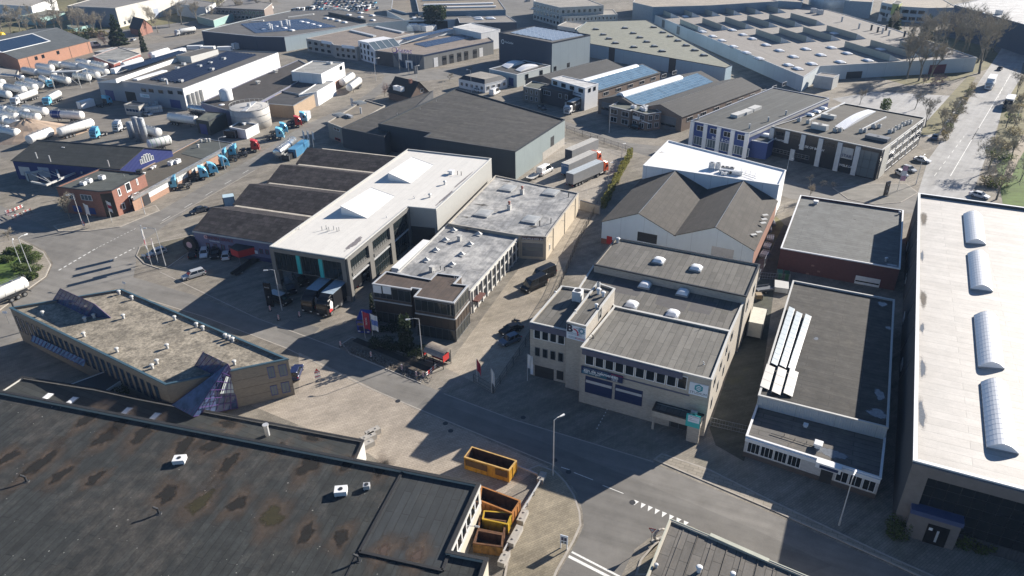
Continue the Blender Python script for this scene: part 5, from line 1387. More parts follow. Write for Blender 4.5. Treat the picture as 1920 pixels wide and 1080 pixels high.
# ---- cleaning halls with tall white box east of the depot
b = Bld('cleaning_hall', 'low hall with long dark sloping roof and tall white box on top beside the street')
R15 = roof_mat('dark_brown_sheet', (.05, .043, .04), heading((480, 185), (550, 150), 5), 1.1, 4, .08, .3, corr=.25)
v = b.vol(5.2, [(376, 192), (445, 212), (485, 192), (560, 152), (600, 134), (560, 112), (470, 150)], wall_mat('blue_grey_render', (.2, .22, .27), 'plain'), R15, M_STEEL, par=.2)
v2 = b.vol(8.6, [(546, 134), (602, 139), (645, 117), (586, 114)], M_WHITEW, roof_mat('pale_felt', (.28, .28, .27), 0, 2, 8), M_WHITE, par=.25)
v2.band(1, 0, 3.2, wall_mat('orange_brick', (.34, .17, .11), 'brick'), d=.05, name='brick_plinth'); v2.ac(618, 120, 2.2, 1.4, .9); v2.win(1, (636, 125), (642, 130), F=M_GREY)
v3 = b.vol(4.6, [(485, 193), (550, 198), (596, 172), (536, 169)], wall_mat('yellow_brick', (.34, .25, .17), 'brick'), roof_mat('black_felt', (.055, .055, .058), 0, 1.4, 8), M_STEEL, par=.2)
v4 = b.vol(5.2, [(560, 178), (594, 172), (628, 152), (600, 152)], M_WHITEW, roof_mat('pale_felt', (.28, .28, .27)), M_WHITE, par=.2)
v5 = b.vol(4.9, [(516, 168), (560, 176), (602, 153), (552, 150)], M_OFFW, roof_mat('black_felt', (.055, .055, .058)), M_STEEL, par=.2)
for q in ((517, 136), (484, 157)): v.vent(*q, 'box', 1.4, M_OFFW)
b = Bld('pump_house', 'small dark green pump house with blue doors beside the tall white silo')
v = b.vol(4.6, [(367, 224), (391, 228), (423, 212), (388, 209)], wall_mat('dark_green_cladding', (.035, .045, .042), 'rib'), roof_mat('olive_felt', (.11, .12, .10)), M_DARK, par=.15)
v.door_uz(0, 1.2, .02, 4.4, 3.4, M_BLUEDOOR, nsec=4)
b = Bld('pallet_shed', 'low white-walled shed with dark flat roof between round concrete tank and blue trucks')
v = b.vol(3.0, [(430, 238), (460, 244), (484, 232), (448, 228)], M_WHITEW, roof_mat('black_felt', (.055, .055, .058)), M_WHITE, par=.3)
v.vent(458, 234, 'box', .9, M_WHITE)
# ---- far left
b = Bld('brick_hall', 'long orange brick hall with slate roof and framed dark solar field at the far left')
he = 5.5; A_, B_, D_ = P(-75, 84, he).to_2d(), P(33, 111, he).to_2d(), P(168, 77, he).to_2d()
R16 = roof_mat('slate_sheet', (.085, .095, .10), 0, 1.5, 4, .06, .3)
v = b.gable(he, [A_, B_, D_, A_ + D_ - B_], 9.0, wall_mat('orange_brick', (.36, .19, .12), 'brick', .12), R16, 'v', .3, M_STEEL)
for x in (5, 30, 42, 60, 82): v.band(1, 0, 5.3, plain('dark_joint', (.07, .05, .04)), x, x + .25, d=.05, name='pilaster')
for x in (9, 13, 22): v.win_uz(1, x, 3.2, x + 1.6, 4.8, F=M_DARK)
for x in (6, 14, 22, 30): v.win_uz(0, x, 2, x + 4, 4.4, nx=3, F=M_LIGHTM)
sl = v.slopes[1]
def on_slope(v, tl, tr, br, bl, mt, name, lift=.12, side=1):
 q = v.q; a_, b_ = q[1 if side else 0], q[2 if side else 3]
 e_ = (b_ - a_); ew = v.r0 - a_
 def pt(s_, t_): p = a_ + e_ * s_ + ew * t_; return Vector((p.x, p.y, v.h + (v.hr - v.h) * t_ + .16 + lift))
 mb = MB(); P4 = [pt(*tl), pt(*tr), pt(*br), pt(*bl)]; mb.face(P4 if (P4[1] - P4[0]).cross(P4[2] - P4[0]).z > 0 else P4[::-1]); o = mb.build(name, mt, v.root)
 eb = MB()
 for i in range(4): eb.obox(P4[i] - Vector((.25, .25, .15)), P4[(i + 1) % 4] - P4[i], (.5, .5, 0), (0, 0, .22))
 return o, eb
o, eb = on_slope(v, (-.02, .97), (.62, .97), (.62, .42), (-.02, .42), solar_mat('navy_panels', heading((33, 111), (168, 77), 6), 6.0, 2.2, (.012, .02, .04), (.03, .045, .08)), 'solar_field'); o['kind'] = 'stuff'; eb.build('white_border', M_WHITE, b.root)
b = Bld('rusty_shed', 'low rust-red shed with pale patched flat roof between tank containers and depot')
v = b.vol(3.6, [(174, 105), (213, 120), (263, 101), (222, 88)], plain('rust_red_wall', (.28, .09, .07), .8), roof_mat('patched_grey', (.24, .24, .23), 0, 2, 6, .2, .5), M_OFFW, par=.15)
b = Bld('low_shed', 'low flat shed with pale streaky roof beside the dark conifer')
v = b.vol(3.2, [(176, 97), (222, 100), (262, 90), (212, 88)], M_CONC, roof_mat('streaky_white', (.34, .34, .34), .3, 1.5, 5, .3, .6), None, par=.1)
b = Bld('low_shed', 'low pale-roofed shed at the left edge below the orange brick hall')
v = b.vol(3.5, [(-60, 140), (28, 145), (34, 131), (-50, 120)], M_CONC, roof_mat('beige_felt', (.3, .28, .25)), M_DARK, par=.1)
# ---- upper left, beyond the trees
b = Bld('warehouse', 'distant white-walled warehouse with brown roof in the top left corner')
v = b.vol(8.0, [(-90, 3), (58, 12), (104, -4), (-30, -12)], M_WHITEW, roof_mat('beige_felt', (.3, .28, .25)), M_WHITE, par=.2)
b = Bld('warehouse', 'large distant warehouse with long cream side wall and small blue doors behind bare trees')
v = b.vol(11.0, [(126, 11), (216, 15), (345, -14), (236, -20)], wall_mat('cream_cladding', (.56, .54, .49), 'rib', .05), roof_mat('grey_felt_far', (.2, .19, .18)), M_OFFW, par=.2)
v.band(0, 0, 10.6, wall_mat('shaded_front_cladding', (.20, .24, .29), 'rib'), d=.08, name='shaded_front')  # shade on the front painted in, bluer and darker than the cream side
for u in (34, 80): v.door_uz(1, u, .02, u + 5, 5.5, plain('pale_blue_door', (.3, .34, .42), .5), nsec=4)
for u in (4, 8): v.win_uz(1, u, 1, u + 2, 3)
b = Bld('low_shed', 'distant low shed with turquoise wall among bare trees, top left')
v = b.vol(4.5, [(36, 30), (75, 34), (128, 22), (92, 18)], plain('turquoise_wall', (.24, .38, .36), .6), roof_mat('olive_roof_far', (.17, .165, .13)), None, par=.1)
b = Bld('low_shed', 'distant open shed with pale turquoise front right of the turquoise shed')
v = b.vol(3.0, [(125, 48), (138, 54), (178, 44), (165, 40)], plain('turquoise_wall', (.24, .38, .36), .6), roof_mat('olive_roof_far', (.17, .165, .13)), None, par=.1)
b = Bld('warehouse', 'distant blue-fronted block with white end wall above the tanker road')
v = b.vol(7.5, [(328, 6), (385, 14), (404, 5), (350, -3)], plain('pale_blue_wall', (.36, .42, .48), .6), roof_mat('grey_felt_far', (.2, .19, .18)), M_OFFW, par=.2)
v.band(1, 0, 7.2, M_WHITE, d=.05, name='white_cladding')
b = Bld('low_shed', 'distant low shed with dark roof beside the blue-fronted block')
v = b.vol(4.0, [(368, 30), (400, 38), (440, 24), (402, 20)], plain('turquoise_wall', (.24, .38, .36)), roof_mat('dark_roof_far', (.10, .10, .09)), M_OFFW, par=.1)
b = Bld('house', 'distant house with steep dark tiled roof beside the tall conifer')
he = 3.5; A_, B_, D_ = P(243, 51, he).to_2d(), P(262, 56, he).to_2d(), P(284, 48, he).to_2d()
v = b.gable(he, [A_, B_, D_, A_ + D_ - B_], 8.0, M_BRICKR, roof_mat('dark_tiles', (.06, .058, .062), .4, .5, .5), 'u', .4)
b = Bld('office_building', 'distant brick block with rows of white windows left of the far car lot')
v = b.vol(7.0, [(405, 14), (495, 18), (510, 6), (430, -6)], plain('dull_brick_far', (.2, .16, .14), .8), roof_mat('grey_felt_far', (.2, .19, .18)), M_OFFW, par=.2)
for r in range(2): v.wins_uz(0, 1, 1.2 + r * 2.8, v.fac(0)[3] - 1, 3 + r * 2.8, 12, .7)
# ---- blue-grey hall with striped solar roof
b = Bld('hall', 'long blue-grey hall with striped solar panels on its flat roof, upper left')
R17 = roof_mat('grey_brown_felt_far', (.105, .102, .10), 0, 1.4, 9)
W17 = wall_mat('pale_teal_cladding', (.38, .46, .50), 'rib', .05)
v = b.vol(7.0, [(378, 58), (480, 68), (533, 69), (690, 44), (762, 38), (640, 18), (545, 20), (450, 40)], W17, R17, M_LIGHTM, par=.2)
f0 = fac_at(v, (378, 58), 7); v.band(f0, 0, 6.8, wall_mat('navy_cladding', (.035, .045, .075), 'rib'), d=.08, name='dark_cladding'); f1 = fac_at(v, (480, 68), 7); v.band(f1, 0, 6.8, wall_mat('navy_cladding', (.035, .045, .075), 'rib'), d=.08, name='dark_cladding')
v.wins_uz(f0, 2, 1, 20, 5.5, 2, .9, nx=4, F=M_RED, fw=.3); v.win_uz(f1, 8, .6, 14, 5.6, nx=3, F=M_DARK, G=M_GLASSL)
v.arrays(((452, 46), (575, 36), (632, 51), (480, 63)), solar_mat('blue_panels', heading((452, 46), (575, 36), 7), 1.7, 1.0, (.05, .075, .13), (.2, .23, .27)), 12, tilt=.35)
for q in ((565, 42), (575, 44), (586, 47), (598, 50), (612, 35), (622, 37), (634, 40), (646, 43), (495, 57), (503, 48), (518, 51), (533, 54), (547, 58)): v.dome(*q, 3.0, 2.0, .5)
for q in ((506, 54), (528, 50), (538, 47), (510, 56), (543, 49)): v.vent(*q, 'stack', 1.6, M_WHITE)
A_ = P(616, 28, v.rz); B_ = P(686, 43, v.rz); mb = MB(); mb.obox(A_, B_ - A_, (0, 1.0, 0), (0, 0, 1.6)); mb.build('roof_step', M_DARK, b.root)
for a_, c_ in (((540, 34), (588, 28)), ((470, 42), (494, 40)), ((608, 12), (652, 20))): A_ = P(*a_, v.rz); B_ = P(*c_, v.rz); mb = MB(); mb.obox(A_, B_ - A_, (0, 1.6, 0), (0, 0, .6)); mb.build('rooflight_strip', M_OFFW, b.root)
for q in ((654, 29), (676, 25), (698, 30), (676, 33), (699, 39)): v.dome(*q, 3.0, 2.2, .5)
# ---- pale office row left of the logo building
b = Bld('office_building', 'two-storey pale grey office with brown flat roof left of the white-ended workshop')
v = b.vol(6.0, [(574, 72), (621, 80), (626, 84), (668, 89), (776, 62), (690, 48)], wall_mat('pale_stone_panels', (.33, .32, .31), 'panel', .08, pitch=3), roof_mat('rose_brown_felt', (.22, .185, .16)), M_OFFW, par=.2)
f0, f2 = fac_at(v, (574, 72), 6), fac_at(v, (626, 84), 6)
for f in (f0, f2):
 for z in (.8, 3.4): v.wins_uz(f, 1, z, v.fac(f)[3] - 1, z + 1.6, 4, .6, F=M_OFFW)
v.band(f0, 5.0, 6.4, M_SIGNW, 12, 20, d=.1, name='sign_board'); v.band(f2, 5.2, 6.5, M_SIGNW, 5, 13, d=.1, name='sign_board')
for a_, c_ in (((655, 59), (700, 70)), ((703, 52), (753, 63))): A_ = P(*a_, v.rz); B_ = P(*c_, v.rz); mb = MB(); mb.obox(A_, B_ - A_, Vector((1.2, 1.6, 0)), (0, 0, .7)); mb.build('rooflight_strip', M_LIGHTM, b.root)
# ---- workshop with the ring emblem
b = Bld('workshop', 'dark workshop with white three-storey end block, solar roof and ring emblem over blue glazed entrance')
A_, B_, C_ = P(671, 76, 8.6), P(690, 80, 8.6), P(702, 94, 6.3)
dv = P(738, 72, 8.6) - P(690, 80, 8.6); dv.z = 0
n_ = Vector((C_.x - A_.x, C_.y - A_.y));
prof = [Vector((A_.x, A_.y, 0)), Vector((C_.x, C_.y, 0)), C_, B_, A_]
R18 = roof_mat('rose_brown_felt', (.22, .185, .16))
v = b.vol(6.2, [(705, 95), (736, 99), (794, 103), (925, 76), (905, 62), (742, 73)], wall_mat('mid_grey_panels', (.19, .195, .195), 'panel', .08, pitch=7.5), R18, M_GREY, par=.2)
K18 = v
mb = MB(); mb.face(prof); mb.face([p + dv for p in reversed(prof)])
for i in range(5):
 if i == 2: continue
 a_, c_ = prof[i], prof[(i + 1) % 5]; mb.face([a_, a_ + dv, c_ + dv, c_][::-1])
mb.build('end_block', [plain('white_render', (.66, .67, .69), .6, var=.05)], b.root)
mb = MB(); up_ = Vector((0, 0, .06)); mb.face([C_ + up_, C_ + dv + up_, B_ + dv + up_, B_ + up_]); o = mb.build('sloped_glazing', M_GLASSL, b.root)
for k in range(5):
 bm_ = MB(); s_ = dv * (k / 4); bm_.tube(C_ + s_ + up_, B_ + s_ + up_, .12, .12, 4); bm_.build('glazing_bar', M_WHITE, o, off=origin(b.root))
class Fac2(Vol):
 def __init__(s, b, poly): s.b = b; s.poly = poly; s.root = b.root; s.h = 8.6; s.rz = 8.6; s.slopes = []; s.ang = 0
ev = Fac2(b, [A_.to_2d(), C_.to_2d()])
LE = ev.fac(0)[3]
for r, z in enumerate((.8, 3.4, 6.0)):
 for k in range(4):
  u = LE * (.12 + .22 * k)
  if r == 2 and k > 2: continue
  ev.win_uz(0, u, z, u + 1.1, z + 1.7, F=M_DARK)
f0, f1, f2 = fac_at(v, (705, 95), 6.2), fac_at(v, (736, 99), 6.2), fac_at(v, (794, 103), 6.2)
v.band(f0, 0, 6.1, plain('dark_panel', (.035, .038, .045), .5), d=.1, name='dark_cladding')
L1 = v.fac(f1)[3]
mb = MB(); mb.face([v.wpt(f1, u, z, .15) for u, z in ((L1 * .26, .1), (L1 * .76, .1), (L1 * .98, 5.9), (.2, 5.9))]); o = mb.build('entrance_glazing', M_GLASSB, b.root)
for k in range(1, 8): t = MB(); t.tube(v.wpt(f1, L1 * k / 8, .1 if .28 < k / 8 < .76 else 3.2, .2), v.wpt(f1, L1 * k / 8, 5.9, .2), .06, .06, 4); t.build('mullion', M_GREY, o, off=origin(b.root))
v.band(f1, .02, 3.4, M_WHITE, L1 * .42, L1 * .64, d=.5, name='porch_frame'); v.band(f1, .02, 2.6, M_GLASSB, L1 * .47, L1 * .59, d=.05, name='door', out=.52)
bo = MB(); a_ = v.wpt(f1, L1 * .10, 6.3, .3); bo.obox(a_, v.wpt(f1, L1 * .62, 6.3, .3) - a_, (0, .08, 0), (0, 0, .12)); bo = bo.build('sign_rail', M_GREY, b.root)
M_PURPI = plain('violet_lettering', (.08, .045, .26), .4, var=0)
text('kietec', bo, v.lpos(f1, L1 * .40, 7.45, .3), (PI / 2, 0, v.fang(f1)), 3.0, M_PURPI, .08, sx=1.1)
em = MB()
for k in range(22):
 t0, t1 = 2 * PI * k / 22, 2 * PI * (k + 1) / 22; w0, w1 = .18 + .3 * (1 + math.sin(t0 + 2.4)) / 2, .18 + .3 * (1 + math.sin(t1 + 2.4)) / 2
 em.face([v.wpt(f1, L1 * .085 + r * math.cos(t), 7.5 + r * math.sin(t), .35) for r, t in ((1.35 - w0, t0), (1.35, t0), (1.35, t1), (1.35 - w1, t1))])
em.build('ring_emblem', M_PURPI, bo, off=origin(b.root))
L2 = v.fac(f2)[3]
for k, u in enumerate((.13, .25, .35, .46, .56, .69, .78)): v.door_uz(f2, L2 * u, .02, L2 * u + L2 * .055, 4.0, M_WHITE if k in (0, 6) else M_DARK, nsec=4, strip=(.5, .8) if k not in (0, 6) else None)
v.band(f2, 5.6, 6.1, M_NAVY, d=.1, name='fascia')
ridge_wall(v, (748, 84), (872, 58), 2.0, 13, M_WHITE, R18)
PVB = solar_mat('blue_panels_far', heading((794, 103), (925, 76), 6), 1.7, 1.0, (.04, .06, .11), (.12, .15, .2))
v.arrays(((776, 83), (872, 65), (895, 69), (800, 89)), PVB, 7, tilt=.2); v.arrays(((752, 73), (838, 54), (850, 56), (765, 76)), PVB, 3, z=v.rz + 1.9, tilt=.2)
wb = b.vol(8.8, [(849, 51), (902, 62), (938, 55), (885, 43)], M_WHITEW, roof_mat('white_far', (.5, .5, .5)), M_WHITE, par=.2)
# ---- dark cube
b = Bld('cube_block', 'tall dark blue windowless block with pale solar panels covering its roof')
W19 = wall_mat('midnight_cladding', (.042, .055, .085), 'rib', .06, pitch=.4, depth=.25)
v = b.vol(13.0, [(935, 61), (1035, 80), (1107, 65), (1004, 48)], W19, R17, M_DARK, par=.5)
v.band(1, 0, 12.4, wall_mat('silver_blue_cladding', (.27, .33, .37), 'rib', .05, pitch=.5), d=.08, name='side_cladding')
v.arrays(((985, 54), (1003, 50), (1098, 66), (1036, 77)), solar_mat('pale_panels', 0, 1.7, 1.0, (.22, .26, .32), (.5, .52, .54)), 12, tilt=.2, gap=.08);
v.arrays(((957, 62), (984, 55), (1060, 72), (1034, 76)), solar_mat('pale_panels', 0), 7, tilt=.2, gap=.08)
v.txt(0, 955, 80, 'VanGelder', 1.3, M_INKW, .1)
u_, z_ = v.fp(0, 943, 78); em = MB()
for k in range(6):
 t0, t1 = PI / 3 * k, PI / 3 * (k + 1); em.face([v.wpt(0, u_ + r * math.cos(t), z_ + r * math.sin(t), .1) for r, t in ((.75, t0), (1.1, t0), (1.1, t1), (.75, t1))])
em.build('hexagon_emblem', M_INKW, b.root)
# ---- small white office and blue-doored shed before the cube
b = Bld('office_building', 'small white single-storey office with dark roof skirt in front of the dark blue block')
v = b.vol(3.4, [(860, 148), (909, 158), (951, 148), (902, 138)], M_WHITE, M_DARK, M_WHITE, par=.1)
mb = MB(); i0 = v.poly; i1 = inset(v.poly, 1.6)
for k in range(4): mb.face([(i0[k].x, i0[k].y, 3.45), (i0[(k + 1) % 4].x, i0[(k + 1) % 4].y, 3.45), (i1[(k + 1) % 4].x, i1[(k + 1) % 4].y, 4.8), (i1[k].x, i1[k].y, 4.8)])
mb.build('roof_skirt', M_DARK, b.root); mb = MB(); mb.face([(p.x, p.y, 4.78) for p in i1]); mb.build('flat_roof', roof_mat('beige_felt', (.3, .28, .25)), b.root)
for f, n in ((0, 5), (1, 4)): v.wins_uz(f, 1, 1.0, v.fac(f)[3] - 1, 2.4, n, .5, nx=2)
b = Bld('shed', 'white shed with dark roof and two pale barrel rooflights below the dark cube')
v = b.vol(5.0, [(917, 129), (969, 140), (1032, 123), (983, 113)], plain('pale_mint_wall', (.48, .53, .53), .6, var=.06), roof_mat('black_felt', (.055, .055, .058)), M_WHITE, par=.25)
v.barrel((940, 123), (976, 114), (986, 117), (952, 128), rise=1.0, segs=4); v.barrel((966, 131), (1003, 119), (1010, 124), (976, 134), rise=1.0, segs=4)
v.door(0, (954, 145), (963, 162), M_BLUEDOOR, nsec=4)
for k in range(4): v.win_uz(1, 5 + k * 9, 2.2, 7 + k * 9, 4.2, F=M_GREY)
# ---- green-grey trapezoid hall
b = Bld('hall', 'pale blue hall with wedge-shaped olive-grey roof dotted with dark-rimmed skylights')
W22 = wall_mat('sky_blue_cladding', (.33, .44, .51), 'rib', .05, pitch=.4, depth=.25)
v = b.vol(6.0, [(1080, 56), (1107, 82), (1361, 127), (1373, 122), (1213, 37), (1100, 40)], W22, roof_mat('olive_grey_membrane', (.215, .22, .18), heading((1107, 82), (1361, 127), 6), 2, 20, .02, .15, (.2, .2, .18), seam=.1), M_DARK, par=.2)
for x, y in ((630, 222), (685, 262), (728, 293), (777, 326), (848, 213), (910, 252), (960, 284), (1012, 316), (915, 356), (1068, 350), (1127, 387), (1063, 207), (1132, 246), (1187, 276), (1245, 308), (1307, 344), (1372, 380), (1440, 418)):
 v.dome(960 + x / 4, y / 4, 2.4, 2.4, .3, mt=plain('grey_dome_far', (.34, .35, .34), .4), cm=M_DARK, curb=.5)
f1 = fac_at(v, (1107, 82), 6)
for px_ in (1141, 1255): u, _ = v.fp(f1, px_, 110); v.band(f1, 0, 5.9, M_DARK, u, u + 3.5, d=.06, name='dark_bay')
# ---- sawtooth hall
b = Bld('sawtooth_hall', 'vast beige-roofed hall with rows of sawtooth roof monitors and domes, upper right')
W23 = wall_mat('white_grey_panels', (.50, .55, .58), 'panel', .06, pitch=8)
R23 = roof_mat('beige_membrane', (.24, .222, .205), heading((1201, 17), (1507, 144), 5.7), 2, 14, .03, .25, (.17, .15, .13), seam=.2)
v = b.vol(5.7, [(1201, 17), (1507, 144), (1537, 124), (1680, 116), (1832, 108), (1675, 54), (1585, 27), (1502, 5), (1290, -6), (1235, 2)], W23, R23, M_LIGHTM, par=.2)
M_SAW = plain('sawtooth_face', (.34, .36, .32), .7, var=.08); M_SAWE = plain('sawtooth_end', (.55, .6, .63), .6)
e23 = heading((1201, 17), (1507, 144), 5.7)
def saw(p0, p1, wd=5.5, hh=2.6):
 A_, B_ = P(*p0, v.rz), P(*p1, v.rz); L = (B_ - A_).length
 e_ = Vector((math.cos(e23), math.sin(e23), 0)); B_ = A_ + e_ * L; n_ = Vector((-e_.y, e_.x, 0)) * wd; up_ = Vector((0, 0, hh))
 mb = MB(); mb.face([A_, B_, B_ + up_, A_ + up_], 0); mb.face([A_ + up_, B_ + up_, B_ + n_, A_ + n_], 1); mb.face([B_, B_ + n_, B_ + up_], 2); mb.face([A_ + n_, A_, A_ + up_], 2)
 mb.build('roof_monitor', [M_SAW, R23, M_SAWE], b.root)
t3 = lambda x, y: (960 + x / 4, y / 4)
t4 = lambda x, y: (1440 + x / 4, y / 4)
for s_ in ((t3(1090, 95), t3(1200, 135)), (t3(1240, 90), t3(1365, 130)), (t3(1390, 84), t3(1510, 122)), (t3(1545, 76), t3(1665, 114)), (t3(1700, 68), t3(1820, 106)), (t3(1850, 58), t3(1970, 100)),
  (t3(1258, 182), t3(1392, 237)), (t3(1425, 172), t3(1562, 227)), (t3(1595, 162), t3(1742, 217)), (t3(1760, 152), t3(1905, 207)), (t4(5, 142), t4(172, 203)), (t4(165, 134), t4(342, 192)),
  (t3(1825, 257), t3(2005, 325)), (t4(80, 248), t4(272, 317)), (t4(258, 240), t4(462, 307)), (t4(435, 230), t4(657, 297)), (t4(570, 352), t4(905, 460)), (t4(762, 342), t4(1080, 432)), (t4(980, 350), t4(1200, 425))): saw(*s_)
for q in [t3(*p) for p in ((1430, 243), (1505, 277), (1572, 308), (1660, 354), (1757, 400), (1853, 444), (1653, 230), (1732, 265), (1803, 295), (1905, 342), (1300, 128))] + [t4(*p) for p in ((85, 384), (190, 430), (152, 493), (222, 520), (283, 373), (395, 417), (328, 484), (475, 362), (593, 405), (540, 470), (748, 458), (845, 375), (497, 255))]: v.dome(*q, 4.2, 3.0, .5)
for q in ((1525, 24), (1537, 27)): v.ac(*q, 3, 2.4, 2.4)
for q in ((1633, 57), (1661, 57), (1578, 41), (1610, 54), (1654, 63), (1666, 67), (1695, 69), (1645, 61)): v.vent(*q, 'stack', 1.5, M_DARK if q[0] % 2 else M_LIGHTM)
f1, f2, f3 = fac_at(v, (1507, 144), 5.7), fac_at(v, (1537, 124), 5.7), fac_at(v, (1680, 116), 5.7)
f0 = fac_at(v, (1201, 17), 5.7)
v.bandpx(f0, (1468, 158), (1485, 166), M_RED, d=.08, name='number_board'); v.txt(f0, 1477, 162.5, '7', 2.0, M_INKW, .12)
v.door(f2, (1588, 135), (1613, 153), M_DARK, nsec=5); v.door(f3, (1744, 122), (1768, 146), plain('maroon_door', (.13, .03, .045), .6), nsec=5)
for px_ in (1213, 1241, 1270): u, _ = v.fp(f0, px_, 45); v.door_uz(f0, u, 1, u + 4, 5.0, M_GREY, nsec=3)
v.win(f0, (1381, 126), (1386, 142), F=M_WHITE, G=M_GLASSL)
d_ = b.vol(4.6, [(1528, 141), (1563, 146), (1574, 140), (1540, 136)], M_OFFW, R23, M_LIGHTM, par=.15)
# ---- two solar-roofed twin halls and their front offices
PVL = solar_mat('pale_blue_panels', heading((1122, 172), (1238, 137), 5), 2.0, 1.2, (.12, .20, .28), (.36, .42, .46), .2)
R24 = roof_mat('dark_slate_sheet', (.055, .056, .058), heading((1122, 172), (1238, 137), 5), 1.2, 4, .06, .3, corr=.22)
W24 = wall_mat('brown_brick_far', (.20, .15, .12), 'brick', .12)
def twin(name, label, nl, nr, fr, he, hr, ridge_px):
 b = Bld(name, label)
 A_, B_, D_ = P(*nl, he).to_2d(), P(*nr, he).to_2d(), P(*fr, he).to_2d(); dp = D_ - B_; M_ = A_.lerp(B_, .5)
 g1 = b.gable(he, [A_, M_, M_ + dp, A_ + dp], hr, W24, R24, 'v', .2, M_STEEL); g2 = b.gable(he, [M_, B_, B_ + dp, M_ + dp], hr, W24, R24, 'v', .2, M_STEEL)
 return b, g1, g2
b, g1, g2 = twin('gabled_hall', 'brick twin-gabled hall with pale blue solar slope and dark slope left of the delivery lorry', (985, 149), (1122, 172), (1238, 137), 4.8, 7.2, None)
o, eb = on_slope(g2, (.02, .93), (.98, .93), (.98, .04), (.02, .04), PVL, 'solar_field'); o['kind'] = 'stuff'
def ridge_light(g, s0, s1, off=.0, r=1.3):
 a_, c_ = g.r0.lerp(g.r1, s0), g.r0.lerp(g.r1, s1); mb = MB(); n_ = 8; e_ = (c_ - a_).normalized(); nn = Vector((-e_.y, e_.x))
 for j in range(n_):
  t0, t1 = PI * j / n_, PI * (j + 1) / n_
  q = [(p.x + nn.x * r * math.cos(t), p.y + nn.y * r * math.cos(t), g.hr - .35 + r * .8 * math.sin(t)) for p, t in ((a_, t0), (c_, t0), (c_, t1), (a_, t1))]; mb.face(q[::-1])
 for p in (a_, c_): mb.face([(p.x + nn.x * r * math.cos(PI * j / n_), p.y + nn.y * r * math.cos(PI * j / n_), g.hr - .35 + r * .8 * math.sin(PI * j / n_)) for j in range(n_ + 1)])
 mb.build('ridge_light', M_DOME, g.root)
ridge_light(g2, .05, .9)
for k in range(7): g2.win_uz(1, 3 + k * 7.5, 2.6, 6.2 + k * 7.5, 4.0, nx=3, F=M_WHITE)
b = Bld('office_building', 'white office box with bright white roof and dark garage door behind the delivery lorry')
v = b.vol(8.0, [(1034, 147), (1097, 165), (1122, 157), (1055, 142)], plain('white_render', (.66, .67, .69)), roof_mat('white_far', (.5, .5, .5)), M_WHITE, par=.15)
v.wins_uz(0, 1, 6, v.fac(0)[3] - 1, 7.4, 4, .5, F=M_DARK); v.door_uz(0, v.fac(0)[3] - 7.5, .02, v.fac(0)[3] - 2, 4.4, M_DARK, nsec=5); v.bandpx(0, (1076, 174), (1090, 177), M_NAVY, d=.06, name='name_board')
for k in range(2): v.win_uz(1, 2 + k * 3, 6, 3.4 + k * 3, 7.4, F=M_DARK)
d2 = b.vol(5.8, [(1013, 163), (1064, 174), (1080, 168), (1030, 156)], plain('charcoal_render', (.035, .04, .055), .6), roof_mat('black_felt', (.055, .055, .058)), M_DARK, par=.2)
d2.win_uz(0, 1.5, 3.4, 5, 5, nx=3); d2.win_uz(0, 9, 3.4, 10.4, 5); d2.win_uz(0, 12, 3.4, 13.2, 5); d2.door_uz(0, 12, .02, 14, 2.4, M_OFFW, nsec=1)
d3 = b.vol(5.4, [(981, 162), (1012, 168), (1030, 158), (998, 152)], wall_mat('grey_brick_far', (.21, .19, .165), 'brick'), roof_mat('olive_felt', (.11, .12, .10)), M_OFFW, par=.2)
for z in (.8, 3.2): d3.wins_uz(0, 1, z, d3.fac(0)[3] - 1, z + 1.5, 3, .4)
b, g1, g2 = twin('gabled_hall', 'brick twin-gabled hall with solar slope and white ridge light right of the delivery lorry', (1122, 187), (1279, 220), (1427, 166), 4.8, 7.4, None)
o, eb = on_slope(g1, (.02, .9), (.93, .9), (.93, .06), (.02, .06), PVL, 'solar_field'); o['kind'] = 'stuff'
ridge_light(g1, .02, .72, r=1.7)
for k in range(9): g2.win_uz(1, 3 + k * 8.0, 2.6, 6.4 + k * 8.0, 4.0, nx=3, F=M_WHITE)
g2.door_uz(0, g2.fac(0)[3] - 8.5, .02, g2.fac(0)[3] - 2, 4.2, M_GREY, nsec=5, strip=(.25, .4)); g1.door_uz(0, 1.5, .02, 8, 4.4, M_GREY, nsec=5, strip=(.4, .6))
v = b.vol(5.6, [(1142, 199), (1183, 208), (1184, 206), (1212, 214), (1240, 210), (1222, 200), (1160, 190)], W24, roof_mat('olive_felt', (.11, .12, .10)), M_OFFW, par=.2)
for f in (0, 2, 3):
 for z in (.7, 3.3): v.wins_uz(f, .8, z, v.fac(f)[3] - .8, z + 1.7, max(2, int(v.fac(f)[3] / 3)), .6, nx=2)
v.bandpx(2, (1187, 216), (1199, 226), M_WHITE, d=.1, name='white_panel'); v.bandpx(2, (1203, 226), (1218, 232), M_WHITE, d=.1, name='white_panel')
for q in ((1188, 203), (1205, 206), (1208, 208), (1210, 203)): v.ac(*q, 1.6, 1.2, 1.0, mt=M_WHITE)
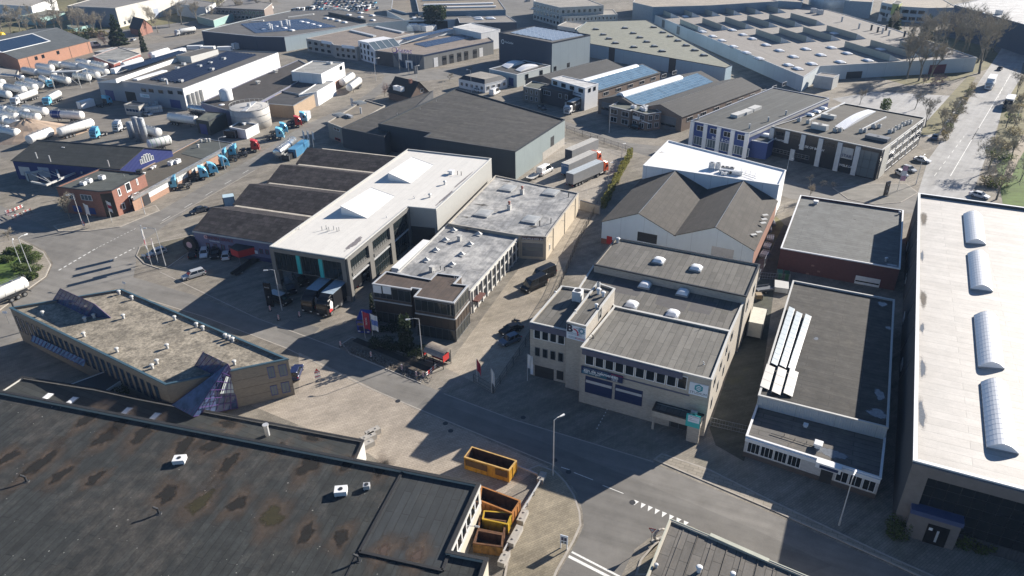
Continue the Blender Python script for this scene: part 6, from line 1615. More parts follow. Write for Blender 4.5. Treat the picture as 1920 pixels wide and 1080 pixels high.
# ---- blue and white office hall
b = Bld('office_hall', 'dark-roofed hall with cobalt blue front divided by white piers')
v = b.vol(7.5, [(1296, 226), (1405, 250), (1555, 184), (1450, 164)], wall_mat('cobalt_panels', (.03, .06, .20), 'plain', .05), roof_mat('dark_slate_felt', (.07, .075, .075), heading((1405, 250), (1555, 184), 7), 1.4, 10), M_LIGHTM, par=.2)
L0 = v.fac(0)[3]
for k in range(5): v.band(0, 0, 7.3, M_WHITE, L0 * (.0 + .235 * k), L0 * (.0 + .235 * k) + 1.3, d=.3, name='pier')
for k in range(4):
 u = L0 * (.235 * k) + 2.2; v.win_uz(0, u, 5.0, u + 3.6, 6.6, nx=3); v.win_uz(0, u - .6, .6, u + 4.2, 3.2, nx=5, F=M_WHITE, G=M_GLASSL)
v.band(1, 6.2, 7.0, M_LIGHTM, d=.1, name='fascia'); v.txt(0, 1352, 261, 'Bouw & Co', 1.2, M_INKW, .4)
for a_, c_ in (((1382, 222), (1398, 216)), ((1400, 216), (1412, 211)), ((1414, 210), (1428, 204))): A_ = P(*a_, v.rz); B_ = P(*c_, v.rz); mb = MB(); mb.obox(A_, B_ - A_, Vector((-(B_ - A_).y, (B_ - A_).x, 0)).normalized() * 2.4, (0, 0, .9)); mb.build('rooflight', M_OFFW, b.root)
for q in ((1405, 241), (1309, 224), (1440, 228), (1473, 216)): v.vent(*q, 'stack', .8)
v2 = b.vol(5.0, [(1405, 262), (1440, 268), (1470, 248), (1440, 240)], wall_mat('cobalt_panels', (.03, .06, .20)), roof_mat('dark_slate_felt', (.07, .075, .075)), M_WHITE, par=.2)
v2.dome(1437, 256, 3, 2.4, .6)
# ---- modern dark glazed office block
b = Bld('office_building', 'modern dark-glazed office block with pale piers, gridded white side and rooftop vents')
H17 = 8.4
v = b.vol(H17, [(1447, 237), (1655, 281), (1735, 221), (1585, 194)], plain('charcoal_curtain', (.012, .015, .021), .22, var=.1), roof_mat('olive_brown_felt', (.085, .08, .07), heading((1447, 237), (1655, 281), 8), 1.3, 9, .06, .35), M_OFFW, par=.25)
L0 = v.fac(0)[3]
M_PIER = plain('pale_blue_pier', (.42, .46, .5), .5)
for px_, top, bot in ((1449, .99, 0), (1478, .99, .55), (1508, .99, .45), (1493, .42, 0), (1541, .99, 0), (1577, .99, 0), (1611, .99, 0)):
 u, _ = v.fp(0, px_, 237 + (px_ - 1447) * .2 + 2); v.band(0, H17 * bot, H17 * top - .3, M_PIER, u - .6, u + .7, d=.35, name='pier')
v.win_uz(0, 1.5, 6.2, L0 * .33, 7.4, nx=10, F=M_DARK, fw=.08); v.win_uz(0, L0 * .46, 6.2, L0 * .60, 7.4, nx=4, F=M_DARK, fw=.08)
v.win_uz(0, 1.5, 1.2, L0 * .4, 2.4, nx=10, ny=2, F=M_GREY, fw=.1); v.win_uz(0, L0 * .80, .2, L0 - .6, 7.4, nx=3, ny=3, F=M_DARK, G=M_GLASSL, fw=.1, name='corner_glazing')
v.win_uz(0, L0 * .645, 4.0, L0 * .77, 7.0, nx=2, F=M_OFFW, G=plain('print_panel', (.3, .33, .36), .4), fw=.1, name='print_panel')
for (x, y, t_, s_) in ((1462, 262, 'Poorte', 1.0), (1522, 277, 'HOUSE OF BOUW', .9), (1587, 311, 'WELKOM', .9), (1590, 293, 'START', 1.2)): v.txt(0, x, y, t_, s_, M_INKW if t_ != 'START' else M_NAVY, .25)
L1 = v.fac(1)[3]
v.band(1, 0, H17 - .3, plain('cream_panel', (.56, .55, .50), .6), 1.6, 6.5, d=.15, name='blank_panel')
for k in range(5):
 for r in range(3): v.win_uz(1, 7.2 + k * (L1 - 8) / 5, .5 + r * 2.6, 7.2 + (k + .86) * (L1 - 8) / 5, 2.7 + r * 2.6, nx=2, F=M_WHITE, fw=.2)
A_ = P(1572, 240, v.rz); B_ = P(1639, 207, v.rz); v.barrel((1565, 237), (1628, 205), (1643, 209), (1583, 243), rise=.8, segs=6)
for a_, c_ in (((1515, 228), (1584, 194)), ((1616, 244), (1661, 221))): v.strip([a_, c_], .3, .4, M_WHITE)
for q in ((1518, 217), (1531, 211), (1543, 205)): v.dome(*q, 2.2, 1.6, .5)
v.ac(1553, 222, 4, 1.6, 1.2, mt=M_OFFW); v.ac(1536, 243, 4.5, 1.8, 1.6, mt=M_OFFW); v.ac(1645, 262, 6, 2.4, 1.0, mt=M_GREY)
for q in ((1498, 228), (1515, 232), (1525, 236), (1565, 247), (1575, 247), (1614, 249), (1621, 248), (1637, 240), (1648, 240), (1668, 250), (1675, 248), (1681, 243), (1687, 241), (1693, 236), (1700, 234), (1706, 232)): v.ac(*q, 1.0, .9, 1.1, mt=M_OFFW, name='roof_fan')
# ---- top right
b = Bld('warehouse', 'huge dark blue warehouse with white roof at the top right corner')
v = b.vol(12.5, [(1790, 9), (1930, 48), (2180, 110), (2260, 30), (1870, -8)], wall_mat('deep_blue_cladding', (.055, .085, .14), 'rib', .05), roof_mat('white_far', (.5, .5, .5)), M_WHITE, par=.2)
v.ac(1872, 27, 3, 2, 2)
b = Bld('office_building', 'distant two-storey pale office with yellow-green stair tower behind the conifers')
v = b.vol(8.0, [(1653, 4), (1690, 12), (1740, 15), (1795, 14), (1760, -6), (1680, -8)], plain('pale_blue_wall', (.36, .42, .48)), roof_mat('beige_membrane_far', (.33, .29, .24)), M_OFFW, par=.2)
for f in (0, 1):
 for z in (1, 4.6): v.wins_uz(f, 1, z, v.fac(f)[3] - 1, z + 1.8, 3, .8, nx=3, F=M_DARK)
t_ = b.vol(9.5, [(1674, 6), (1686, 8), (1692, 4), (1680, 1)], plain('yellow_green_panel', (.36, .40, .14), .6), R17, M_OFFW, par=.1)
b = Bld('warehouse', 'distant blue-grey warehouse at the top edge above the sawtooth hall')
v = b.vol(10.0, [(1187, 4), (1225, 13), (1330, 10), (1460, 2), (1400, -12), (1200, -14)], plain('blue_grey_far_wall', (.17, .24, .31), .6), roof_mat('beige_membrane_far', (.33, .29, .24)), M_OFFW, par=.2)
for k, px_ in enumerate((1478, 1610)):
 b = Bld('warehouse', ('distant pale blue warehouse behind the round steel tank', 'distant dark storage block with pale pillars left of the yellow-green stair tower')[k])
 v = b.vol(9.0, [(px_ - 40, 0), (px_ + 26, 4), (px_ + 30, -8), (px_ - 30, -10)], plain('blue_grey_far_wall', (.17, .24, .31)), roof_mat('beige_membrane_far', (.33, .29, .24)), M_OFFW, par=.2)
b = Bld('office_building', 'distant four-storey pale office stepped in two blocks with window rows, top centre')
v = b.vol(10.5, [(1000, 2), (1050, 14), (1132, 10), (1090, -6), (1020, -10)], plain('pale_concrete_far', (.38, .39, .38), .7), roof_mat('beige_felt', (.3, .28, .25)), M_OFFW, par=.2)
for f in (0, 1):
 for r in range(3): v.wins_uz(f, 1, 1 + r * 3.1, v.fac(f)[3] - 1, 2.9 + r * 3.1, 8, .6)
v2 = b.vol(6.0, [(1054, 31), (1158, 27), (1150, 18), (1060, 20)], plain('pale_concrete_far', (.38, .39, .38)), roof_mat('beige_felt', (.3, .28, .25)), M_OFFW, par=.2)
for r in range(2): v2.wins_uz(0, 1, .8 + r * 2.6, v2.fac(0)[3] - 1, 2.5 + r * 2.6, 14, .6)
v3 = b.vol(4.0, [(1045, 48), (1078, 53), (1096, 44), (1062, 40)], M_OFFW, roof_mat('beige_felt', (.3, .28, .25)), M_OFFW, par=.2)
b = Bld('warehouse', 'distant brown-roofed warehouse with three white rooflight strips, top centre')
v = b.vol(7.5, [(785, 22), (948, 18), (928, -10), (778, -8)], plain('blue_grey_far_wall', (.17, .24, .31)), roof_mat('brown_far', (.21, .18, .14)), M_LIGHTM, par=.2)
for y, x0, x1 in ((17, 796, 930), (11, 794, 925), (2, 792, 920)): A_ = P(x0, y, v.rz); B_ = P(x1, y - 3, v.rz); mb = MB(); mb.obox(A_, B_ - A_, (0, 2.6, 0), (0, 0, .8)); mb.build('rooflight_strip', M_WHITE, b.root)
v2 = b.vol(6.0, [(734, 16), (762, 24), (786, 22), (778, -2), (736, 0)], plain('blue_grey_far_wall', (.17, .24, .31)), roof_mat('brown_far', (.21, .18, .14)), M_LIGHTM, par=.2)
b = Bld('hall', 'long low grey hall with dark open front behind the white stacked pallets')
v = b.vol(5.0, [(759, 38), (852, 36), (884, 31), (850, 22), (725, 20)], plain('pale_blue_wall', (.36, .42, .48)), roof_mat('slate_far', (.16, .16, .15)), M_LIGHTM, par=.2)
v.door_uz(0, 2, .02, 24, 4.2, plain('dark_opening', (.03, .028, .026)), nsec=1); v.door_uz(0, 30, .02, 45, 4.2, M_NAVY, nsec=4)
b = Bld('hall', 'low hall with ribbed brown roof and four small rooflights above the white-roofed block')
v = b.vol(5.5, [(862, 43), (968, 41), (950, 29), (858, 33)], wall_mat('midnight_cladding', (.042, .055, .085)), roof_mat('ribbed_far', (.23, .21, .19), 1.2, 3, 20, .08, .1), M_LIGHTM, par=.15)
for q in ((896, 34), (918, 34), (898, 37), (921, 36)): v.dome(*q, 5, 2.4, .4)
# ---- house with black roof at the bend
b = Bld('house', 'detached house with steep black roof and white dormer at the street bend')
he = 3.2; A_, B_, D_ = P(728, 170, he).to_2d(), P(770, 181, he).to_2d(), P(803, 172, he).to_2d()
v = b.gable(he, [A_, B_, D_, A_ + D_ - B_], 7.6, plain('brown_house_wall', (.14, .10, .08), .8), roof_mat('black_tiles', (.03, .03, .032), 0, .4, .4, .1), 'u', .5)
v.ac(749, 166, 4.5, 1.8, 1.6, mt=M_WHITE, loc=v.rl(748, 170, 4.6), name='dormer'); v.vent(0, 0, 'chimney', 1.2, M_BRICKR, loc=v.rl(770, 156, 7.0))
v.win_uz(1, 2, 1, 3.6, 2.4); v.win_uz(1, 5, 3.6, 6.6, 5, F=M_WHITE)
# ---- tanks and silos
def tank(name, label, px, py, r, h, mt, cat='tank', cone=False, ring=True):
 t = thing(name, label, cat, P(px, py))
 mb = MB(); prof = [(r, 0), (r, h)] + ([(r * .6, h + r * .25), (r * .15, h + r * .35)] if cone else [(r * .98, h + .05)])
 mb.lathe((0, 0, 0), prof, 28); mb.build('shell', mt, t, True, None)
 if ring:
  rb = MB()
  for z in (h * .33, h * .66, h - .15): rb.lathe((0, 0, z), [(r + .02, 0), (r + .08, .03), (r + .08, .15), (r + .02, .18)], 28)
  rb.build('ring_beam', M_STEEL, t, False, None)
 lb = MB(); a = -2.2
 for s_ in (-.25, .25): lb.tube((math.cos(a) * (r + .2) + s_, math.sin(a) * (r + .2), 0), (math.cos(a) * (r + .2) + s_, math.sin(a) * (r + .2), h + .6), .04, .04, 4)
 lb.build('ladder', M_STEEL, t, False, None)
 return t
M_CREAM = plain('cream_tank', (.50, .48, .45), .6, var=.08)
t = tank('storage_tank', 'wide round concrete tank with rim walkway beside the blue tractor units', 474, 236, 6.4, 6.6, M_CREAM)
rb = MB()
for k in range(24):
 a0, a1 = 2 * PI * k / 24, 2 * PI * (k + 1) / 24; p0, p1 = Vector((6.3 * math.cos(a0), 6.3 * math.sin(a0), 7.7)), Vector((6.3 * math.cos(a1), 6.3 * math.sin(a1), 7.7)); rb.tube(p0, p1, .05, .05, 4); rb.tube(p0, p0 - Vector((0, 0, 1.1)), .04, .04, 4)
rb.build('guard_rail', M_OFFW, t, False, None); rb = MB(); rb.box(-.8, -6, 6.66, .8, 6, 6.8); rb.tube((0, 0, 6.6), (0, 0, 7.8), .6, .6, 10); rb.build('walkway', M_LIGHTM, t, False, None)
tank('silo', 'tall slim white silo behind the dark green pump house', 431, 213, 2.2, 8.4, M_WHITE, 'silo', True, False)
tank('silo', 'short white silo left of the wide round concrete tank', 421, 223, 1.4, 4.8, M_WHITE, 'silo', True, False)
for k, (x, y, r, h) in enumerate(((274, 266, 1.05, 7.6), (263, 263, 1.05, 7.4), (250, 258, 1.2, 5.0))):
 tank('silo', ('front and tallest of three grey silos by the tanker wash', 'middle of three grey silos by the tanker wash', 'shortest grey silo, rear one of three by the tanker wash')[k], x, y, r, h, plain('grey_silo', (.36, .38, .4), .5, .1), 'silo', True, k < 2)
tank('storage_tank', 'large round pale steel tank at the top edge behind the sawtooth hall', 1552, 26, 12, 14, plain('pale_steel_tank', (.5, .54, .57), .4, .2))
# ================================================================ vehicles
PAINT = {}
def paint(name, col, rough=.28):
 return plain('car_paint_' + name, col, rough, .1, .04)
for n_, c_ in dict(white=(.72, .73, .74), silver=(.42, .44, .46), black=(.007, .007, .009), blue=(.10, .14, .20), dark=(.03, .035, .045), grey=(.15, .16, .17), red=(.45, .03, .03), sky=(.17, .50, .70), orange=(.62, .12, .05), navy=(.02, .03, .09), green=(.03, .12, .09)).items(): PAINT[n_] = paint(n_, c_)
M_LAMPW = plain('lamp_lens', (.7, .7, .66), .15, var=0); M_LAMPR = plain('tail_lens', (.4, .01, .01), .2, var=0)
M_TANK = plain('tank_white', (.74, .74, .72), .32, .05, .06); M_TANKS = plain('tank_steel', (.5, .52, .54), .22, .75, .08)
def loft(mb, secs, m=0, cap=True):
 n = len(secs[0])
 for a, b in zip(secs, secs[1:]):
  for i in range(n):
   j = (i + 1) % n
   mb.face([a[i], b[i], b[j], a[j]], m)
 if cap: mb.face(secs[0], m); mb.face(secs[-1][::-1], m)
def sec(x, w_, z0, z1, r=.12):
 return [(x, -w_ + r, z0), (x, w_ - r, z0), (x, w_, z0 + r), (x, w_, z1 - r), (x, w_ - r, z1), (x, -w_ + r, z1), (x, -w_, z1 - r), (x, -w_, z0 + r)]
def wheel(parent, x, y, r, wd=.24, rim=M_STEEL):
 def mk():
  mb = MB(); mb.tube((0, -wd / 2, 0), (0, wd / 2, 0), r, r, 14); return mb.mesh('tyre', M_RUBBER)
 def mr():
  mb = MB(); mb.tube((0, -wd / 2 - .015, 0), (0, wd / 2 + .015, 0), r * .58, r * .58, 12); return mb.mesh('rim', rim)
 o = link('wheel', cached(('ty', r, wd), mk), parent, (x, y, r)); link('rim', cached(('rm', r, wd, rim.name), mr), o)
CARK = dict(
 hatch=(4.1, .87, 1.48, [(2.05, .66, .36, .62), (1.95, .8, .22, .72), (1.3, .86, .2, .86), (.75, .87, .2, .95), (-1.5, .87, .2, .98), (-1.95, .82, .24, .95), (-2.05, .72, .36, .8)], (.95, .3, -1.45, -1.95)),
 estate=(4.7, .9, 1.5, [(2.35, .68, .36, .62), (2.25, .82, .22, .72), (1.5, .88, .2, .86), (.9, .9, .2, .95), (-1.9, .9, .2, .98), (-2.25, .85, .24, .95), (-2.35, .76, .36, .8)], (1.15, .4, -1.95, -2.28)),
 sedan=(4.6, .9, 1.44, [(2.3, .68, .36, .6), (2.2, .82, .22, .7), (1.4, .88, .2, .84), (.9, .9, .2, .92), (-1.4, .9, .2, .96), (-2.15, .86, .24, .92), (-2.3, .78, .36, .78)], (1.1, .35, -.95, -1.75)),
 suv=(4.6, .94, 1.7, [(2.3, .72, .42, .78), (2.2, .86, .28, .9), (1.4, .93, .26, 1.02), (.9, .94, .26, 1.08), (-1.9, .94, .26, 1.1), (-2.2, .9, .3, 1.06), (-2.3, .82, .42, .95)], (1.1, .45, -1.85, -2.2)),
 van=(5.9, 1.0, 2.5, [(2.95, .78, .4, .85), (2.85, .92, .28, 1.05), (2.2, .99, .25, 1.2), (1.9, 1.0, .25, 1.25), (-2.5, 1.0, .25, 1.28), (-2.9, 1.0, .28, 1.28), (-2.95, .95, .4, 1.2)], (2.1, 1.25, -2.8, -2.93)),
 mpv=(5.0, .96, 1.95, [(2.5, .74, .4, .8), (2.4, .9, .26, .95), (1.8, .95, .25, 1.08), (1.4, .96, .25, 1.12), (-2.2, .96, .25, 1.15), (-2.42, .95, .28, 1.12), (-2.5, .88, .4, 1.0)], (1.65, .9, -2.25, -2.42)))
def car_parts(root, kind, pm, roofm=None, panel=False):
 L, W, H, st, (xa, xb, xc, xd) = CARK[kind]
 zb = st[3][3] - .03
 wt = W * (.72 if kind not in ('van', 'mpv') else .86)
 def mk():
  mb = MB(); loft(mb, [sec(x, w_, z0, z1) for x, w_, z0, z1 in st])
  rs = [sec(x, wt * k, H - .09, H, .04) for x, k in ((xb + .06, .94), (xb - .1, 1), (xc + .1, 1), (xc - .04, .95))]
  loft(mb, rs, 1)
  for s_ in (-1, 1):
   for (x0, x1) in ((xa, xb), (xd, xc)):
    mb.tube((x0, s_ * (W - .06), zb), (x1, s_ * (wt - .02), H - .05), .055, .045, 5)
   mx = (xb + xc) / 2; mb.tube((mx, s_ * (W - .05), zb), (mx, s_ * (wt - .01), H - .05), .06, .05, 5)
   mb.box(xa - .25, s_ * (W + .02) - .09, zb, xa - .1, s_ * (W + .02) + .09, zb + .14)
  if panel:
   for s_ in (-1, 1): mb.face([(mx, s_ * (W - .02), zb), (xd, s_ * (W - .02), zb), (xc, s_ * (wt + .015), H - .06), (mx, s_ * (wt + .015), H - .06)][::s_])
   mb.face([(xd - .01, W - .05, zb), (xd - .01, -W + .05, zb), (xc - .02, -wt, H - .06), (xc - .02, wt, H - .06)])
  return mb.mesh('body', [pm, roofm or pm], None, False)
 link('body', cached(('cb', kind, pm.name, roofm.name if roofm else '', panel), mk), root)
 def g(key, pts):
  def mg():
   mb = MB(); mb.face(pts); return mb.mesh(key, M_GLASS)
  link(key if not key.endswith('_l') and not key.endswith('_r') else 'side_window', cached(('cg', kind, key), mg), root)
 i = .03
 g('windscreen', [(xa, -W + .1, zb), (xa, W - .1, zb), (xb, wt - .05, H - .07), (xb, -wt + .05, H - .07)])
 if not panel: g('rear_window', [(xd, W - .1, zb), (xd, -W + .1, zb), (xc, -wt + .05, H - .07), (xc, wt - .05, H - .07)])
 xe = (xb + xc) / 2 if panel else xd
 xf = (xb + xc) / 2 if panel else xc
 for s_, nm in ((1, 'window_l'), (-1, 'window_r')):
  q = [(xa, s_ * (W - .05), zb), (xe, s_ * (W - .05), zb), (xf, s_ * (wt), H - .07), (xb, s_ * (wt), H - .07)]
  g(nm, q if s_ > 0 else q[::-1])
 r = .32 if kind not in ('van', 'suv', 'mpv') else .36
 for x in (st[2][0] - .02, st[4][0] + .1):
  for s_ in (-1, 1): wheel(root, x, s_ * (W - .1), r)
 for s_ in (-1, 1):
  def ml():
   mb = MB(); mb.box(-.06, -.17, -.07, .1, .17, .08); return mb.mesh('headlight', M_LAMPW)
  link('headlight', cached(('hl',), ml), root, (st[1][0] - .04, s_ * (st[1][1] - .14), st[1][3] - .12))
  def mt_():
   mb = MB(); mb.box(-.06, -.1, -.12, .05, .1, .12); return mb.mesh('tail_light', M_LAMPR)
  link('tail_light', cached(('tl',), mt_), root, (st[-2][0] - .03, s_ * (st[-2][1] - .06), st[-2][3] - .16))
CARP = {}
def car(kind, col, front, rear, label, group=None, name=None, roofc=None, panel=False, at=None, rz=None):
 """front, rear: sight points of the ground under both bumpers"""
 if at is None:
  a, c = P(*front), P(*rear); at = (a + c) / 2; rz = math.atan2(a.y - c.y, a.x - c.x)
 cat = 'van' if kind in ('van', 'mpv') else 'car'
 key = (kind, col, roofc, panel)
 if key not in CARP:
  t = thing(name or ('parked_van' if cat == 'van' else 'parked_car'), label, cat, at, rz, group)
  car_parts(t, kind, PAINT[col], PAINT[roofc] if roofc else None, panel); CARP[key] = t
  return t
 t = copy_thing(CARP[key], at, rz, label, group); t['group'] = group or ''
 if not group: del t['group']
 return t
# ---- lorries
def tractor_parts(root, x0, pm, hi=3.55, deflect=True, chassis=True, dark=False):
 """cab-over tractor with its front bumper at x0 (driving towards +x)"""
 def mk():
  mb = MB()
  f = x0
  loft(mb, [sec(f - 2.25, 1.22, .95, hi - .25, .08), sec(f - 1.5, 1.24, .95, hi, .12), sec(f - .75, 1.24, .95, hi - .05, .14), sec(f - .32, 1.22, .75, hi - .55, .14), sec(f - .06, 1.2, .55, 2.0, .14), sec(f, 1.16, .5, 1.75, .14)])
  if deflect: loft(mb, [sec(f - 2.3, 1.1, hi - .1, hi + .5, .08), sec(f - 1.4, 1.1, hi - .05, hi + .3, .08), sec(f - .9, 1.0, hi - .06, hi + .02, .03)])
  for s_ in (-1, 1): mb.box(f - .75, s_ * 1.42 - .1, 1.9, f - .6, s_ * 1.42 + .1, 2.65)
  return mb.mesh('cab', pm)
 cab = link('cab', cached(('tc', x0, pm.name, hi, deflect), mk), root)
 def mw():
  mb = MB(); f = x0; mb.face([(f - .06 + .01, -1.08, 2.02), (f - .06 + .01, 1.08, 2.02), (f - .33 + .012, 1.05, hi - .62), (f - .33 + .012, -1.05, hi - .62)]); return mb.mesh('windscreen', M_GLASS)
 link('windscreen', cached(('tw', x0, hi), mw), cab)
 def ms():
  mb = MB(); f = x0; mb.box(f - .3, -1.1, hi - .6, f - .02, 1.1, hi - .5); return mb.mesh('sun_visor', M_DARK)
 link('sun_visor', cached(('tv', x0, hi), ms), cab)
 for s_ in (-1, 1):
  def mq():
   mb = MB(); f = x0; q = [(f - .38, s_ * 1.236, 1.95), (f - 1.35, s_ * 1.247, 1.95), (f - 1.35, s_ * 1.247, 2.75), (f - .5, s_ * 1.242, 2.75)]; mb.face(q if s_ > 0 else q[::-1]); return mb.mesh('side_window', M_GLASS)
  link('side_window', cached(('tq', x0, s_), mq), cab)
  def ml():
   mb = MB(); mb.box(-.05, -.22, -.1, .04, .22, .1); return mb.mesh('headlight', M_LAMPW)
  link('headlight', cached(('thl',), ml), cab, (x0, s_ * .85, .85))
 def mgk():
  mb = MB(); f = x0
  for k in range(5): mb.box(f - .01, -.75, 1.0 + k * .17, f + .03, .75, 1.11 + k * .17)
  return mb.mesh('grille', M_DARK)
 link('grille', cached(('tg', x0), mgk), cab)
 if chassis:
  def mc():
   mb = MB(); f = x0
   for s_ in (-1, 1):
    mb.box(f - 6.0, s_ * .42 - .08, .75, f - .6, s_ * .42 + .08, 1.0)
    mb.tube((f - 2.5, s_ * .95, .75), (f - 3.9, s_ * .95, .75), .33, .33, 10)
    mb.box(f - 5.6, s_ * 1.0 - .26, 1.03, f - 4.3, s_ * 1.0 + .26, 1.08)
   mb.tube((f - 4.7, 0, 1.0), (f - 4.7, 0, 1.18), .5, .5, 12); mb.box(f - 2.45, -1.0, .9, f - 2.3, 1.0, 2.6)
   return mb.mesh('chassis', M_DARK)
  link('chassis', cached(('tch', x0), mc), root)
  for s_ in (-1, 1): wheel(root, x0 - 1.45, s_ * 1.05, .5, .32); wheel(root, x0 - 4.95, s_ * .98, .5, .5)
def box_parts(root, xf, L, sidem, rearm, roofm, frontm=None, axles=3, zb=1.15, zt=4.0, legs=True, side_text=None, rear_text=None):
 xr = xf - L
 mb = MB(); mb.box(xr, -1.26, zb, xf, 1.26, zt, skip=(1, 5)); link('trailer_body', mb.mesh('trailer_body', sidem), root)
 mb = MB(); mb.box(xr - .02, -1.27, zt, xf + .02, 1.27, zt + .05)
 for k in range(int(L / 1.2)): mb.box(xr + .6 + k * 1.2, -1.2, zt + .05, xr + .64 + k * 1.2, 1.2, zt + .07)
 link('trailer_roof', mb.mesh('trailer_roof', roofm), root)
 for s_ in (-1, 1):
  mb = MB(); mb.box(xr - .05, min(0, s_ * 1.24) + .02, zb, xr, max(0, s_ * 1.24) - .02, zt);
  mb.tube((xr - .08, s_ * .5, zb), (xr - .08, s_ * .5, zt), .025, .025, 5)
  link('rear_door', mb.mesh('rear_door', rearm), root)
 mb = MB(); mb.box(xr, -.55, .85, xf - .2, -.4, zb - .004); mb.box(xr, .4, .85, xf - .2, .55, zb - .004); mb.box(xr - .02, -1.2, .5, xr + .1, 1.2, .65)
 for s_ in (-1, 1): mb.box(xr + 4.6, s_ * 1.2 - .03, .55, xf - 4.2 if L > 10 else xf - 1.5, s_ * 1.2 + .03, 1.0)
 if legs:
  for s_ in (-1, 1): mb.box(xf - 2.6, s_ * .75 - .07, .02, xf - 2.45, s_ * .75 + .07, zb - .01)
 link('chassis', mb.mesh('chassis', M_DARK), root)
 for k in range(axles):
  for s_ in (-1, 1): wheel(root, xr + 1.6 + k * 1.31, s_ * 1.02, .48, .38)
 for s_ in (-1, 1):
  mb = MB(); mb.box(xr - .06, s_ * 1.0 - .2, .7, xr - .02, s_ * 1.0 + .2, .83); link('tail_light', mb.mesh('tail_light', M_LAMPR), root)
def rig(name, label, cat, front, rear=None, heading_=None, group=None):
 a = P(*front)
 if rear: c = P(*rear); rz = math.atan2(a.y - c.y, a.x - c.x)
 else: rz = heading_
 return thing(name, label, cat, a, rz, group)
def tank_parts(root, xf, L, tm, r=1.22, zc=2.35, trailer=True, stripe=None, legs=True):
 xr = xf - L
 def mk():
  mb = MB(); prof = [(r * .35, -.32), (r * .75, -.2), (r * .95, -.05), (r, .05), (r, L - .05), (r * .95, L + .05), (r * .75, L + .2), (r * .35, L + .32)]
  mb.lathe((xr, 0, zc), prof, 20, axis='x'); return mb.mesh('tank', tm, None, True)
 tk = link('tank', cached(('tk', xf, L, tm.name, r, zc), mk), root)
 def mw():
  mb = MB(); mb.box(xr + .4, -.3, zc + r - .02, xf - .4, .3, zc + r + .05)
  for k in range(3): mb.tube((xr + L * (.25 + .25 * k), 0, zc + r), (xr + L * (.25 + .25 * k), 0, zc + r + .22), .28, .28, 10)
  for s_ in (-.34, .34): mb.tube((xr + .4, s_, zc + r + .5), (xf - .4, s_, zc + r + .5), .025, .025, 4)
  for s_ in (-.25, .25): mb.tube((xr - .34, s_, .8), (xr - .3, s_, zc + r + .3), .03, .03, 4)
  return mb.mesh('walkway', M_STEEL)
 link('walkway', cached(('tkw', xf, L, r, zc), mw), root)
 def mb_():
  mb = MB()
  for k in range(5): mb.lathe((xr + L * (.08 + .21 * k), 0, zc), [(r + .004, 0), (r + .03, .01), (r + .03, .09), (r + .004, .1)], 20, axis='x')
  return mb.mesh('band', stripe or tm)
 link('band', cached(('tkb', xf, L, r, zc, (stripe or tm).name), mb_), root)
 if trailer:
  def mc():
   mb = MB(); mb.box(xr + .2, -.5, .85, xf - .1, -.36, zc - r * .86); mb.box(xr + .2, .36, .85, xf - .1, .5, zc - r * .86); mb.box(xr, -1.2, .5, xr + .12, 1.2, .7)
   for s_ in (-1, 1): mb.box(xf - 2.4, s_ * .7 - .07, .02, xf - 2.25, s_ * .7 + .07, zc - r * .8); mb.box(xr + .6, s_ * 1.1 - .2, 1.02, xr + 4.4, s_ * 1.1 + .2, 1.07)
   return mb.mesh('chassis', M_DARK)
  link('chassis', cached(('tkc', xf, L, r, zc), mc), root)
  for k in range(3):
   for s_ in (-1, 1): wheel(root, xr + 1.3 + k * 1.31, s_ * 1.02, .48, .38)
# ---- cars
TG = 'cars parked in front of the tyre shop'
car('hatch', 'silver', (279, 482), (311, 472), 'silver hatchback behind the flagpoles on the island left of the tyre shop')
car('estate', 'silver', (344, 525), (383, 513), 'silver estate car standing alone in the sun on the forecourt', name='estate_car')
car('hatch', 'black', (365, 471), (361, 489), 'black hatchback nearest the giant tyre, leftmost of the four parked in a row', TG)
car('hatch', 'white', (382, 487), (386, 470), 'white hatchback parked nose out between two black cars', TG)
car('suv', 'black', (403, 488), (407, 472), 'black car with bright headlamps between the two white cars', TG)
car('hatch', 'white', (428, 473), (423, 492), 'white hatchback parked nose in below the red oriel', TG)
car('sedan', 'dark', (358, 403), (389, 393), 'dark blue saloon at the kerb left of the ridged roofs')
car('van', 'black', (976, 552), (1025, 529), 'front one of two black vans on the sunny lane', 'black vans on the lane', panel=True)
car('van', 'black', (996, 532), (1040, 512), 'rear one of two black vans on the lane, nearer the wire fence', 'black vans on the lane', panel=True)
car('sedan', 'black', (938, 629), (978, 614), 'black saloon beside the motorcycle on the lane')
car('hatch', 'blue', (938, 649), (973, 634), 'blue-grey hatchback behind the black saloon on the lane')
car('hatch', 'navy', (561, 690), (551, 715), 'navy car half hidden behind the right end of the gravel-roofed office')
car('mpv', 'black', (546, 573), (507, 560), 'black people carrier with pale roof in the shade beside the street lamp', roofc='silver')
car('mpv', 'black', (551, 556), (533, 534), 'front black van parked under the showroom overhang', 'black vans under the showroom')
car('mpv', 'black', (574, 540), (556, 520), 'rear black van parked under the showroom overhang', 'black vans under the showroom')
car('sedan', 'silver', (838, 118), (852, 113), 'silver saloon before the garage doors of the workshop with the ring emblem')
car('sedan', 'white', (904, 174), (889, 169), 'white saloon in front of the small office with the dark roof skirt')
car('van', 'white', (934, 174), (922, 180), 'white van with equipment right of the small office', panel=True)
car('suv', 'black', (1181, 239), (1199, 244), 'black car before the brick front of the twin-gabled hall')
car('sedan', 'dark', (1027, 210), (1006, 199), 'dark car beside the black house front near the delivery lorry')
car('sedan', 'white', (1741, 306), (1716, 300), 'white saloon at the side of the gridded office block')
car('hatch', 'white', (1697, 333), (1683, 325), 'white hatchback half behind the pink banner')
car('hatch', 'silver', (1711, 323), (1696, 318), 'silver hatchback behind the white one by the pink banner')
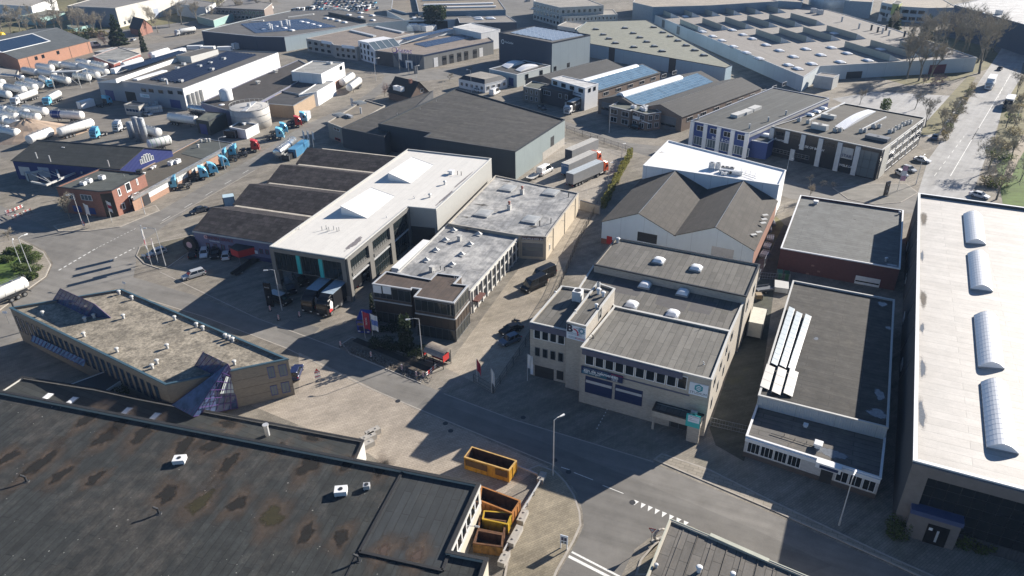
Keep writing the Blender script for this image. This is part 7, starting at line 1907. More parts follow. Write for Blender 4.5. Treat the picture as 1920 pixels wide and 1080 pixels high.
car('sedan', 'white', (1849, 373), (1822, 366), 'white saloon below the big bare tree at the pale hall')
car('hatch', 'dark', (1868, 136), (1879, 127), 'dark car at the bend of the right-hand avenue')
car('van', 'white', (1033, 319), (1010, 331), 'white van in the fenced lorry yard', panel=True)
car('sedan', 'silver', (288, 219), (267, 213), 'silver car before the gatehouse of the tanker depot')
car('van', 'white', (186, 86), (171, 88), 'white van between the slate roof and the pink shrub, upper left', panel=True)
car('hatch', 'silver', (256, 74), (245, 79), 'small silver car under the dark conifer, upper left')
car('sedan', 'blue', (1757, 252), (1748, 268), 'dark blue car beside the hedge at the avenue')
for k, (x, y) in enumerate(((984, 4), (997, 18), (1022, 22))): car('hatch', ('silver', 'white', 'grey')[k], (x, y), (x + 9, y - 1), ('distant silver car on the lot by the stepped office', 'distant white car on the lot by the stepped office', 'distant grey car on the lot by the stepped office')[k])
# ---- distant car lot: small cars without parts
def tiny_car(col):
 def mk():
  mb = MB(); loft(mb, [sec(2.1, .8, .25, .75), sec(1, .88, .2, .92), sec(-1.9, .88, .2, .98), sec(-2.1, .8, .3, .9)]); loft(mb, [sec(.8, .8, .9, 1.0, .04), sec(.2, .66, .9, 1.44, .1), sec(-1.4, .66, .9, 1.44, .1), sec(-1.9, .8, .9, 1.0, .04)], 1)
  for x in (1.3, -1.3): mb.box(x - .3, -.9, 0, x + .3, .9, .5, 2)
  return mb.mesh('parked_car', [PAINT[col], M_GLASS, M_RUBBER])
 return cached(('tiny', col), mk)
rnd = random.Random(3)
LOTG = 'cars packed on the far car lot'
for r in range(7):
 for k in range(15):
  if rnd.random() < .12: continue
  x = 584 + k * 8.6 + r * 2 + rnd.uniform(-.8, .8); y = 22 - r * 3.4 - k * .12
  if x > 712 - r * 2 or (y > 17 and x > 690): continue
  c_ = P(x, y); col = rnd.choice(['white', 'white', 'silver', 'silver', 'blue', 'black', 'dark', 'grey', 'white', 'sky', 'red'])
  if rnd.random() < .12: col = 'navy'
  o = link('parked_car', tiny_car(col), None, c_, rnd.choice((0, PI)) + PI / 2 + rnd.uniform(-.06, .06))
  tag(o, {'white': 'white', 'silver': 'silver', 'blue': 'blue', 'black': 'black', 'dark': 'dark', 'grey': 'grey', 'sky': 'light blue', 'red': 'red', 'navy': 'navy blue'}[col] + ' car among the tightly packed rows on the far car lot', 'car', LOTG)
ORD = ['first', 'second', 'third', 'fourth', 'fifth', 'sixth', 'seventh', 'eighth', 'ninth', 'tenth', 'eleventh', 'twelfth', 'thirteenth', 'fourteenth', 'fifteenth', 'sixteenth', 'seventeenth', 'eighteenth', 'nineteenth']
ORD += ['twentieth'] + ['twenty-' + o for o in ORD[:9]] + ['thirtieth']
for k, (x, y, col) in enumerate(((548, 25, 'dark'), (556, 23, 'white'), (565, 23, 'white'), (574, 21, 'dark'), (583, 20, 'white'), (668, 20, 'white'), (678, 19, 'white'), (688, 18, 'white'))):
 car('van', col, (x, y), (x + 5, y - 2), 'distant ' + col + ' van, %s from the left before the far car lot' % ORD[k], 'vans before the far car lot', panel=True)
# ---- rigs in the fenced yard
M_CURT = plain('grey_curtain', (.25, .255, .26), .55, var=.08); M_CURTB = plain('blue_tarpaulin', (.04, .13, .30), .5, var=.08); M_TRROOF = plain('trailer_roof_grey', (.46, .50, .52), .5, var=.06)
M_CURTD = plain('dark_door', (.035, .045, .075), .5)
t = rig('semi_truck', 'articulated lorry with red cab and pale grey trailer, nearest the hedge in the fenced yard', 'lorry', (1134, 322), (1072, 350)); tractor_parts(t, 0, PAINT['orange']); box_parts(t, -2.6, 13.4, M_CURT, plain('grey_blue_door', (.17, .19, .23)), M_TRROOF)
t = rig('semi_truck', 'articulated lorry with red cab and blue rear doors, middle of the three in the yard', 'lorry', (1121, 304), (1053, 336)); tractor_parts(t, 0, PAINT['orange']); box_parts(t, -2.6, 13.6, M_CURT, M_CURTB, plain('trailer_roof_pale', (.5, .48, .44), .5))
text('LOGISTIEK', t, (-16.27, 0, 3.4), (PI / 2, 0, -PI / 2), .5, M_INKW, .01)
t = rig('semi_trailer', 'parked semi-trailer without cab, grey roof and dark doors, farthest back in the yard', 'trailer', (1115, 284), (1068, 305)); box_parts(t, 0, 13.4, M_CURT, M_CURTD, plain('trailer_roof_pale', (.5, .48, .44), .5))
t = thing('flat_trailer', 'empty low flat trailer hitched beside the white van in the yard', 'trailer', P(1001, 334), heading((990, 340), (1010, 328)))
mb = MB(); mb.box(-2.4, -1, .6, 2.0, 1, .72); mb.box(-2.4, -1.04, .72, 2.0, -1, 1.0); mb.box(-2.4, 1, .72, 2.0, 1.04, 1.0); mb.obox((2.0, -.1, .6), (1.2, 0, 0), (0, .2, 0), (0, 0, .1)); mb.build('bed', M_OFFW, t, off=None)
for s_ in (-1, 1): wheel(t, -.3, s_ * 1.0, .33)
# ---- showroom lorries
hA = math.atan2(-dA.y, -dA.x)
M_BLKBOX = plain('black_trailer_side', (.012, .012, .014), .4, var=.1)
def showroom_rig(px, label, side):
 t = rig('lorry', label, 'lorry', px, None, hA, 'black show lorries'); tractor_parts(t, 0, PAINT['black'], chassis=True)
 box_parts(t, -2.5, 9.0, M_BLKBOX, M_BLKBOX, plain('blue_grey_roof', (.30, .38, .46), .5), axles=2, legs=False)
 mb = MB(); mb.face([(-.75, 1.262, 1.0), (-1.9, 1.262, 1.0), (-2.15, 1.262, 2.6), (-1.5, 1.262, 3.3), (-.8, 1.262, 2.2)]); mb.face([(-.75, 1.265, 1.0), (-1.9, 1.265, 1.0), (-1.7, 1.265, 1.5), (-.8, 1.265, 1.7)], 1)
 link('side_print', mb.mesh('side_print', [plain('pale_print', (.7, .68, .68)), M_RED]), t)
 return t
showroom_rig((577, 590), 'black lorry with blue-grey roof, left one of two nosing out under the showroom', 1)
showroom_rig((605, 597), 'black lorry with red-and-white cab print, right one of two under the showroom', 1)
a_ = w10[1] + dA * 3.4 - dB * 2.1
t = thing('semi_trailer', 'black semi-trailer with white lettering standing in the showroom side bay', 'trailer', (a_.x, a_.y, 0), hA); box_parts(t, 0, 9.4, M_BLKBOX, M_BLKBOX, M_TRROOF)
text('TRUCKS', t, (-5.0, 1.27, 2.0), (PI / 2, 0, PI), .9, M_INKW, .005)
t = rig('tractor_unit', 'royal blue tractor unit beside the two flags in the showroom drive', 'lorry', (683, 629), (712, 585)); tractor_parts(t, 0, plain('car_paint_royal', (.01, .03, .22), .3))
# ---- blue and red tractor units along the street
PAINT['sky2'] = PAINT['sky']
TRP = {}
def tractor(col, front, rear, label, hi=3.4):
 a, c = P(*front), P(*rear); rz = math.atan2(a.y - c.y, a.x - c.x)
 if col not in TRP:
  t = thing('tractor_unit', label, 'lorry', a, rz, 'tractor units parked along the street'); tractor_parts(t, 0, PAINT[col], hi); TRP[col] = t
  return t
 return copy_thing(TRP[col], a, rz, label)
tractor('sky', (317, 356), (362, 351), 'light blue tractor unit facing left, nearest the brick office')
tractor('sky', (392, 334), (352, 340), 'light blue tractor unit facing right, second from the brick office')
tractor('sky', (409, 326), (372, 333), 'light blue tractor unit facing right with its chassis hidden, third from the brick office')
tractor('sky', (430, 313), (394, 320), 'light blue tractor unit at the lamp post with dark deflector gear behind')
tractor('sky', (412, 302), (453, 300), 'pale blue tractor unit facing left before the white fence of the tank yard')
tractor('sky', (431, 294), (468, 292), 'light blue tractor unit facing left next to the red one')
tractor('red', (488, 283), (450, 286), 'red tractor unit at the end of the row nearest the low wing')
tractor('sky', (534, 260), (498, 262), 'light blue tractor unit nearest the round concrete tank')
tractor('sky', (541, 250), (510, 253), 'light blue tractor unit behind another, left of the red one at the tank')
tractor('red', (567, 237), (538, 240), 'red tractor unit near the yellow brick hall')
tractor('sky', (577, 229), (552, 231), 'light blue tractor unit in front of the white container by the yellow brick hall')
tractor('sky', (208, 195), (182, 203), 'light blue tractor unit before the blue gate of the depot hall')
tractor('white', (218, 249), (240, 240), 'white tractor unit at the grey silos')
tractor('sky', (176, 262), (198, 252), 'blue and white tractor unit behind the black gabled roof')
# ---- tankers
TKP = {}
def tanker(kind, a, c, label, group=None, z=0.0, mirror=False):
 """a, c: sight points of both tank ends (axis at height z); cab end is a"""
 A_, B_ = P(*a, z), P(*c, z); rz = math.atan2(A_.y - B_.y, A_.x - B_.x)
 L = max(6.5, min(12, round((A_ - B_).length)))
 A_.z = 0
 key = (kind, L)
 if key not in TKP:
  t = thing('tank_trailer', label, 'tanker', A_, rz, group); tank_parts(t, 0, L, M_TANKS if kind == 'steel' else M_TANK, 1.42, 2.4, True, {'green': plain('green_band', (.12, .3, .12)), 'steel': M_STEEL}.get(kind)); TKP[key] = t; return t
 t = copy_thing(TKP[key], A_, rz, label, group)
 if not group and 'group' in t: del t['group']
 return t
TKG = 'tank trailers standing in the tanker yard'
r1 = lambda x, y: (x / 4, y / 4)
rows = (('in the back row below the orange hall', [((180, 528), (275, 545)), ((285, 498), (390, 512)), ((380, 478), (455, 488)), ((470, 486), (585, 500)), ((585, 464), (670, 478)), ((690, 480), (795, 500)), ((700, 520), (800, 545)), ((820, 470), (900, 484))]),
  ('in the second row below the orange hall', [((290, 540), (405, 555)), ((400, 585), (510, 606)), ((560, 568), (665, 584)), ((595, 496), (700, 520)), ((640, 545), (730, 566))]),
  ('in the middle row left of the steel gantry', [((10, 575), (170, 592)), ((-80, 600), (20, 622)), ((-60, 640), (10, 655)), ((-40, 690), (65, 712)), ((20, 650), (180, 678)), ((105, 630), (262, 660)), ((190, 605), (305, 640))]),
  ('in the stacked front row above the sand heap', [((-40, 812), (50, 828)), ((30, 985), (130, 1000)), ((-90, 885), (40, 902)), ((-40, 850), (125, 880)), ((-60, 955), (60, 975)), ((45, 815), (200, 850)), ((60, 915), (145, 935)), ((180, 815), (340, 838)), ((160, 862), (285, 882))]))
for nm, ts in rows:
 for k, (a, c) in enumerate(ts):
  tanker('steel' if (k == 0 and 'middle' in nm) else ('green' if k % 3 == 2 else 'white'), r1(*c), r1(*a), '%s white tank trailer from the left %s' % (ORD[k], nm) if not (k == 0 and 'middle' in nm) else 'shiny steel tank trailer at the left of the row below the orange brick hall', TKG, 2.3)
tanker('steel', (522, 302), (562, 270), 'shiny steel tank trailer beside the blue container at the ridged roofs')
tanker('white', (643, 166), (667, 149), 'left one of two white tank trailers side by side at the bend', 'pair of tank trailers at the bend')
tanker('white', (656, 176), (682, 156), 'right one of two white tank trailers side by side at the bend', 'pair of tank trailers at the bend')
tanker('white', (265, 113), (208, 130), 'long white tank trailer behind the left side of the depot hall', z=2.3)
tanker('white', (315, 95), (283, 104), 'white tank trailer behind the far end of the depot hall', z=2.3)
tanker('steel', (405, 209), (357, 203), 'shiny steel tank trailer behind the striped one at the pump house', z=2.3)
tanker('white', (368, 226), (316, 219), 'white tank trailer with dark bands left of the pump house', z=2.3)
tanker('white', (297, 249), (272, 243), 'white tank trailer end-on behind the grey silos', z=2.3)
tanker('green', (318, 262), (284, 270), 'white and green tank trailer at the blue gable wall', z=2.3)
tanker('white', (172, 230), (106, 250), 'long white tank trailer in front of the sand heap', z=2.3)
tanker('white', (95, 247), (56, 262), 'white tank trailer with rails between sand heap and black gabled roof', z=2.3)
t = tanker('white', (98, 214), (160, 217), 'white tank trailer with curved navy blue front print in the yard lane', z=2.3)
mb = MB();
for s_ in (-1,): mb.lathe((-4.2, 0, 2.4), [(1.435, 0), (1.44, .02), (1.44, 3.9), (1.435, 3.95)], 20, axis='x')
link('front_print', mb.mesh('front_print', plain('navy_tank_print', (.012, .03, .18), .3)), t)
def tank_truck(label, front, rear, col, tm, L=10, name='tank_truck'):
 t = rig(name, label, 'tanker', front, rear); tractor_parts(t, 0, PAINT[col], 3.2, False); tank_parts(t, -2.9, L, tm, 1.22, 2.35); return t
tank_truck('white tanker lorry with white cab crossing the yard below the gantry', (27, 200), (84, 178), 'white', M_TANK)
tank_truck('cream tanker lorry with light blue cab in the yard centre', (88, 200), (134, 175), 'sky', M_TANK, 8)
tank_truck('white tanker lorry with blue emblem on the road at the left edge', (-62, 600), (38, 555), 'white', M_TANK, 9)
tank_truck('distant white tanker lorry on the road below the bare trees', (330, 68), (366, 62), 'white', M_TANK, 9)
tank_truck('distant white tanker lorry behind the striped solar roof, top', (494, 26), (524, 17), 'silver', M_TANK, 9)
tank_truck('light blue cab tanker behind the second row of tank trailers', (97, 165), (60, 145), 'sky', M_TANK, 9)
# ---- box lorries
t = rig('delivery_lorry', 'box lorry with white cab and black side print before the white office box', 'lorry', (1062, 216), (1094, 199)); tractor_parts(t, 0, PAINT['white'], 3.2, False, True); box_parts(t, -2.4, 7.0, M_BLKBOX, M_OFFW, M_OFFW, axles=1, legs=False)
text('MULDER', t, (-6.0, 1.27, 2.7), (PI / 2, 0, PI), 1.1, M_INKW, .005)
t = rig('box_lorry', 'white box lorry parked at the left kerb of the avenue', 'lorry', (1851, 170), (1870, 140)); tractor_parts(t, 0, PAINT['white'], 3.2, False); box_parts(t, -2.4, 9, M_WHITE, M_WHITE, M_WHITE, axles=2, legs=False)
t = rig('box_lorry', 'dark-cabbed lorry with white load at the right kerb of the avenue', 'lorry', (1886, 206), (1902, 178)); tractor_parts(t, 0, PAINT['black'], 3.2, False); box_parts(t, -2.4, 8, M_OFFW, M_OFFW, M_WHITE, axles=2, legs=False, zt=3.2)
# ---- containers, cabins, stacks
def container(label, a, c, mt, W=2.44, H=2.6, name='shipping_container', cat='container', z=0.0, ribs=True, door=None, group=None):
 A_, B_ = P(*a), P(*c); d_ = A_ - B_; L = d_.length; rz = math.atan2(d_.y, d_.x); m_ = (A_ + B_) / 2; m_.z = z
 t = thing(name, label, cat, m_, rz, group)
 mb = MB(); mb.box(-L / 2, -W / 2, .12, L / 2, W / 2, H)
 if ribs:
  n = int(L / .45)
  for k in range(n):
   for s_ in (-1, 1): mb.box(-L / 2 + .2 + k * .45, s_ * (W / 2 + .02) - .025, .2, -L / 2 + .38 + k * .45, s_ * (W / 2 + .02) + .025, H - .12)
 mb.build('box', mt, t, off=None)
 mb = MB()
 for x in (-L / 2, L / 2):
  for y in (-W / 2, W / 2): mb.box(x - .09, y - .09, 0, x + .09, y + .09, H + .02)
 mb.build('corner_post', M_GREY, t, off=None)
 for s_ in (0, 1):
  mb = MB(); mb.box(L / 2 + .005, -W / 2 + .06 + s_ * (W / 2), .2, L / 2 + .06, -.03 + s_ * (W / 2), H - .1); mb.tube((L / 2 + .09, -.6 + s_ * 1.2, .2), (L / 2 + .09, -.6 + s_ * 1.2, H - .1), .03, .03, 5); mb.build('door', door or mt, t, off=None)
 return t
M_CBLUE = plain('container_blue', (.07, .24, .42), .5); M_CGREEN = plain('container_green', (.05, .17, .10), .55)
container('bright blue container beside the steel tank trailer', (549, 296), (575, 277), M_CBLUE)
container('dark open-topped container in front of the bright blue one', (536, 302), (556, 287), M_DARK, H=1.8)
container('white container beside the light blue tractor at the yellow brick hall', (570, 229), (577, 221), M_WHITE)
container('white site cabin with small window in the middle of the tanker yard', (176, 198), (150, 205), M_WHITE, H=2.7, name='site_cabin', cat='cabin', ribs=False)
container('white and pale blue portable cabin behind the tyre shop ridge', (441, 383), (421, 386), plain('pale_blue_cabin', (.42, .55, .62)), H=2.6, name='site_cabin', cat='cabin', ribs=False)
container('black open container behind the row of blue tractor units', (425, 257), (446, 258), M_BLACKP, H=2.4)
for k, (x0, y0, x1, y1) in enumerate(((353, 97, 381, 96), (378, 98, 404, 98), (409, 99, 436, 98), (438, 93, 457, 89))): container('%s white box container from the left behind the depot hall' % ORD[k], (x1, y1), (x0, y0), M_WHITE, H=2.9, group='white containers behind the depot hall')
t = container('cream box trailer with double doors in the alley beside the beige offices', (1412, 636), (1420, 607), plain('cream_box', (.58, .56, .48), .6), H=3.0, W=2.4, name='box_trailer', cat='trailer', z=.35, ribs=False)
for s_ in (-1, 1): wheel(t, -.5, s_ * 1.0, .36);
for w_ in t.children:
 if w_.name.startswith('wheel'): w_.location.z = .02
container('green bin container in front of the dark brick wall', (1465, 522), (1456, 521), M_CGREEN, H=1.6, W=1.6); container('dark green bin container at the dark brick wall, nearer its white door', (1478, 524), (1469, 523), plain('bin_green', (.02, .09, .035)), H=1.6, W=1.6)
container('pale open crate in the middle of the alley behind the solar roof', (1464, 550), (1464, 536), M_OFFW, H=1.2, W=2.6, name='crate', cat='crate', ribs=False)
container('small brown crate at the beige office side wall', (1423, 562), (1420, 556), plain('brown_board', (.32, .24, .14)), H=1.0, W=1.2, name='crate', cat='crate', ribs=False)
t = thing('car_trailer', 'small grey trailer parked in the shaded alley', 'trailer', P(1432, 546), .2); mb = MB(); mb.box(-1.6, -.9, .5, 1.6, .9, .62); mb.box(-1.6, -.95, .62, 1.6, -.9, .95); mb.box(-1.6, .9, .62, 1.6, .95, .95); mb.box(1.6, -.05, .5, 2.6, .05, .6); mb.build('bed', M_GREY, t, off=None)
for s_ in (-1, 1): wheel(t, -.2, s_ * 1.05, .32)
for k, (x, y) in enumerate(((1433, 478), (1438, 463), (1444, 448), (1440, 430), (1446, 418))):
 t = thing('rail_stack', '%s stack of aluminium rails counted up the alley beside the gabled hall' % ORD[k], 'rail stack', P(x, y), 1.0 + .1 * k, group='stacks of rails in the alley')
 for j in range(4): mb = MB(); mb.box(-1.5, -.75 + j * .4, 0, 1.5, -.45 + j * .4, .5); mb.build('rail_bundle', M_LIGHTM, t, off=None)
 mb = MB(); mb.box(-1.2, -.8, .5, -1.1, .8, .56); mb.box(1.1, -.8, .5, 1.2, .8, .56); mb.build('strap', M_DARK, t, off=None)
t = thing('beam_pair', 'two long dark steel channels lying on blocks before the tyre shop', 'steel beams', P(468, 498), heading((456, 506), (481, 489)))
for s_ in (-.7, .35): mb = MB(); mb.box(-5, s_, .25, 5, s_ + .5, .33); mb.box(-5, s_, .33, 5, s_ + .05, .7); mb.box(-5, s_ + .45, .33, 5, s_ + .5, .7); mb.build('channel', M_DARK, t, off=None)
mb = MB(); mb.box(-3.5, -.9, 0, -3.2, 1.0, .246); mb.box(3.2, -.9, 0, 3.5, 1.0, .246); mb.build('block', M_CONC, t, off=None)
for k, (x, y, s_, h_) in enumerate(((768, 58, 5, 2.6), (776, 57, 5, 3.4), (784, 52, 5, 5.6), (792, 57, 5, 3.2), (800, 58, 5, 2.8), (808, 56, 5, 2.6))):
 t = thing('pallet_stack', '%s stack of white wrapped goods from the left before the dark hall front' % ORD[k], 'pallet stack', P(x, y), .2 * k, group='white wrapped stacks')
 for j in range(2): mb = MB(); mb.box(-s_ / 2, -s_ / 2, .15 + j * h_ / 2, s_ / 2 - .3 * j, s_ / 2, .11 + (j + 1) * h_ / 2); mb.build('bale', M_WHITE, t, off=None)
 mb = MB(); mb.box(-s_ / 2, -s_ / 2, 0, s_ / 2, s_ / 2, .14); mb.build('pallet', plain('pallet_wood', (.28, .2, .12)), t, off=None)
k = 0
proto = None
for r in range(3):
 for j in range(5 - r):
  for lv in range(2 if r == 0 or j % 2 == 0 else 1):
   c_ = P(276 + j * 6.5 + r * 3, 213 - r * 5 - j * .8) + Vector((0, 0, lv * 1.18))
   lab = 'white caged bulk container stacked right of the gatehouse, %s in the %s row, %s tier' % (ORD[j], ('front', 'middle', 'back')[r], ('bottom', 'top')[lv])
   if proto is None:
    proto = thing('bulk_container', lab, 'container', c_, .3, 'caged bulk containers at the gatehouse')
    mb = MB(); mb.box(-.55, -.5, .16, .55, .5, 1.08); mb.tube((0, 0, 1.08), (0, 0, 1.14), .12, .12, 8); mb.build('bottle', plain('milky_plastic', (.62, .66, .68), .35), proto, off=None)
    mb = MB(); mb.box(-.6, -.55, 0, .6, .55, .15)
    for x in (-.58, 0, .58):
     for y in (-.53, .53): mb.box(x - .02, y - .02, .15, x + .02, y + .02, 1.1)
    mb.build('cage', M_STEEL, proto, off=None)
   else: copy_thing(proto, c_, .3 + .1 * j, lab)
c_ = P(58, 252); mb = MB(); N, R_ = 36, 10; rn = random.Random(5); pr = []
rowsv = []
for i in range(R_ + 1):
 rr = i / R_; rowsv.append([Vector((c_.x + 17 * rr * math.cos(2 * PI * j / N) * (1 + .12 * math.sin(3 * 2 * PI * j / N)), c_.y + 12 * rr * math.sin(2 * PI * j / N) * (1 + .1 * math.sin(2 * 2 * PI * j / N + 1)), max(0, 5.4 * (1 - rr) ** 1.05 + rn.uniform(-.14, .14)) if i < R_ else 0)) for j in range(N)])
for i in range(R_):
 for j in range(N): k = (j + 1) % N; mb.face([rowsv[i][j], rowsv[i + 1][j], rowsv[i + 1][k], rowsv[i][k]])
o = mb.build('sand_heap', ground_mat('heap_sand', (.42, .32, .24), .15), None, True); tag(o, 'large conical heap of pale pinkish sand in the tanker yard', 'sand heap')
t = thing('gantry', 'white steel pipe gantry standing among the tank trailers', 'gantry', P(125, 168))
o_ = t.location
mb = MB()
A_, B_, C_, D_ = P(103, 167), P(152, 165), P(124, 160), P(170, 158)
for p in (A_, B_, C_, D_): q = MB(); q.tube(p, p + Vector((0, 0, 6.4)), .16, .16, 6); q.build('post', M_OFFW, t)
for p, q_ in ((A_, B_), (C_, D_), (A_, C_), (B_, D_)): q = MB(); q.tube(p + Vector((0, 0, 6.5)), q_ + Vector((0, 0, 6.5)), .16, .16, 6); q.build('beam', M_OFFW, t)
q = MB(); q.tube(A_.lerp(B_, .5) + Vector((0, 0, 6.3)), B_ + Vector((0, 0, 1)), .08, .08, 5); q.tube(A_.lerp(B_, .5) + Vector((0, 0, 1)), B_ + Vector((0, 0, 6.3)), .08, .08, 5); q.build('cross_brace', M_OFFW, t)
q = MB(); q.obox(A_ + Vector((0, 0, 6.7)), (B_ - A_), (C_ - A_) * .4, (0, 0, .1)); q.build('platform', M_LIGHTM, t)
t = thing('steel_truss', 'white steel lattice trusses stacked on supports before the royal blue wall', 'steel truss', P(108, 352))
Z = lambda p, z: P(*p, z)
for k, (a, c, z) in enumerate((((58, 326), (126, 312), 3.0), ((88, 349), (162, 317), 3.0), ((102, 312), (111, 337), 3.4), ((147, 311), (152, 326), 3.4), ((58, 343), (88, 349), 2.2), ((130, 310), (160, 316), 3.6))):
 q = MB(); A_, B_ = Z(a, z), Z(c, z); e_ = (B_ - A_); n_ = Vector((-e_.y, e_.x, 0)).normalized() * .45; q.obox(A_, e_, n_, (0, 0, .45)); q.build('chord', M_OFFW, t)
q = MB()
for k in range(7):
 a, c = Z((58, 326), 3.1).lerp(Z((126, 312), 3.1), k / 6), Z((88, 349), 3.1).lerp(Z((162, 317), 3.1), (k + (1 if k % 2 == 0 else 0)) / 7); q.tube(a, c, .09, .09, 5)
q.build('lattice', M_OFFW, t)
for p in ((62, 335), (96, 351), (120, 330), (150, 326)): q = MB(); c_ = P(*p, 0); q.box(c_.x - .3, c_.y - .3, 0, c_.x + .3, c_.y + .3, 2.9); q.build('support', M_GREY, t)
t = container('pale weathered container with sloping cover under the steel trusses', (86, 333), (54, 341), M_OFFW, H=2.6, ribs=False)
t = thing('motorcycle', 'dark motorcycle standing on the lane beside the black saloon', 'motorcycle', P(968, 607), 2.6)
for x in (-.7, .7): wheel(t, x, 0, .31, .12)
mb = MB(); mb.box(-.35, -.14, .5, .4, .14, .8); mb.tube((.7, 0, .3), (.35, 0, 1.0), .05, .05, 6); mb.tube((.38, -.38, 1.05), (.38, .38, 1.05), .03, .03, 5); mb.tube((-.7, 0, .32), (-.1, 0, .5), .06, .06, 5); mb.build('frame', M_DARK, t, off=None)
mb = MB(); mb.box(-.75, -.15, .78, -.05, .15, .9); mb.build('seat', M_BLACKP, t, off=None); mb = MB(); loft(mb, [sec(.0, .12, .8, .95, .04), sec(.2, .17, .8, 1.05, .06), sec(.45, .1, .8, .95, .04)]); mb.build('fuel_tank', M_DARK, t, off=None)
# ---- open skips by the warehouse
def skip(label, corners, zt, mt, rimm, ribs=True, low=None):
 """corners of the rim: near-left, near-right, far-right, far-left at height zt"""
 pts = [P(*p, zt).to_2d() for p in corners]
 if area2(pts) < 0: pts.reverse()
 c_ = sum(pts, Vector((0, 0))) / 4; t = thing('skip_container', label, 'skip', (c_.x, c_.y, 0))
 mb = MB(); ins = inset(pts, .1)
 for i in range(4):
  j = (i + 1) % 4
  a, b_, c2, d = pts[i], pts[j], ins[j], ins[i]
  mb.face([(a.x, a.y, .15), (b_.x, b_.y, .15), (b_.x, b_.y, zt), (a.x, a.y, zt)], 0)
  mb.face([(d.x, d.y, zt), (c2.x, c2.y, zt), (c2.x, c2.y, .25), (d.x, d.y, .25)], 1)
 mb.face([(p.x, p.y, .25) for p in ins], 1)
 mb.build('body', [mt, M_RUSTIN], t)
 rb = MB(); o2 = inset(pts, -.08); i2 = inset(pts, .12)
 for i in range(4):
  j = (i + 1) % 4
  rb.face([(o2[i].x, o2[i].y, zt + .04), (o2[j].x, o2[j].y, zt + .04), (i2[j].x, i2[j].y, zt + .04), (i2[i].x, i2[i].y, zt + .04)])
  rb.face([(o2[i].x, o2[i].y, zt - .12), (o2[j].x, o2[j].y, zt - .12), (o2[j].x, o2[j].y, zt + .04), (o2[i].x, o2[i].y, zt + .04)])
 rb.build('rim', rimm, t)
 for i in range(4):
  a, b_ = pts[i], pts[(i + 1) % 4]; L = (b_ - a).length; d = (b_ - a).normalized(); n_ = Vector((d.y, -d.x)); n = max(2, int(L / .75))
  for k in range(n + 1):
   q = a + d * (L * k / n) - d * .05; r_ = MB(); r_.obox((q.x, q.y, .15), (d * .1).to_3d(), (n_ * .07).to_3d(), (0, 0, (zt - .3) if ribs else zt - .2)); r_.build('rib', mt, t)
 wb = MB()
 for f_ in (.25, .75):
  q = pts[0].lerp(pts[1], f_); wb.tube((q.x, q.y, .1), (q.x, q.y + .3, .1), .12, .12, 8)
 wb.build('roller', M_DARK, t)
 return t
M_YEL = plain('worn_yellow_paint', (.40, .21, .02), .55, var=.35, scale=1.0); M_YEL2 = plain('bright_yellow_paint', (.42, .27, .02), .5, var=.2); M_ORA = plain('faded_orange_paint', (.34, .14, .035), .6, var=.35); M_RUST = plain('rust', (.11, .05, .022), .9, var=.5, scale=2); M_RUSTIN = plain('rusty_inside', (.075, .035, .022), .9, var=.5, scale=1.5)
T_ = skip('long yellow open skip with dark printed upper side, standing in the open', ((871, 857), (954, 882), (968, 864), (885, 838)), 2.3, M_YEL, plain('pale_worn_rim', (.48, .30, .10), .7, var=.3))
for s0, s1 in ((.02, .52), (.70, .97)):
 q0, q1 = P(871, 857, 2.3).lerp(P(954, 882, 2.3), s0), P(871, 857, 2.3).lerp(P(954, 882, 2.3), s1); d = (q1 - q0); nn = Vector((d.y, -d.x, 0)).normalized() * .085; mb = MB(); q0.z = .95; mb.obox(q0 + nn, d, nn * .2, (0, 0, 1.05)); mb.build('side_print', plain('brown_print', (.09, .05, .02), .8, var=.3), T_)
t_ = skip('faded orange open skip against the warehouse wall, behind the yellow frame', ((899, 938), (960, 962), (975, 939), (903, 912)), 2.1, M_ORA, M_ORA)
skip('yellow open skip wedged between the orange and the rusty skip', ((905, 973), (952, 983), (960, 962), (908, 958)), 1.9, M_YEL2, M_YEL2)
skip('rusty brown skip, rear one of two against the warehouse wall', ((897, 992), (944, 1001), (949, 977), (900, 971)), 1.7, M_RUST, M_RUST)
skip('rusty brown skip with yellow streaks, front one of two against the warehouse wall', ((888, 1018), (941, 1025), (943, 1003), (896, 994)), 1.8, plain('rusty_yellow', (.19, .10, .025), .8, var=.6, scale=1.5), M_RUST)
# ================================================================ street furniture
def to_root(t, w_): return w_ - t.location
def lamp(label, base, top, arm=None, group='street lamps', mt=None, head=True):
 B_ = P(*base); h = max(3.5, min(11, hz(base, top)))
 t = thing('street_lamp', label, 'street lamp', B_, 0, group)
 mb = MB(); mb.tube((0, 0, 0), (0, 0, 1.2), .12, .11, 8); mb.tube((0, 0, 1.2), (0, 0, h), .085, .055, 8); mb.build('pole', mt or M_LIGHTM, t, off=None)
 if arm:
  a = P(*arm, h) - B_; a.z = 0; L = min(a.length, 2.6); a.normalize()
  mb = MB(); mb.tube((0, 0, h - .03), a * L * .5 + Vector((0, 0, h + .15)), .05, .045, 6); mb.tube(a * L * .5 + Vector((0, 0, h + .15)), a * L + Vector((0, 0, h + .05)), .045, .04, 6); mb.build('arm', mt or M_LIGHTM, t, off=None)
  mb = MB(); mb.tube(a * (L - .1) + Vector((0, 0, h + .05)), a * (L + .65) + Vector((0, 0, h)), .1, .15, 8); mb.build('lamp_head', M_WHITE, t, off=None)
 elif head:
  mb = MB(); mb.lathe((0, 0, h), [(.08, 0), (.26, .12), (.28, .2), (.1, .3)], 10); mb.build('lamp_head', M_WHITE, t, off=None)
 return t
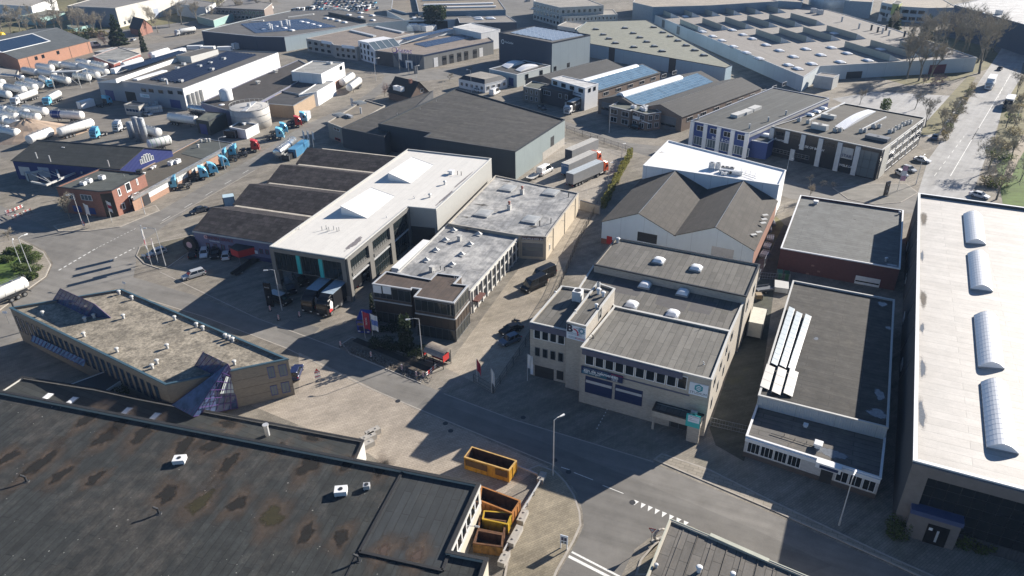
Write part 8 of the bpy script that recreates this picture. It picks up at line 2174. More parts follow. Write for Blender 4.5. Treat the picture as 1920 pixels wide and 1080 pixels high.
for l_, b_, t_, a_ in (
 ('tall street lamp on the kerb corner between yellow skip and shaded street', (1037, 892), (1044, 788), (1051, 781)),
 ('tall street lamp in front of the low white-brick extension, lower right', (1573, 985), (1598, 897), (1602, 888)),
 ('tall street lamp on the green island at the left edge', (62, 519), (36, 446), (46, 441)),
 ('plain lamp pole beside the taller lamp on the left green island', (41, 500), (27, 456), (24, 450)),
 ('street lamp right of the flagpoles on the tyre shop island', (311, 500), (291, 429), (274, 428)),
 ('street lamp behind the red bus shelter', (792, 672), (784, 598), (768, 599)),
 ('street lamp beside the black people carrier', (529, 582), (517, 506), (501, 507)),
 ('street lamp in front of the two-storey red brick office', (155, 421), (141, 365), (129, 366)),
 ('lamp pole at the low brick wing entrance', (272, 402), (263, 360), (256, 362)),
 ('street lamp among the light blue tractor units', (422, 318), (410, 259), (419, 257)),
 ('lamp on a pole in the fenced yard near the hedge middle', (1140, 345), (1142, 306), (1146, 305)),
 ('lamp on a pole in the fenced yard near the hedge top', (1165, 306), (1166, 271), (1170, 270)),
 ('street lamp in front of the brick twin-gabled halls', (1142, 249), (1142, 197), (1152, 196)),
 ('street lamp at the bend left of the workshop with the ring emblem', (705, 151), (702, 111), (709, 109)),
 ('street lamp on the corner opposite the black-roofed house', (781, 152), (780, 124), (784, 123)),
 ('lamp before the blue glazed entrance with the ring emblem', (767, 140), (764, 98), (761, 97)),
 ('street lamp in front of the small office with dark roof skirt', (884, 174), (882, 132), (877, 131)),
 ('street lamp at the white block before the modern office', (1476, 318), (1482, 298), (1485, 297)),
 ('street lamp right of the pink banner on the corner', (1717, 346), (1729, 293), (1733, 291)),
 ('street lamp at the alley mouth of the avenue verge', (1905, 228), (1912, 204), (1914, 203))): lamp(l_, b_, t_, a_)
M_FLAGW = plain('flag_white', (.7, .7, .7), .7, var=.05); M_FLAGR = plain('flag_crimson', (.35, .02, .05), .7); M_FLAGP = plain('flag_pink', (.55, .33, .40), .7)
def flag(label, base, top, fm, stripe=None, L=.9, Hf=2.6, cat='flag', droop=.5, group=None, word=None, rz=0.0):
 B_ = P(*base); h = max(4, min(9, hz(base, top)))
 t = thing('flagpole', label, cat, B_, rz, group)
 mb = MB(); mb.tube((0, 0, 0), (0, 0, h), .06, .035, 7); mb.build('pole', M_OFFW, t, off=None)
 mb = MB(); nx, nz = 5, 6
 def pt(i, j): x = L * i / nx; return (.05 + x, .10 * math.sin(i * 1.7 + j * .5), h - .15 - Hf * j / nz - droop * (i / nx) ** 1.5)
 for i in range(nx):
  for j in range(nz): mb.face([pt(i, j + 1), pt(i + 1, j + 1), pt(i + 1, j), pt(i, j)], 1 if stripe and j in (2, 3) else 0)
 mb.build('flag', [fm, stripe or fm], t, off=None)
 if word: text(word, t, (.05 + L * .5, -.16, h - Hf * .55 - droop * .4), (PI / 2, -PI / 2, 0), .42, M_INKW, .004)
 return t
flag('white flag with red top left of the brick office corner', (169, 423), (155, 381), M_FLAGW, None)
flag('white and red flag right of the brick office corner', (211, 418), (198, 376), M_FLAGW, M_FLAGR)
flag('tallest white flag, rear left of the three by the silver hatchback', (279, 474), (263, 423), M_FLAGW, None, 1.2, 3.3, droop=.1, rz=2.16)
flag('white and red flag, front left of the three by the silver hatchback', (285, 499), (269, 440), M_FLAGW, M_FLAGR, 1.2, 3.3, droop=.1, rz=2.16)
flag('white banner flag with red bands, second from left by the silver hatchback', (281, 485), (266, 431), M_FLAGW, M_FLAGR, 1.2, 3.3, droop=.1, rz=2.16)
flag('white flag nearest the street lamp, right one of the three by the silver hatchback', (297, 494), (283, 448), M_FLAGW, None, 1.2, 3.3, droop=.1, rz=2.16)
flag('crimson banner flag beside the royal blue tractor unit', (685, 634), (679, 583), M_FLAGR, None, 1.1, 3.4, word='TRUCKS')
flag('white banner flag with blue print right of the crimson banner', (700, 637), (693, 588), M_FLAGW, plain('flag_blue', (.12, .2, .5), .7), 1.1, 3.2)
flag('dark red flag at the lane entrance fence', (895, 716), (891, 672), M_FLAGR, None, .6, 2.2, droop=1.2)
flag('furled white flag at the lane entrance fence', (922, 736), (920, 690), M_FLAGW, None, .45, 2.6, droop=1.0)
flag('white flag at the left corner of the beige office building', (989, 714), (987, 663), M_FLAGW, None, .8, 2.6)
for k, (b_, t_) in enumerate((((572, 282), (567, 243)), ((580, 281), (575, 243)), ((589, 281), (584, 245)))): flag('%s slim white flag from the left in front of the low concrete office' % ORD[k], b_, t_, M_FLAGW, None, .5, 2.4)
flag('white flag before the workshop with the ring emblem', (750, 136), (747, 93), M_FLAGW, None, 1.2, 3.2)
flag('white banner pole at the corner of the low concrete office', (659, 203), (657, 186), M_FLAGW, None, .8, 3.0)
flag('pink banner with white print on the corner before the modern office', (1682, 358), (1689, 309), M_FLAGP, M_FLAGW, 1.3, 4.0, droop=.1)
for k, (b_, t_) in enumerate((((1645, 40), (1644, 28)), ((1662, 40), (1661, 28)))): flag('distant white flag, %s one before the pale office with green stair tower' % ('left', 'right')[k], b_, t_, M_FLAGW, None, 2.2, 4.5)
def totem(label, base, top, W, mt, rz, cat='sign', words=(), D=.35, leg=0.0):
 B_ = P(*base); h = max(1.5, min(8, hz(base, top))); t = thing('sign_totem', label, cat, B_, rz)
 mb = MB(); mb.box(-W / 2, -D / 2, leg, W / 2, D / 2, h); mb.build('panel', mt, t, off=None)
 if leg:
  for s_ in (-1, 1): mb = MB(); mb.box(s_ * (W / 2 - .08) - .06, -.06, 0, s_ * (W / 2 - .08) + .06, .06, leg - .004 if leg > .01 else .01); mb.build('leg', M_WHITE, t, off=None)
 for (wd, z, s_, m_) in words: text(wd, t, (0, -D / 2 - .01, h * z), (PI / 2, 0, 0), s_, m_, .004)
 return t
totem('black slab sign standing on the gravel bed before the modern office', (1660, 366), (1664, 340), 1.5, M_BLACKP, .5, words=(('S', .3, 1.0, M_INKW), ('7', .75, .7, M_INKW)))
totem('black sign slab beside the black people carrier', (508, 574), (497, 530), 1.4, M_BLACKP, -.3, words=(('TRUCKS', .8, .3, M_INKW), ('P', .4, .6, M_INKW)))
totem('grey sign slab at the corner before the ring emblem workshop', (780, 138), (779, 124), 1.6, M_GREY, -.3)
t = totem('white information board on two legs with blue parking panel on the verge', (1057, 1030), (1058, 1004), .95, M_SIGNW, -.35, leg=1.0, D=.08)
mb = MB(); mb.box(-.34, -.06, 1.55, .34, -.045, 2.05); mb.build('blue_print', PAINT['navy'], t, off=None); text('P', t, (0, -.07, 1.8), (PI / 2, 0, 0), .42, M_INKW, .004)
for x in (-.18, .18): mb = MB(); mb.box(x - .12, -.06, 1.1, x + .12, -.045, 1.35); mb.build('black_print', M_DARK, t, off=None)
def road_sign(label, base, top, kind, rz=0.0, cat='road sign'):
 B_ = P(*base); h = max(1.6, min(3.6, hz(base, top))); t = thing('road_sign', label, cat, B_, rz)
 mb = MB(); mb.tube((0, 0, 0), (0, 0, h), .04, .04, 6); mb.build('post', M_STEEL, t, off=None)
 def plate(nm, pts, y, mt): mb = MB(); mb.face([(x, y, z) for x, z in pts]); mb.face([(x, y + .03, z) for x, z in pts][::-1]); mb.build(nm, mt, t, off=None)
 if kind == 'yield': plate('plate', [(-.45, h), (0, h - .8), (.45, h)], -.07, M_RED); plate('plate_print', [(-.29, h - .1), (0, h - .61), (.29, h - .1)], -.08, M_WHITE)
 elif kind == 'blue': plate('plate', [(-.4, h - .5), (.4, h - .5), (.4, h), (-.4, h)], -.07, M_SIGNW)
 elif kind == 'no_entry':
  c = [(.38 * math.cos(k * PI / 8), h - .4 + .38 * math.sin(k * PI / 8)) for k in range(16)]; plate('plate', c, -.07, M_RED); plate('plate_print', [(x * .75, (z - h + .4) * .75 + h - .4) for x, z in c], -.08, M_WHITE)
  plate('upper_plate', [(-.42, h + .05), (.42, h + .05), (0, h + .75)], -.07, M_RED); plate('upper_print', [(-.25, h + .15), (.25, h + .15), (0, h + .56)], -.08, M_WHITE)
 elif kind == 'works':
  for z in (.5, 1.3): plate('plate', [(-.45, z), (.45, z), (.45, z + .6), (-.45, z + .6)], -.07, M_WHITE); plate('red_stripe', [(-.45, z + .2), (.45, z + .35), (.45, z + .5), (-.45, z + .35)], -.08, M_RED)
  plate('upper_plate', [(-.4, h - .3), (.4, h - .3), (0, h + .4)], -.07, M_RED)
 return t
road_sign('red and white give-way triangle sign on the verge beside the ribbed shed roof', (1220, 1022), (1222, 990), 'yield', -.3)
road_sign('round red and white sign under a triangle at the junction corner', (160, 431), (156, 418), 'no_entry')
road_sign('blue-white street name sign on a pole left of the gravel-roofed office', (18, 607), (9, 583), 'blue')
road_sign('small white sign at the rear corner of the gravel-roofed office', (236, 541), (232, 528), 'blue', -.4)
road_sign('white notice sign behind the kerb of the flag island', (272, 489), (268, 478), 'blue'); road_sign('give-way sign at the flag island edge', (282, 493), (279, 482), 'yield')
road_sign('red and white roadworks sign stack on the sunny forecourt', (597, 713), (595, 694), 'works', .3)
for k, (x, y) in enumerate(((507, 583), (523, 600), (562, 594), (639, 650), (696, 670), (754, 694), (781, 707), (794, 708))):
 t = thing('beacon', '%s red and white works beacon from the left along the dug-up strip' % ORD[k], 'beacon', P(x, y), .3, 'works beacons along the trench')
 mb = MB(); mb.box(-.3, -.2, 0, .3, .2, .12); mb.build('foot', M_RUBBER, t, off=None); mb = MB(); mb.box(-.14, -.03, .12, .14, .03, 1.15); mb.build('blade', M_WHITE, t, off=None)
 for z in (.3, .6, .9): mb = MB(); mb.obox((-.14, -.04, z), (.28, 0, .1), (0, .08, 0), (0, 0, .12)); mb.build('red_stripe', M_RED, t, off=None)
def barrier(label, a, c, group=None):
 A_, B_ = P(*a), P(*c); d = B_ - A_; L = d.length; t = thing('works_barrier', label, 'barrier', A_, math.atan2(d.y, d.x), group)
 for z in (.45, .85):
  n = max(2, int(L / .5))
  for k in range(n): mb = MB(); mb.box(L * k / n, -.03, z, L * (k + 1) / n, .03, z + .18); mb.build('board', M_RED if k % 2 else M_WHITE, t, off=None)
 for x in (.1, L - .1): mb = MB(); mb.box(x - .05, -.3, 0, x + .05, .3, .06); mb.box(x - .03, -.06, .06, x + .03, -.034, 1.05); mb.build('foot', M_DARK, t, off=None)
barrier('red and white plank barrier closing the trench by the bus shelter', (799, 709), (818, 692))
for k, (a, c) in enumerate((((10, 403), (28, 398)), ((28, 398), (45, 390)), ((24, 412), (42, 406)), ((44, 404), (60, 398)), ((12, 404), (24, 411)))): barrier('red and white plank barrier, %s of the cluster on the dark side road' % ORD[k], a, c, 'works barriers on the dark side road')
A_, B_ = P(795, 679), P(831, 693); d = B_ - A_; L = d.length; t = thing('bus_shelter', 'red-ended bus shelter with curved translucent roof at the lane entrance', 'bus shelter', A_, math.atan2(d.y, d.x))
mb = MB(); n = 8
for k in range(n):
 t0, t1 = PI * .08 + PI * .62 * k / n, PI * .08 + PI * .62 * (k + 1) / n
 mb.obox((0, 1.7 - 1.7 * math.cos(t0) * 1.0 - .1, 1.9 + 1.0 * math.sin(t0)), (L, 0, 0), (0, -1.7 * (math.cos(t1) - math.cos(t0)), math.sin(t1) - math.sin(t0)), (0, 0, .04))
mb.build('roof', plain('smoked_acrylic', (.24, .21, .18), .3, var=.3), t, off=None)
for x in (0, L): mb = MB(); mb.box(x - .04, .1, 1.35, x + .04, 1.7, 2.5); mb.build('end_panel', M_RED, t, off=None)
for x in (0, L / 2, L): mb = MB(); mb.box(x - .05, 0, 0, x + .05, .1, 2.2); mb.box(x - .05, 2.1, 0, x + .05, 2.2, 2.7); mb.build('post', M_BLACKP, t, off=None)
mb = MB(); mb.box(.06, .02, .9, L - .06, .08, 1.0); mb.build('rail', M_BLACKP, t, off=None)
for x in (.1, L / 2 + .06): mb = MB(); mb.box(x, 2.12, .2, x + L / 2 - .2, 2.15, 2.1); mb.build('glass_panel', M_GLASSL, t, off=None)
mb = MB(); mb.box(.4, 1.5, .42, L - .4, 1.9, .48); mb.build('bench', M_RED, t, off=None)
def block(label, c, h, rz, L=1.6, W=.9):
 t = thing('concrete_block', label, 'concrete block', P(*c), rz); mb = MB(); mb.box(-L / 2, -W / 2, 0, L / 2, W / 2, h); mb.build('block', M_CONC, t, off=None); mb = MB()
 for x in (-L / 4, L / 4): mb.tube((x, 0, h), (x, 0, h + .1), .16, .12, 8)
 mb.build('stud', M_CONC, t, off=None); return t
block('concrete block at the sunny corner of the guard rail by the skips', (1016, 900), .8, 1.2); block('concrete block in the middle of the guard rail by the skips', (980, 974), .8, 1.2, 2.0); block('long concrete block at the lower guard rail by the rusty skips', (966, 1010), .8, 1.15, 3.0); block('concrete block at the lower end of the guard rail', (945, 1053), .8, 1.15, 1.8)
for k, (x, y, h) in enumerate(((700, 815, .9), (692, 826, .9), (688, 838, .8))): block('studded concrete block, %s in the row at the warehouse corner' % ORD[k], (x, y), h, .7, 2.2, 1.0)
def rail(label, a, c, h=.75):
 A_, B_ = P(*a), P(*c); d = B_ - A_; L = d.length; t = thing('guard_rail', label, 'guard rail', A_, math.atan2(d.y, d.x))
 mb = MB(); mb.box(0, -.06, h - .28, L, .06, h); mb.build('beam', M_LIGHTM, t, off=None)
 for k in range(int(L / 2.2) + 1): mb = MB(); mb.box(k * 2.2 - .05, .064, 0, k * 2.2 + .05, .16, h - .05); mb.build('post', M_STEEL, t, off=None)
rail('guard rail between two concrete blocks beside the skips', (1013, 908), (979, 964)); rail('guard rail beside the rusty skips', (966, 1000), (936, 1055)); rail('low wire rail from the yellow skip to the corner block', (971, 878), (1008, 893), .5)
def fence(label, pxs, h=1.8, mt=None, pitch=2.4, rails=(.1, .5, .98), bars=0, zig=None):
 pts = [P(*p) for p in pxs]; t = thing('fence', label, 'fence', pts[0]); mt = mt or M_DARK
 for a, c in zip(pts, pts[1:]):
  d = c - a; L = d.length; n = max(1, int(L / pitch)); d.normalize(); nn = Vector((-d.y, d.x, 0))
  for k in range(n + 1): mb = MB(); q = a + d * (L * k / n); mb.tube(q, q + Vector((0, 0, h)), .05, .05, 5); mb.build('post', mt, t)
  for r in rails: mb = MB(); mb.obox(a + Vector((0, 0, h * r - .05)) + nn * .05, d * L, nn * .03, (0, 0, .05)); mb.build('rail', mt, t)
  if bars:
   mb = MB()
   for k in range(int(L / bars)): q = a + d * (k * bars + .1) + nn * .06; mb.obox(q, d * .03, nn * .02, (0, 0, h * .97))
   o = mb.build('fence_bars', mt, t); o['kind'] = 'stuff'
 return t
fence('dark wire fence along the sunny lane past the beige offices', [(985, 650), (1048, 545), (1085, 455), (1120, 390)], 1.8, bars=.3)
fence('dark wire fence at the lane entrance with flags', [(888, 716), (925, 738), (985, 650)], 1.6, bars=.3)
fence('black bar gate fence along the back of the lorry yard', [(1062, 246), (1107, 262), (1186, 289)], 2.0, M_BLACKP, 3.0, bars=.25)
fence('light wire fence across the alley entrance beside the beige offices', [(1331, 799), (1412, 818)], 1.6, M_STEEL, 2.6, bars=.4)
fence('thin wire fence across the middle of the alley', [(1423, 523), (1480, 527)], 1.5, M_STEEL, 3, bars=.5)
fence('wire fence behind the white block beside the service street', [(1400, 400), (1455, 406), (1470, 395)], 1.6, M_STEEL, 3)
t = thing('yard_wall', 'stained low concrete wall between grey workshop and hedge', 'wall', P(1087, 392)); A_, B_ = P(1087, 392), P(1124, 402); q = MB(); e_ = B_ - A_; q.obox(A_, e_, Vector((-e_.y, e_.x, 0)).normalized() * .3, (0, 0, 2.2)); q.build('wall', M_CONC, t); q = MB(); q.obox(A_ + Vector((0, 0, 2.204)) - Vector((0, .05, 0)), e_, Vector((-e_.y, e_.x, 0)).normalized() * .4, (0, 0, .1)); q.build('coping', M_DARK, t)
t = thing('stone_ring', 'weathered curved concrete hoop standing on the verge beside the ribbed roof', 'sculpture', P(1236, 1012), .4)
mb = MB()
for k in range(9): a0, a1 = PI * (.1 + k / 9 * 1.5), PI * (.1 + (k + 1) / 9 * 1.5); mb.tube((.8 * math.cos(a0), 0, .95 + .8 * math.sin(a0)), (.8 * math.cos(a1), 0, .95 + .8 * math.sin(a1)), .17, .17, 7)
mb.build('hoop', M_CONC, t, off=None); mb = MB(); mb.box(-1.0, -.3, 0, 1.0, .3, .12); mb.build('foot', M_CONC, t, off=None)
# ================================================================ trees and shrubs
BARK = plain('bark', (.2, .18, .145), .9, var=.25); BARKP = plain('pale_twigs', (.36, .32, .25), .9, var=.2); TWIG = plain('twigs', (.33, .30, .245), .9, var=.2); PINKT = plain('reddish_twigs', (.38, .27, .25), .9, var=.2)
LEAFD = leaf_mat('dark_leaves', (.028, .045, .016)); LEAFY = leaf_mat('yellow_green_leaves', (.20, .195, .05)); LEAFM = leaf_mat('mid_leaves', (.085, .12, .03)); LEAFB = leaf_mat('brown_leaves', (.19, .16, .085)); IVY = leaf_mat('ivy_leaves', (.10, .115, .045))
def bare_meshes(seed, H, spread=.55, depth=5, tw=26):
 rn = random.Random(seed); tr, cr = MB(), MB()
 def grow(p, d, L, r, lev):
  q = p; n = 2 if lev < 3 else 1
  for _ in range(n):
   d2 = (d + Vector((rn.gauss(0, .10), rn.gauss(0, .10), rn.gauss(0, .05) + .03))).normalized(); e = q + d2 * (L / n)
   (tr if lev < 3 else cr).tube(q, e, r, r * .78, 6 if lev < 2 else (4 if lev < 3 else 3), caps=False); q, d, r = e, d2, r * .8
  if lev >= depth:
   for _ in range(tw):
    a = p.lerp(q, rn.random()); v = (d + Vector((rn.gauss(0, .6), rn.gauss(0, .6), rn.gauss(0, .45)))).normalized() * L * rn.uniform(.5, 1.3); s_ = v.cross(Vector((rn.gauss(0, 1), rn.gauss(0, 1), rn.gauss(0, 1)))).normalized() * .016 * (H / 12) * 1.4
    cr.face([a - s_, a + s_, a + v])
   return
  k = rn.choice((3, 3, 4)) if lev else rn.choice((4, 5))
  az = rn.uniform(0, 6.28)
  for i in range(k):
   az += 2 * PI / k + rn.uniform(-.5, .5); sp = spread * rn.uniform(.7, 1.35)
   o = d.orthogonal().normalized(); o2 = d.cross(o); nd = (d * math.cos(sp) + (o * math.cos(az) + o2 * math.sin(az)) * math.sin(sp)).normalized(); nd.z += .26; nd.normalize()
   grow(q if i < 2 else p.lerp(q, rn.uniform(.35, .95)), nd, L * rn.uniform(.6, .95) * (.8 if i else 1), r * .66, lev + 1)
 grow(Vector((0, 0, -.1)), Vector((0, 0, 1)), H * .27, H * .018, 0)
 return tr, cr
TREEP = {}
def tree(kind, px, k, label, group=None, rz=None, z=0):
 c_ = P(*px) + Vector((0, 0, z)); rn = random.Random(int(px[0] * 3 + px[1])); rz = rn.uniform(0, 6.28) if rz is None else rz
 if kind not in TREEP:
  t = thing({'bush': 'bare_shrub', 'pink': 'bare_shrub'}.get(kind, 'bare_tree'), label, 'tree' if kind not in ('bush', 'pink') else 'shrub', c_, rz, group)
  sp = dict(a=(3, 12, .42, 5, 10), b=(11, 12, .5, 5, 10), c=(23, 12, .36, 5, 10), bush=(5, 3.2, .8, 3, 60), pink=(9, 4.5, .75, 4, 30), oak=(31, 13, .72, 5, 9))[kind]
  tr, cr = bare_meshes(*sp); tr.build('trunk', BARK, t, True, None); cr.build('crown', {'pink': PINKT, 'bush': BARKP, 'c': BARKP}.get(kind, TWIG), t, False, None); TREEP[kind] = t; t.scale = (k, k, k); return t
 t = copy_thing(TREEP[kind], c_, rz, label, group, (k, k, k * rn.uniform(.92, 1.1)))
 if not group and 'group' in t: del t['group']
 return t
TG1 = 'bare trees in the upper left belt'
rn = random.Random(12)
xs = [(6, 62), (22, 70), (38, 58), (55, 68), (70, 58), (88, 70), (104, 60), (120, 66), (135, 58), (150, 67), (166, 60), (180, 70), (190, 58), (297, 62), (318, 52), (340, 46), (285, 42), (372, 46), (398, 40), (420, 34), (452, 30), (488, 26), (508, 18), (14, 40), (62, 40), (110, 40), (160, 34), (210, 36), (300, 30)]
W1 = [('tall', 'slender', 'broad', 'leaning', 'spreading')[k % 5] for k in range(40)]
for k, p in enumerate(xs):
 tree('abc'[k % 3], p, rn.uniform(1.05, 1.6), '%s bare tree, %s from the left %s' % (W1[k], ORD[k], 'in the upper left belt' if k < 13 else ('along the tanker road' if k < 23 else 'behind the upper left belt')), TG1)
TG2 = 'bare trees between the vast hall and the dark blue warehouse'
for k, (x, y, s_) in enumerate(((1702, 92, 1.1), (1718, 100, 1.3), (1735, 88, 1.2), (1750, 108, 1.4), (1766, 92, 1.5), (1782, 100, 1.4), (1800, 108, 1.5), (1815, 96, 1.6), (1832, 118, 1.7), (1848, 108, 1.6), (1836, 138, 2.0), (1700, 148, 1.6), (1722, 152, 1.5), (1690, 140, 1.3), (1740, 150, 1.3), (1760, 80, 1.2), (1790, 84, 1.3), (1668, 60, 1.0), (1860, 98, 1.3))):
 tree('abc'[k % 3], (x, y), s_ * 1.25, '%s bare tree, %s from the left in the thicket by the avenue bend' % (W1[k], ORD[k]), TG2)
for p, s_, l_ in (((1868, 374), 1.1, 'large gnarled bare tree next to the tall pale hall'), ((1852, 322), 1.0, 'bare tree with long shadow on the avenue, above the gnarled one')): tree('oak', p, s_, l_)
for p, s_, kd, l_ in (((134, 416), .75, 'c', 'small bare tree at the left wall of the two-storey brick office'), ((1612, 196), .6, 'c', 'slim young bare tree on the car park beside the modern office'), ((1735, 238), 1.0, 'b', 'spreading bare tree right of the modern office roof'), ((1768, 244), .8, 'c', 'bare tree in the strip left of the avenue'), ((1780, 225), .7, 'a', 'bare tree at the hedge left of the avenue'), ((1896, 300), .8, 'a', 'bare tree on the right lawn'), ((1912, 340), .7, 'b', 'bare tree at the right edge of the lawn'), ((1886, 240), .9, 'a', 'ivy-grown bare tree at the right kerb of the avenue'), ((1906, 180), .9, 'b', 'bare tree behind the dark-cabbed lorry'), ((1516, 372), .45, 'c', 'sapling before the modern office, left'), ((788, 52), .8, 'c', 'bare tree behind the white wrapped stacks'), ((1715, 205), .7, 'a', 'bare tree at the rear of the sunny car park')): tree(kd, p, s_, l_)
for p, s_, l_ in (((735, 186), 1.5, 'pinkish bare shrub beside the black-roofed house'), ((722, 182), 1.3, 'pinkish bare shrub left of the black-roofed house'), ((198, 88), 2.0, 'large pinkish bare shrub beside the orange brick hall'), ((1745, 172), 1.6, 'reddish bare thicket in front of the vast hall, left'), ((1762, 168), 1.5, 'reddish bare thicket in front of the vast hall, right'), ((1730, 160), 1.2, 'reddish bare shrub at the vast hall wall')): tree('pink', p, s_, l_)
for p, s_, l_ in (((18, 452), 1.6, 'pale bare shrub at the left green island'), ((1520, 344), 1.2, 'dry shrub strip before the modern office, left'), ((1540, 350), 1.2, 'dry shrub strip before the modern office, middle'), ((1560, 352), 1.1, 'dry shrub strip before the modern office, right'), ((843, 151), 1.6, 'olive round shrub on the corner by the small office'), ((880, 137), 1.5, 'brown shrub behind the small office'), ((1365, 288), .9, 'brown shrub in front of the cobalt hall'), ((118, 402), 1.0, 'dry shrub beside the brick office tree'), ((868, 162), 1.2, 'dry shrub left of the small office')): tree('bush', p, s_, l_)
def leafy(name, label, c_, rx, ry, h, mt, n=900, size=.28, cone=0.0, trunk=0.0, cat='shrub', rz=0.0, z0=.05, seed=1, group=None):
 t = thing(name, label, cat, c_, rz, group); rn = random.Random(seed); mb = MB()
 lumps = [(rn.uniform(-.6, .6), rn.uniform(-.6, .6), rn.uniform(.1, .85), rn.uniform(.28, .5)) for _ in range(14)]
 k = 0
 while k < n:
  x, y, z = rn.uniform(-1, 1), rn.uniform(-1, 1), rn.random(); w_ = (1 - z) ** .8 * (1 - cone) * 0 + (1 - cone * z) if cone else 1
  if cone:
   if (x * x + y * y) ** .5 > max(.04, 1 - cone * z) * (.75 + .25 * math.sin(z * 40 + math.atan2(y, x) * 3)): continue
   if (x * x + y * y) ** .5 < (1 - cone * z) * .45: continue
  else:
   if min((x - a) ** 2 + (y - b) ** 2 + ((z - c) * 1.0) ** 2 - r * r for a, b, c, r in lumps) > 0: continue
  v = Vector((x * rx, y * ry, z0 + z * h)); a = Vector((rn.gauss(0, 1), rn.gauss(0, 1), rn.gauss(0, .7))).normalized() * size * rn.uniform(.6, 1.2); b = a.cross(Vector((rn.gauss(0, 1), rn.gauss(0, 1), rn.gauss(0, 1)))).normalized() * size * .6
  mb.face([v - a * .5 - b * .5, v + a * .5 - b * .3, v + a * .6 + b * .5, v - a * .3 + b * .5]); k += 1
 o = mb.build('foliage' if not cone else 'crown', mt, t, off=None)
 tb = MB(); tb.tube((0, 0, -.05), (0, 0, max(trunk, h * .5)), max(.05, h * .02), .03, 6)
 for q in range(4): tb.tube((0, 0, h * .15), (rx * .5 * math.cos(q * 1.6), ry * .5 * math.sin(q * 1.6), h * .55), .04, .02, 4)
 tb.build('trunk', BARK, t, off=None); return t
leafy('conifer', 'tall dark green conifer behind the low streaky-roofed shed', P(224, 84), 5.5, 5.5, 15, LEAFD, 2600, .9, .85, 2, 'tree', seed=2)
leafy('conifer', 'slim dark column conifer right of the tall dark conifer', P(271, 97), 2.0, 2.0, 11, LEAFD, 1200, .6, .8, 1, 'tree', seed=3)
leafy('evergreen_tree', 'round dark evergreen tree behind the white-roofed rear block', P(817, 52), 7, 7, 12, LEAFD, 2200, 1.1, 0, 2, 'tree', seed=4)
leafy('conifer', 'dark conifer left of the two behind the vast hall, upper right', P(1674, 56), 4.5, 4.5, 12, LEAFD, 1500, .9, .9, 1, 'tree', seed=5); leafy('conifer', 'dark conifer right of the two behind the vast hall, upper right', P(1735, 72), 4, 4, 12, LEAFD, 1500, .9, .9, 1, 'tree', seed=6)
leafy('thuja', 'left one of two tall thujas in the dark garden by the glazed office', P(758, 656), 1.1, 1.1, 7.0, LEAFD, 1500, .3, .55, 1, 'tree', seed=7); leafy('thuja', 'right one of two tall thujas in the dark garden by the glazed office', P(769, 660), 1.1, 1.1, 7.6, LEAFD, 1500, .3, .55, 1, 'tree', seed=8)
leafy('thuja', 'slim thuja at the left corner of the glazed office', P(699, 588), .7, .7, 4.6, LEAFD, 700, .25, .7, 1, 'tree', seed=9)
for k, (x, y, rx, ry, h) in enumerate(((715, 648, 2.6, 1.6, 1.6), (738, 655, 2.4, 1.6, 1.3), (780, 668, 2.2, 1.6, 1.8), (735, 618, 3, 2, 1.0), (752, 610, 2.5, 2, 1.2))): leafy('shrub', 'dark evergreen shrub, %s in the shaded garden by the glazed office' % ORD[k], P(x, y), rx, ry, h, LEAFD, 800, .25, seed=20 + k)
leafy('shrub', 'dark round shrub at the left corner of the tall pale hall front', P(1684, 998), 2.0, 1.7, 2.2, LEAFM, 1100, .25, seed=30); leafy('shrub', 'dark shrub right of the white porch of the tall pale hall', P(1822, 1018), 2.6, 1.5, 1.8, LEAFM, 1100, .25, seed=31); leafy('shrub', 'dark shrub beside the shrub at the tall pale hall porch', P(1852, 1030), 2.2, 1.4, 1.6, LEAFM, 900, .25, seed=32)
for k, (x, y, rx, ry, h) in enumerate(((50, 508, 3.4, 1.8, 1.9), (62, 488, 2.4, 2.8, 1.8), (44, 474, 2.6, 2.2, 1.6), (28, 478, 2.6, 1.8, 1.5), (10, 490, 3, 1.5, 1.4), (56, 524, 1.8, 1.4, 1.5))): leafy('shrub', 'olive green shrub, %s in the ring round the left lawn' % ORD[k], P(x, y), rx, ry, h, LEAFM, 1000, .3, seed=40 + k)
leafy('shrub', 'overgrown brown-green thicket at the foot of the gravel-roofed office', P(205, 752), 3.5, 1.6, 2.4, IVY, 1100, .25, seed=50)
for k, (x, y, s_) in enumerate(((1774, 256, 2.2), (1784, 238, 2.0), (1793, 220, 2.4), (1802, 204, 2.2), (1811, 188, 2.4), (1888, 288, 2.4), (1900, 240, 2.6), (1912, 196, 2.4), (1862, 340, 2.2))): tree('bush', (x, y), s_, 'tangled bare bush, %s along the avenue verges' % ORD[k])
A_, B_ = P(1130, 392), P(1183, 292); hd = heading((1130, 392), (1183, 292)); L = (B_ - A_).length
for k in range(9): leafy('hedge', 'yellow-green hedge section, %s from the near end beside the lorry yard' % ORD[k], A_.lerp(B_, (k + .5) / 9), L / 15, 1.0, 2.5, LEAFY, 1100, .28, rz=hd, seed=60 + k, group='hedge sections beside the lorry yard')
for k, (x, y) in enumerate(((1770, 262), (1778, 246), (1788, 228), (1797, 212), (1806, 196), (1815, 180), (1822, 168))): leafy('hedge', 'ivy-brown hedge bush, %s from the near end left of the avenue' % ORD[k], P(x, y), 2.4, 1.4, 2.6, IVY if k % 2 else LEAFB, 420, .3, rz=.9, seed=80 + k)
for k, (x, y) in enumerate(((1884, 300), (1890, 278), (1902, 252), (1896, 226), (1908, 206), (1916, 188), (1862, 292), (1866, 272), (1872, 346), (1858, 350), (1846, 346))): leafy('shrub', 'olive shrub, %s of the scrub on the right side of the avenue' % ORD[k], P(x, y), 2.6, 2.2, 2.3, (LEAFM, LEAFB, LEAFB)[k % 3], 420, .32, seed=100 + k)
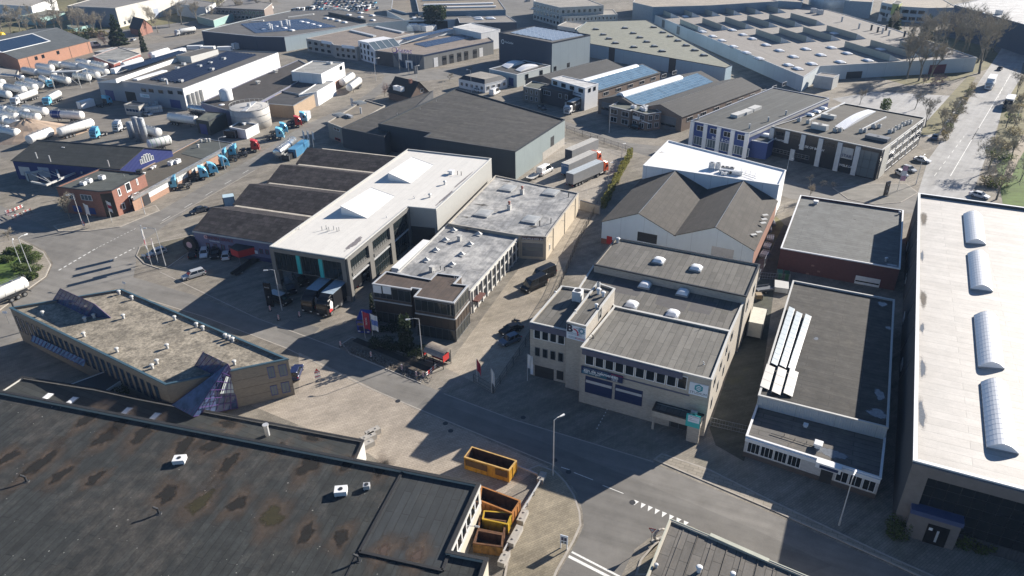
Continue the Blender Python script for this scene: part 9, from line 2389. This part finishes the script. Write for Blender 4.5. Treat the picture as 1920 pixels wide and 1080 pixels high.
leafy('shrub', 'fresh green pointed bush on the car park behind the modern office', P(1658, 208), 1.8, 1.8, 4.5, LEAFM, 900, .4, seed=120)
for k in range(14): leafy('shrub', 'dark undergrowth bush, %s from the left in the upper left tree belt' % ORD[k], P(-10 + k * 15, 72 - k * .6 + (k % 3) * 5), 6, 4, 3.2, (IVY, LEAFB, LEAFD)[k % 3], 500, .9, seed=130 + k)
t = thing('yellow_tank', 'bright yellow rounded tank at the left edge behind the orange brick hall', 'tank', P(2, 78)); mb = MB(); mb.lathe((-6, 0, 2.6), [(.8, -.4), (2.1, 0), (2.4, .5), (2.4, 8), (2.1, 8.6), (.8, 9)], 18, axis='x'); mb.build('shell', plain('bright_yellow', (.62, .42, .01), .4), t, True, None)
for x in (-4, 1): mb = MB(); mb.box(x - .3, -1.6, 0, x + .3, 1.6, .9); mb.build('saddle', M_CONC, t, off=None)
mb = MB(); rn = random.Random(8); A_, B_ = P(645, 652), P(800, 712)
for k in range(520):
 p = A_.lerp(B_, rn.random()) + Vector((rn.gauss(0, .5), rn.gauss(.2, .55), .09)); s_ = rn.uniform(.08, .19); a = Vector((rn.uniform(-1, 1), rn.uniform(-1, 1), .2)).normalized() * s_; mb.obox(p, a, Vector((-a.y, a.x, .05)), (0, 0, s_ * .7))
struct('rubble', mb, plain('rubble_stone', (.2, .185, .17), .9, var=.35, scale=3), 'stuff')
mb = MB(); A_, B_ = P(660, 640), P(805, 700); e_ = B_ - A_; n_ = Vector((-e_.y, e_.x, 0)).normalized() * 1.3; mb.face([A_ + Vector((0, 0, .088)), B_ + Vector((0, 0, .088)), B_ + n_ + Vector((0, 0, .088)), A_ + n_ + Vector((0, 0, .088))]); struct('trench', mb, plain('wet_soil', (.03, .026, .022), .9, var=.3))
# ================================================================ air
hm = bpy.data.materials.new('haze'); hm.use_nodes = True; n_ = hm.node_tree.nodes; n_.clear()
pv_ = n_.new('ShaderNodeVolumePrincipled'); pv_.inputs['Color'].default_value = (.45, .66, 1.0, 1); pv_.inputs['Density'].default_value = .0001; pv_.inputs['Anisotropy'].default_value = 0
ou = n_.new('ShaderNodeOutputMaterial'); hm.node_tree.links.new(pv_.outputs[0], ou.inputs['Volume'])
mb = MB(); mb.box(-910, -70, -1, 910, 1110, 76); struct('haze', mb, hm, 'stuff')
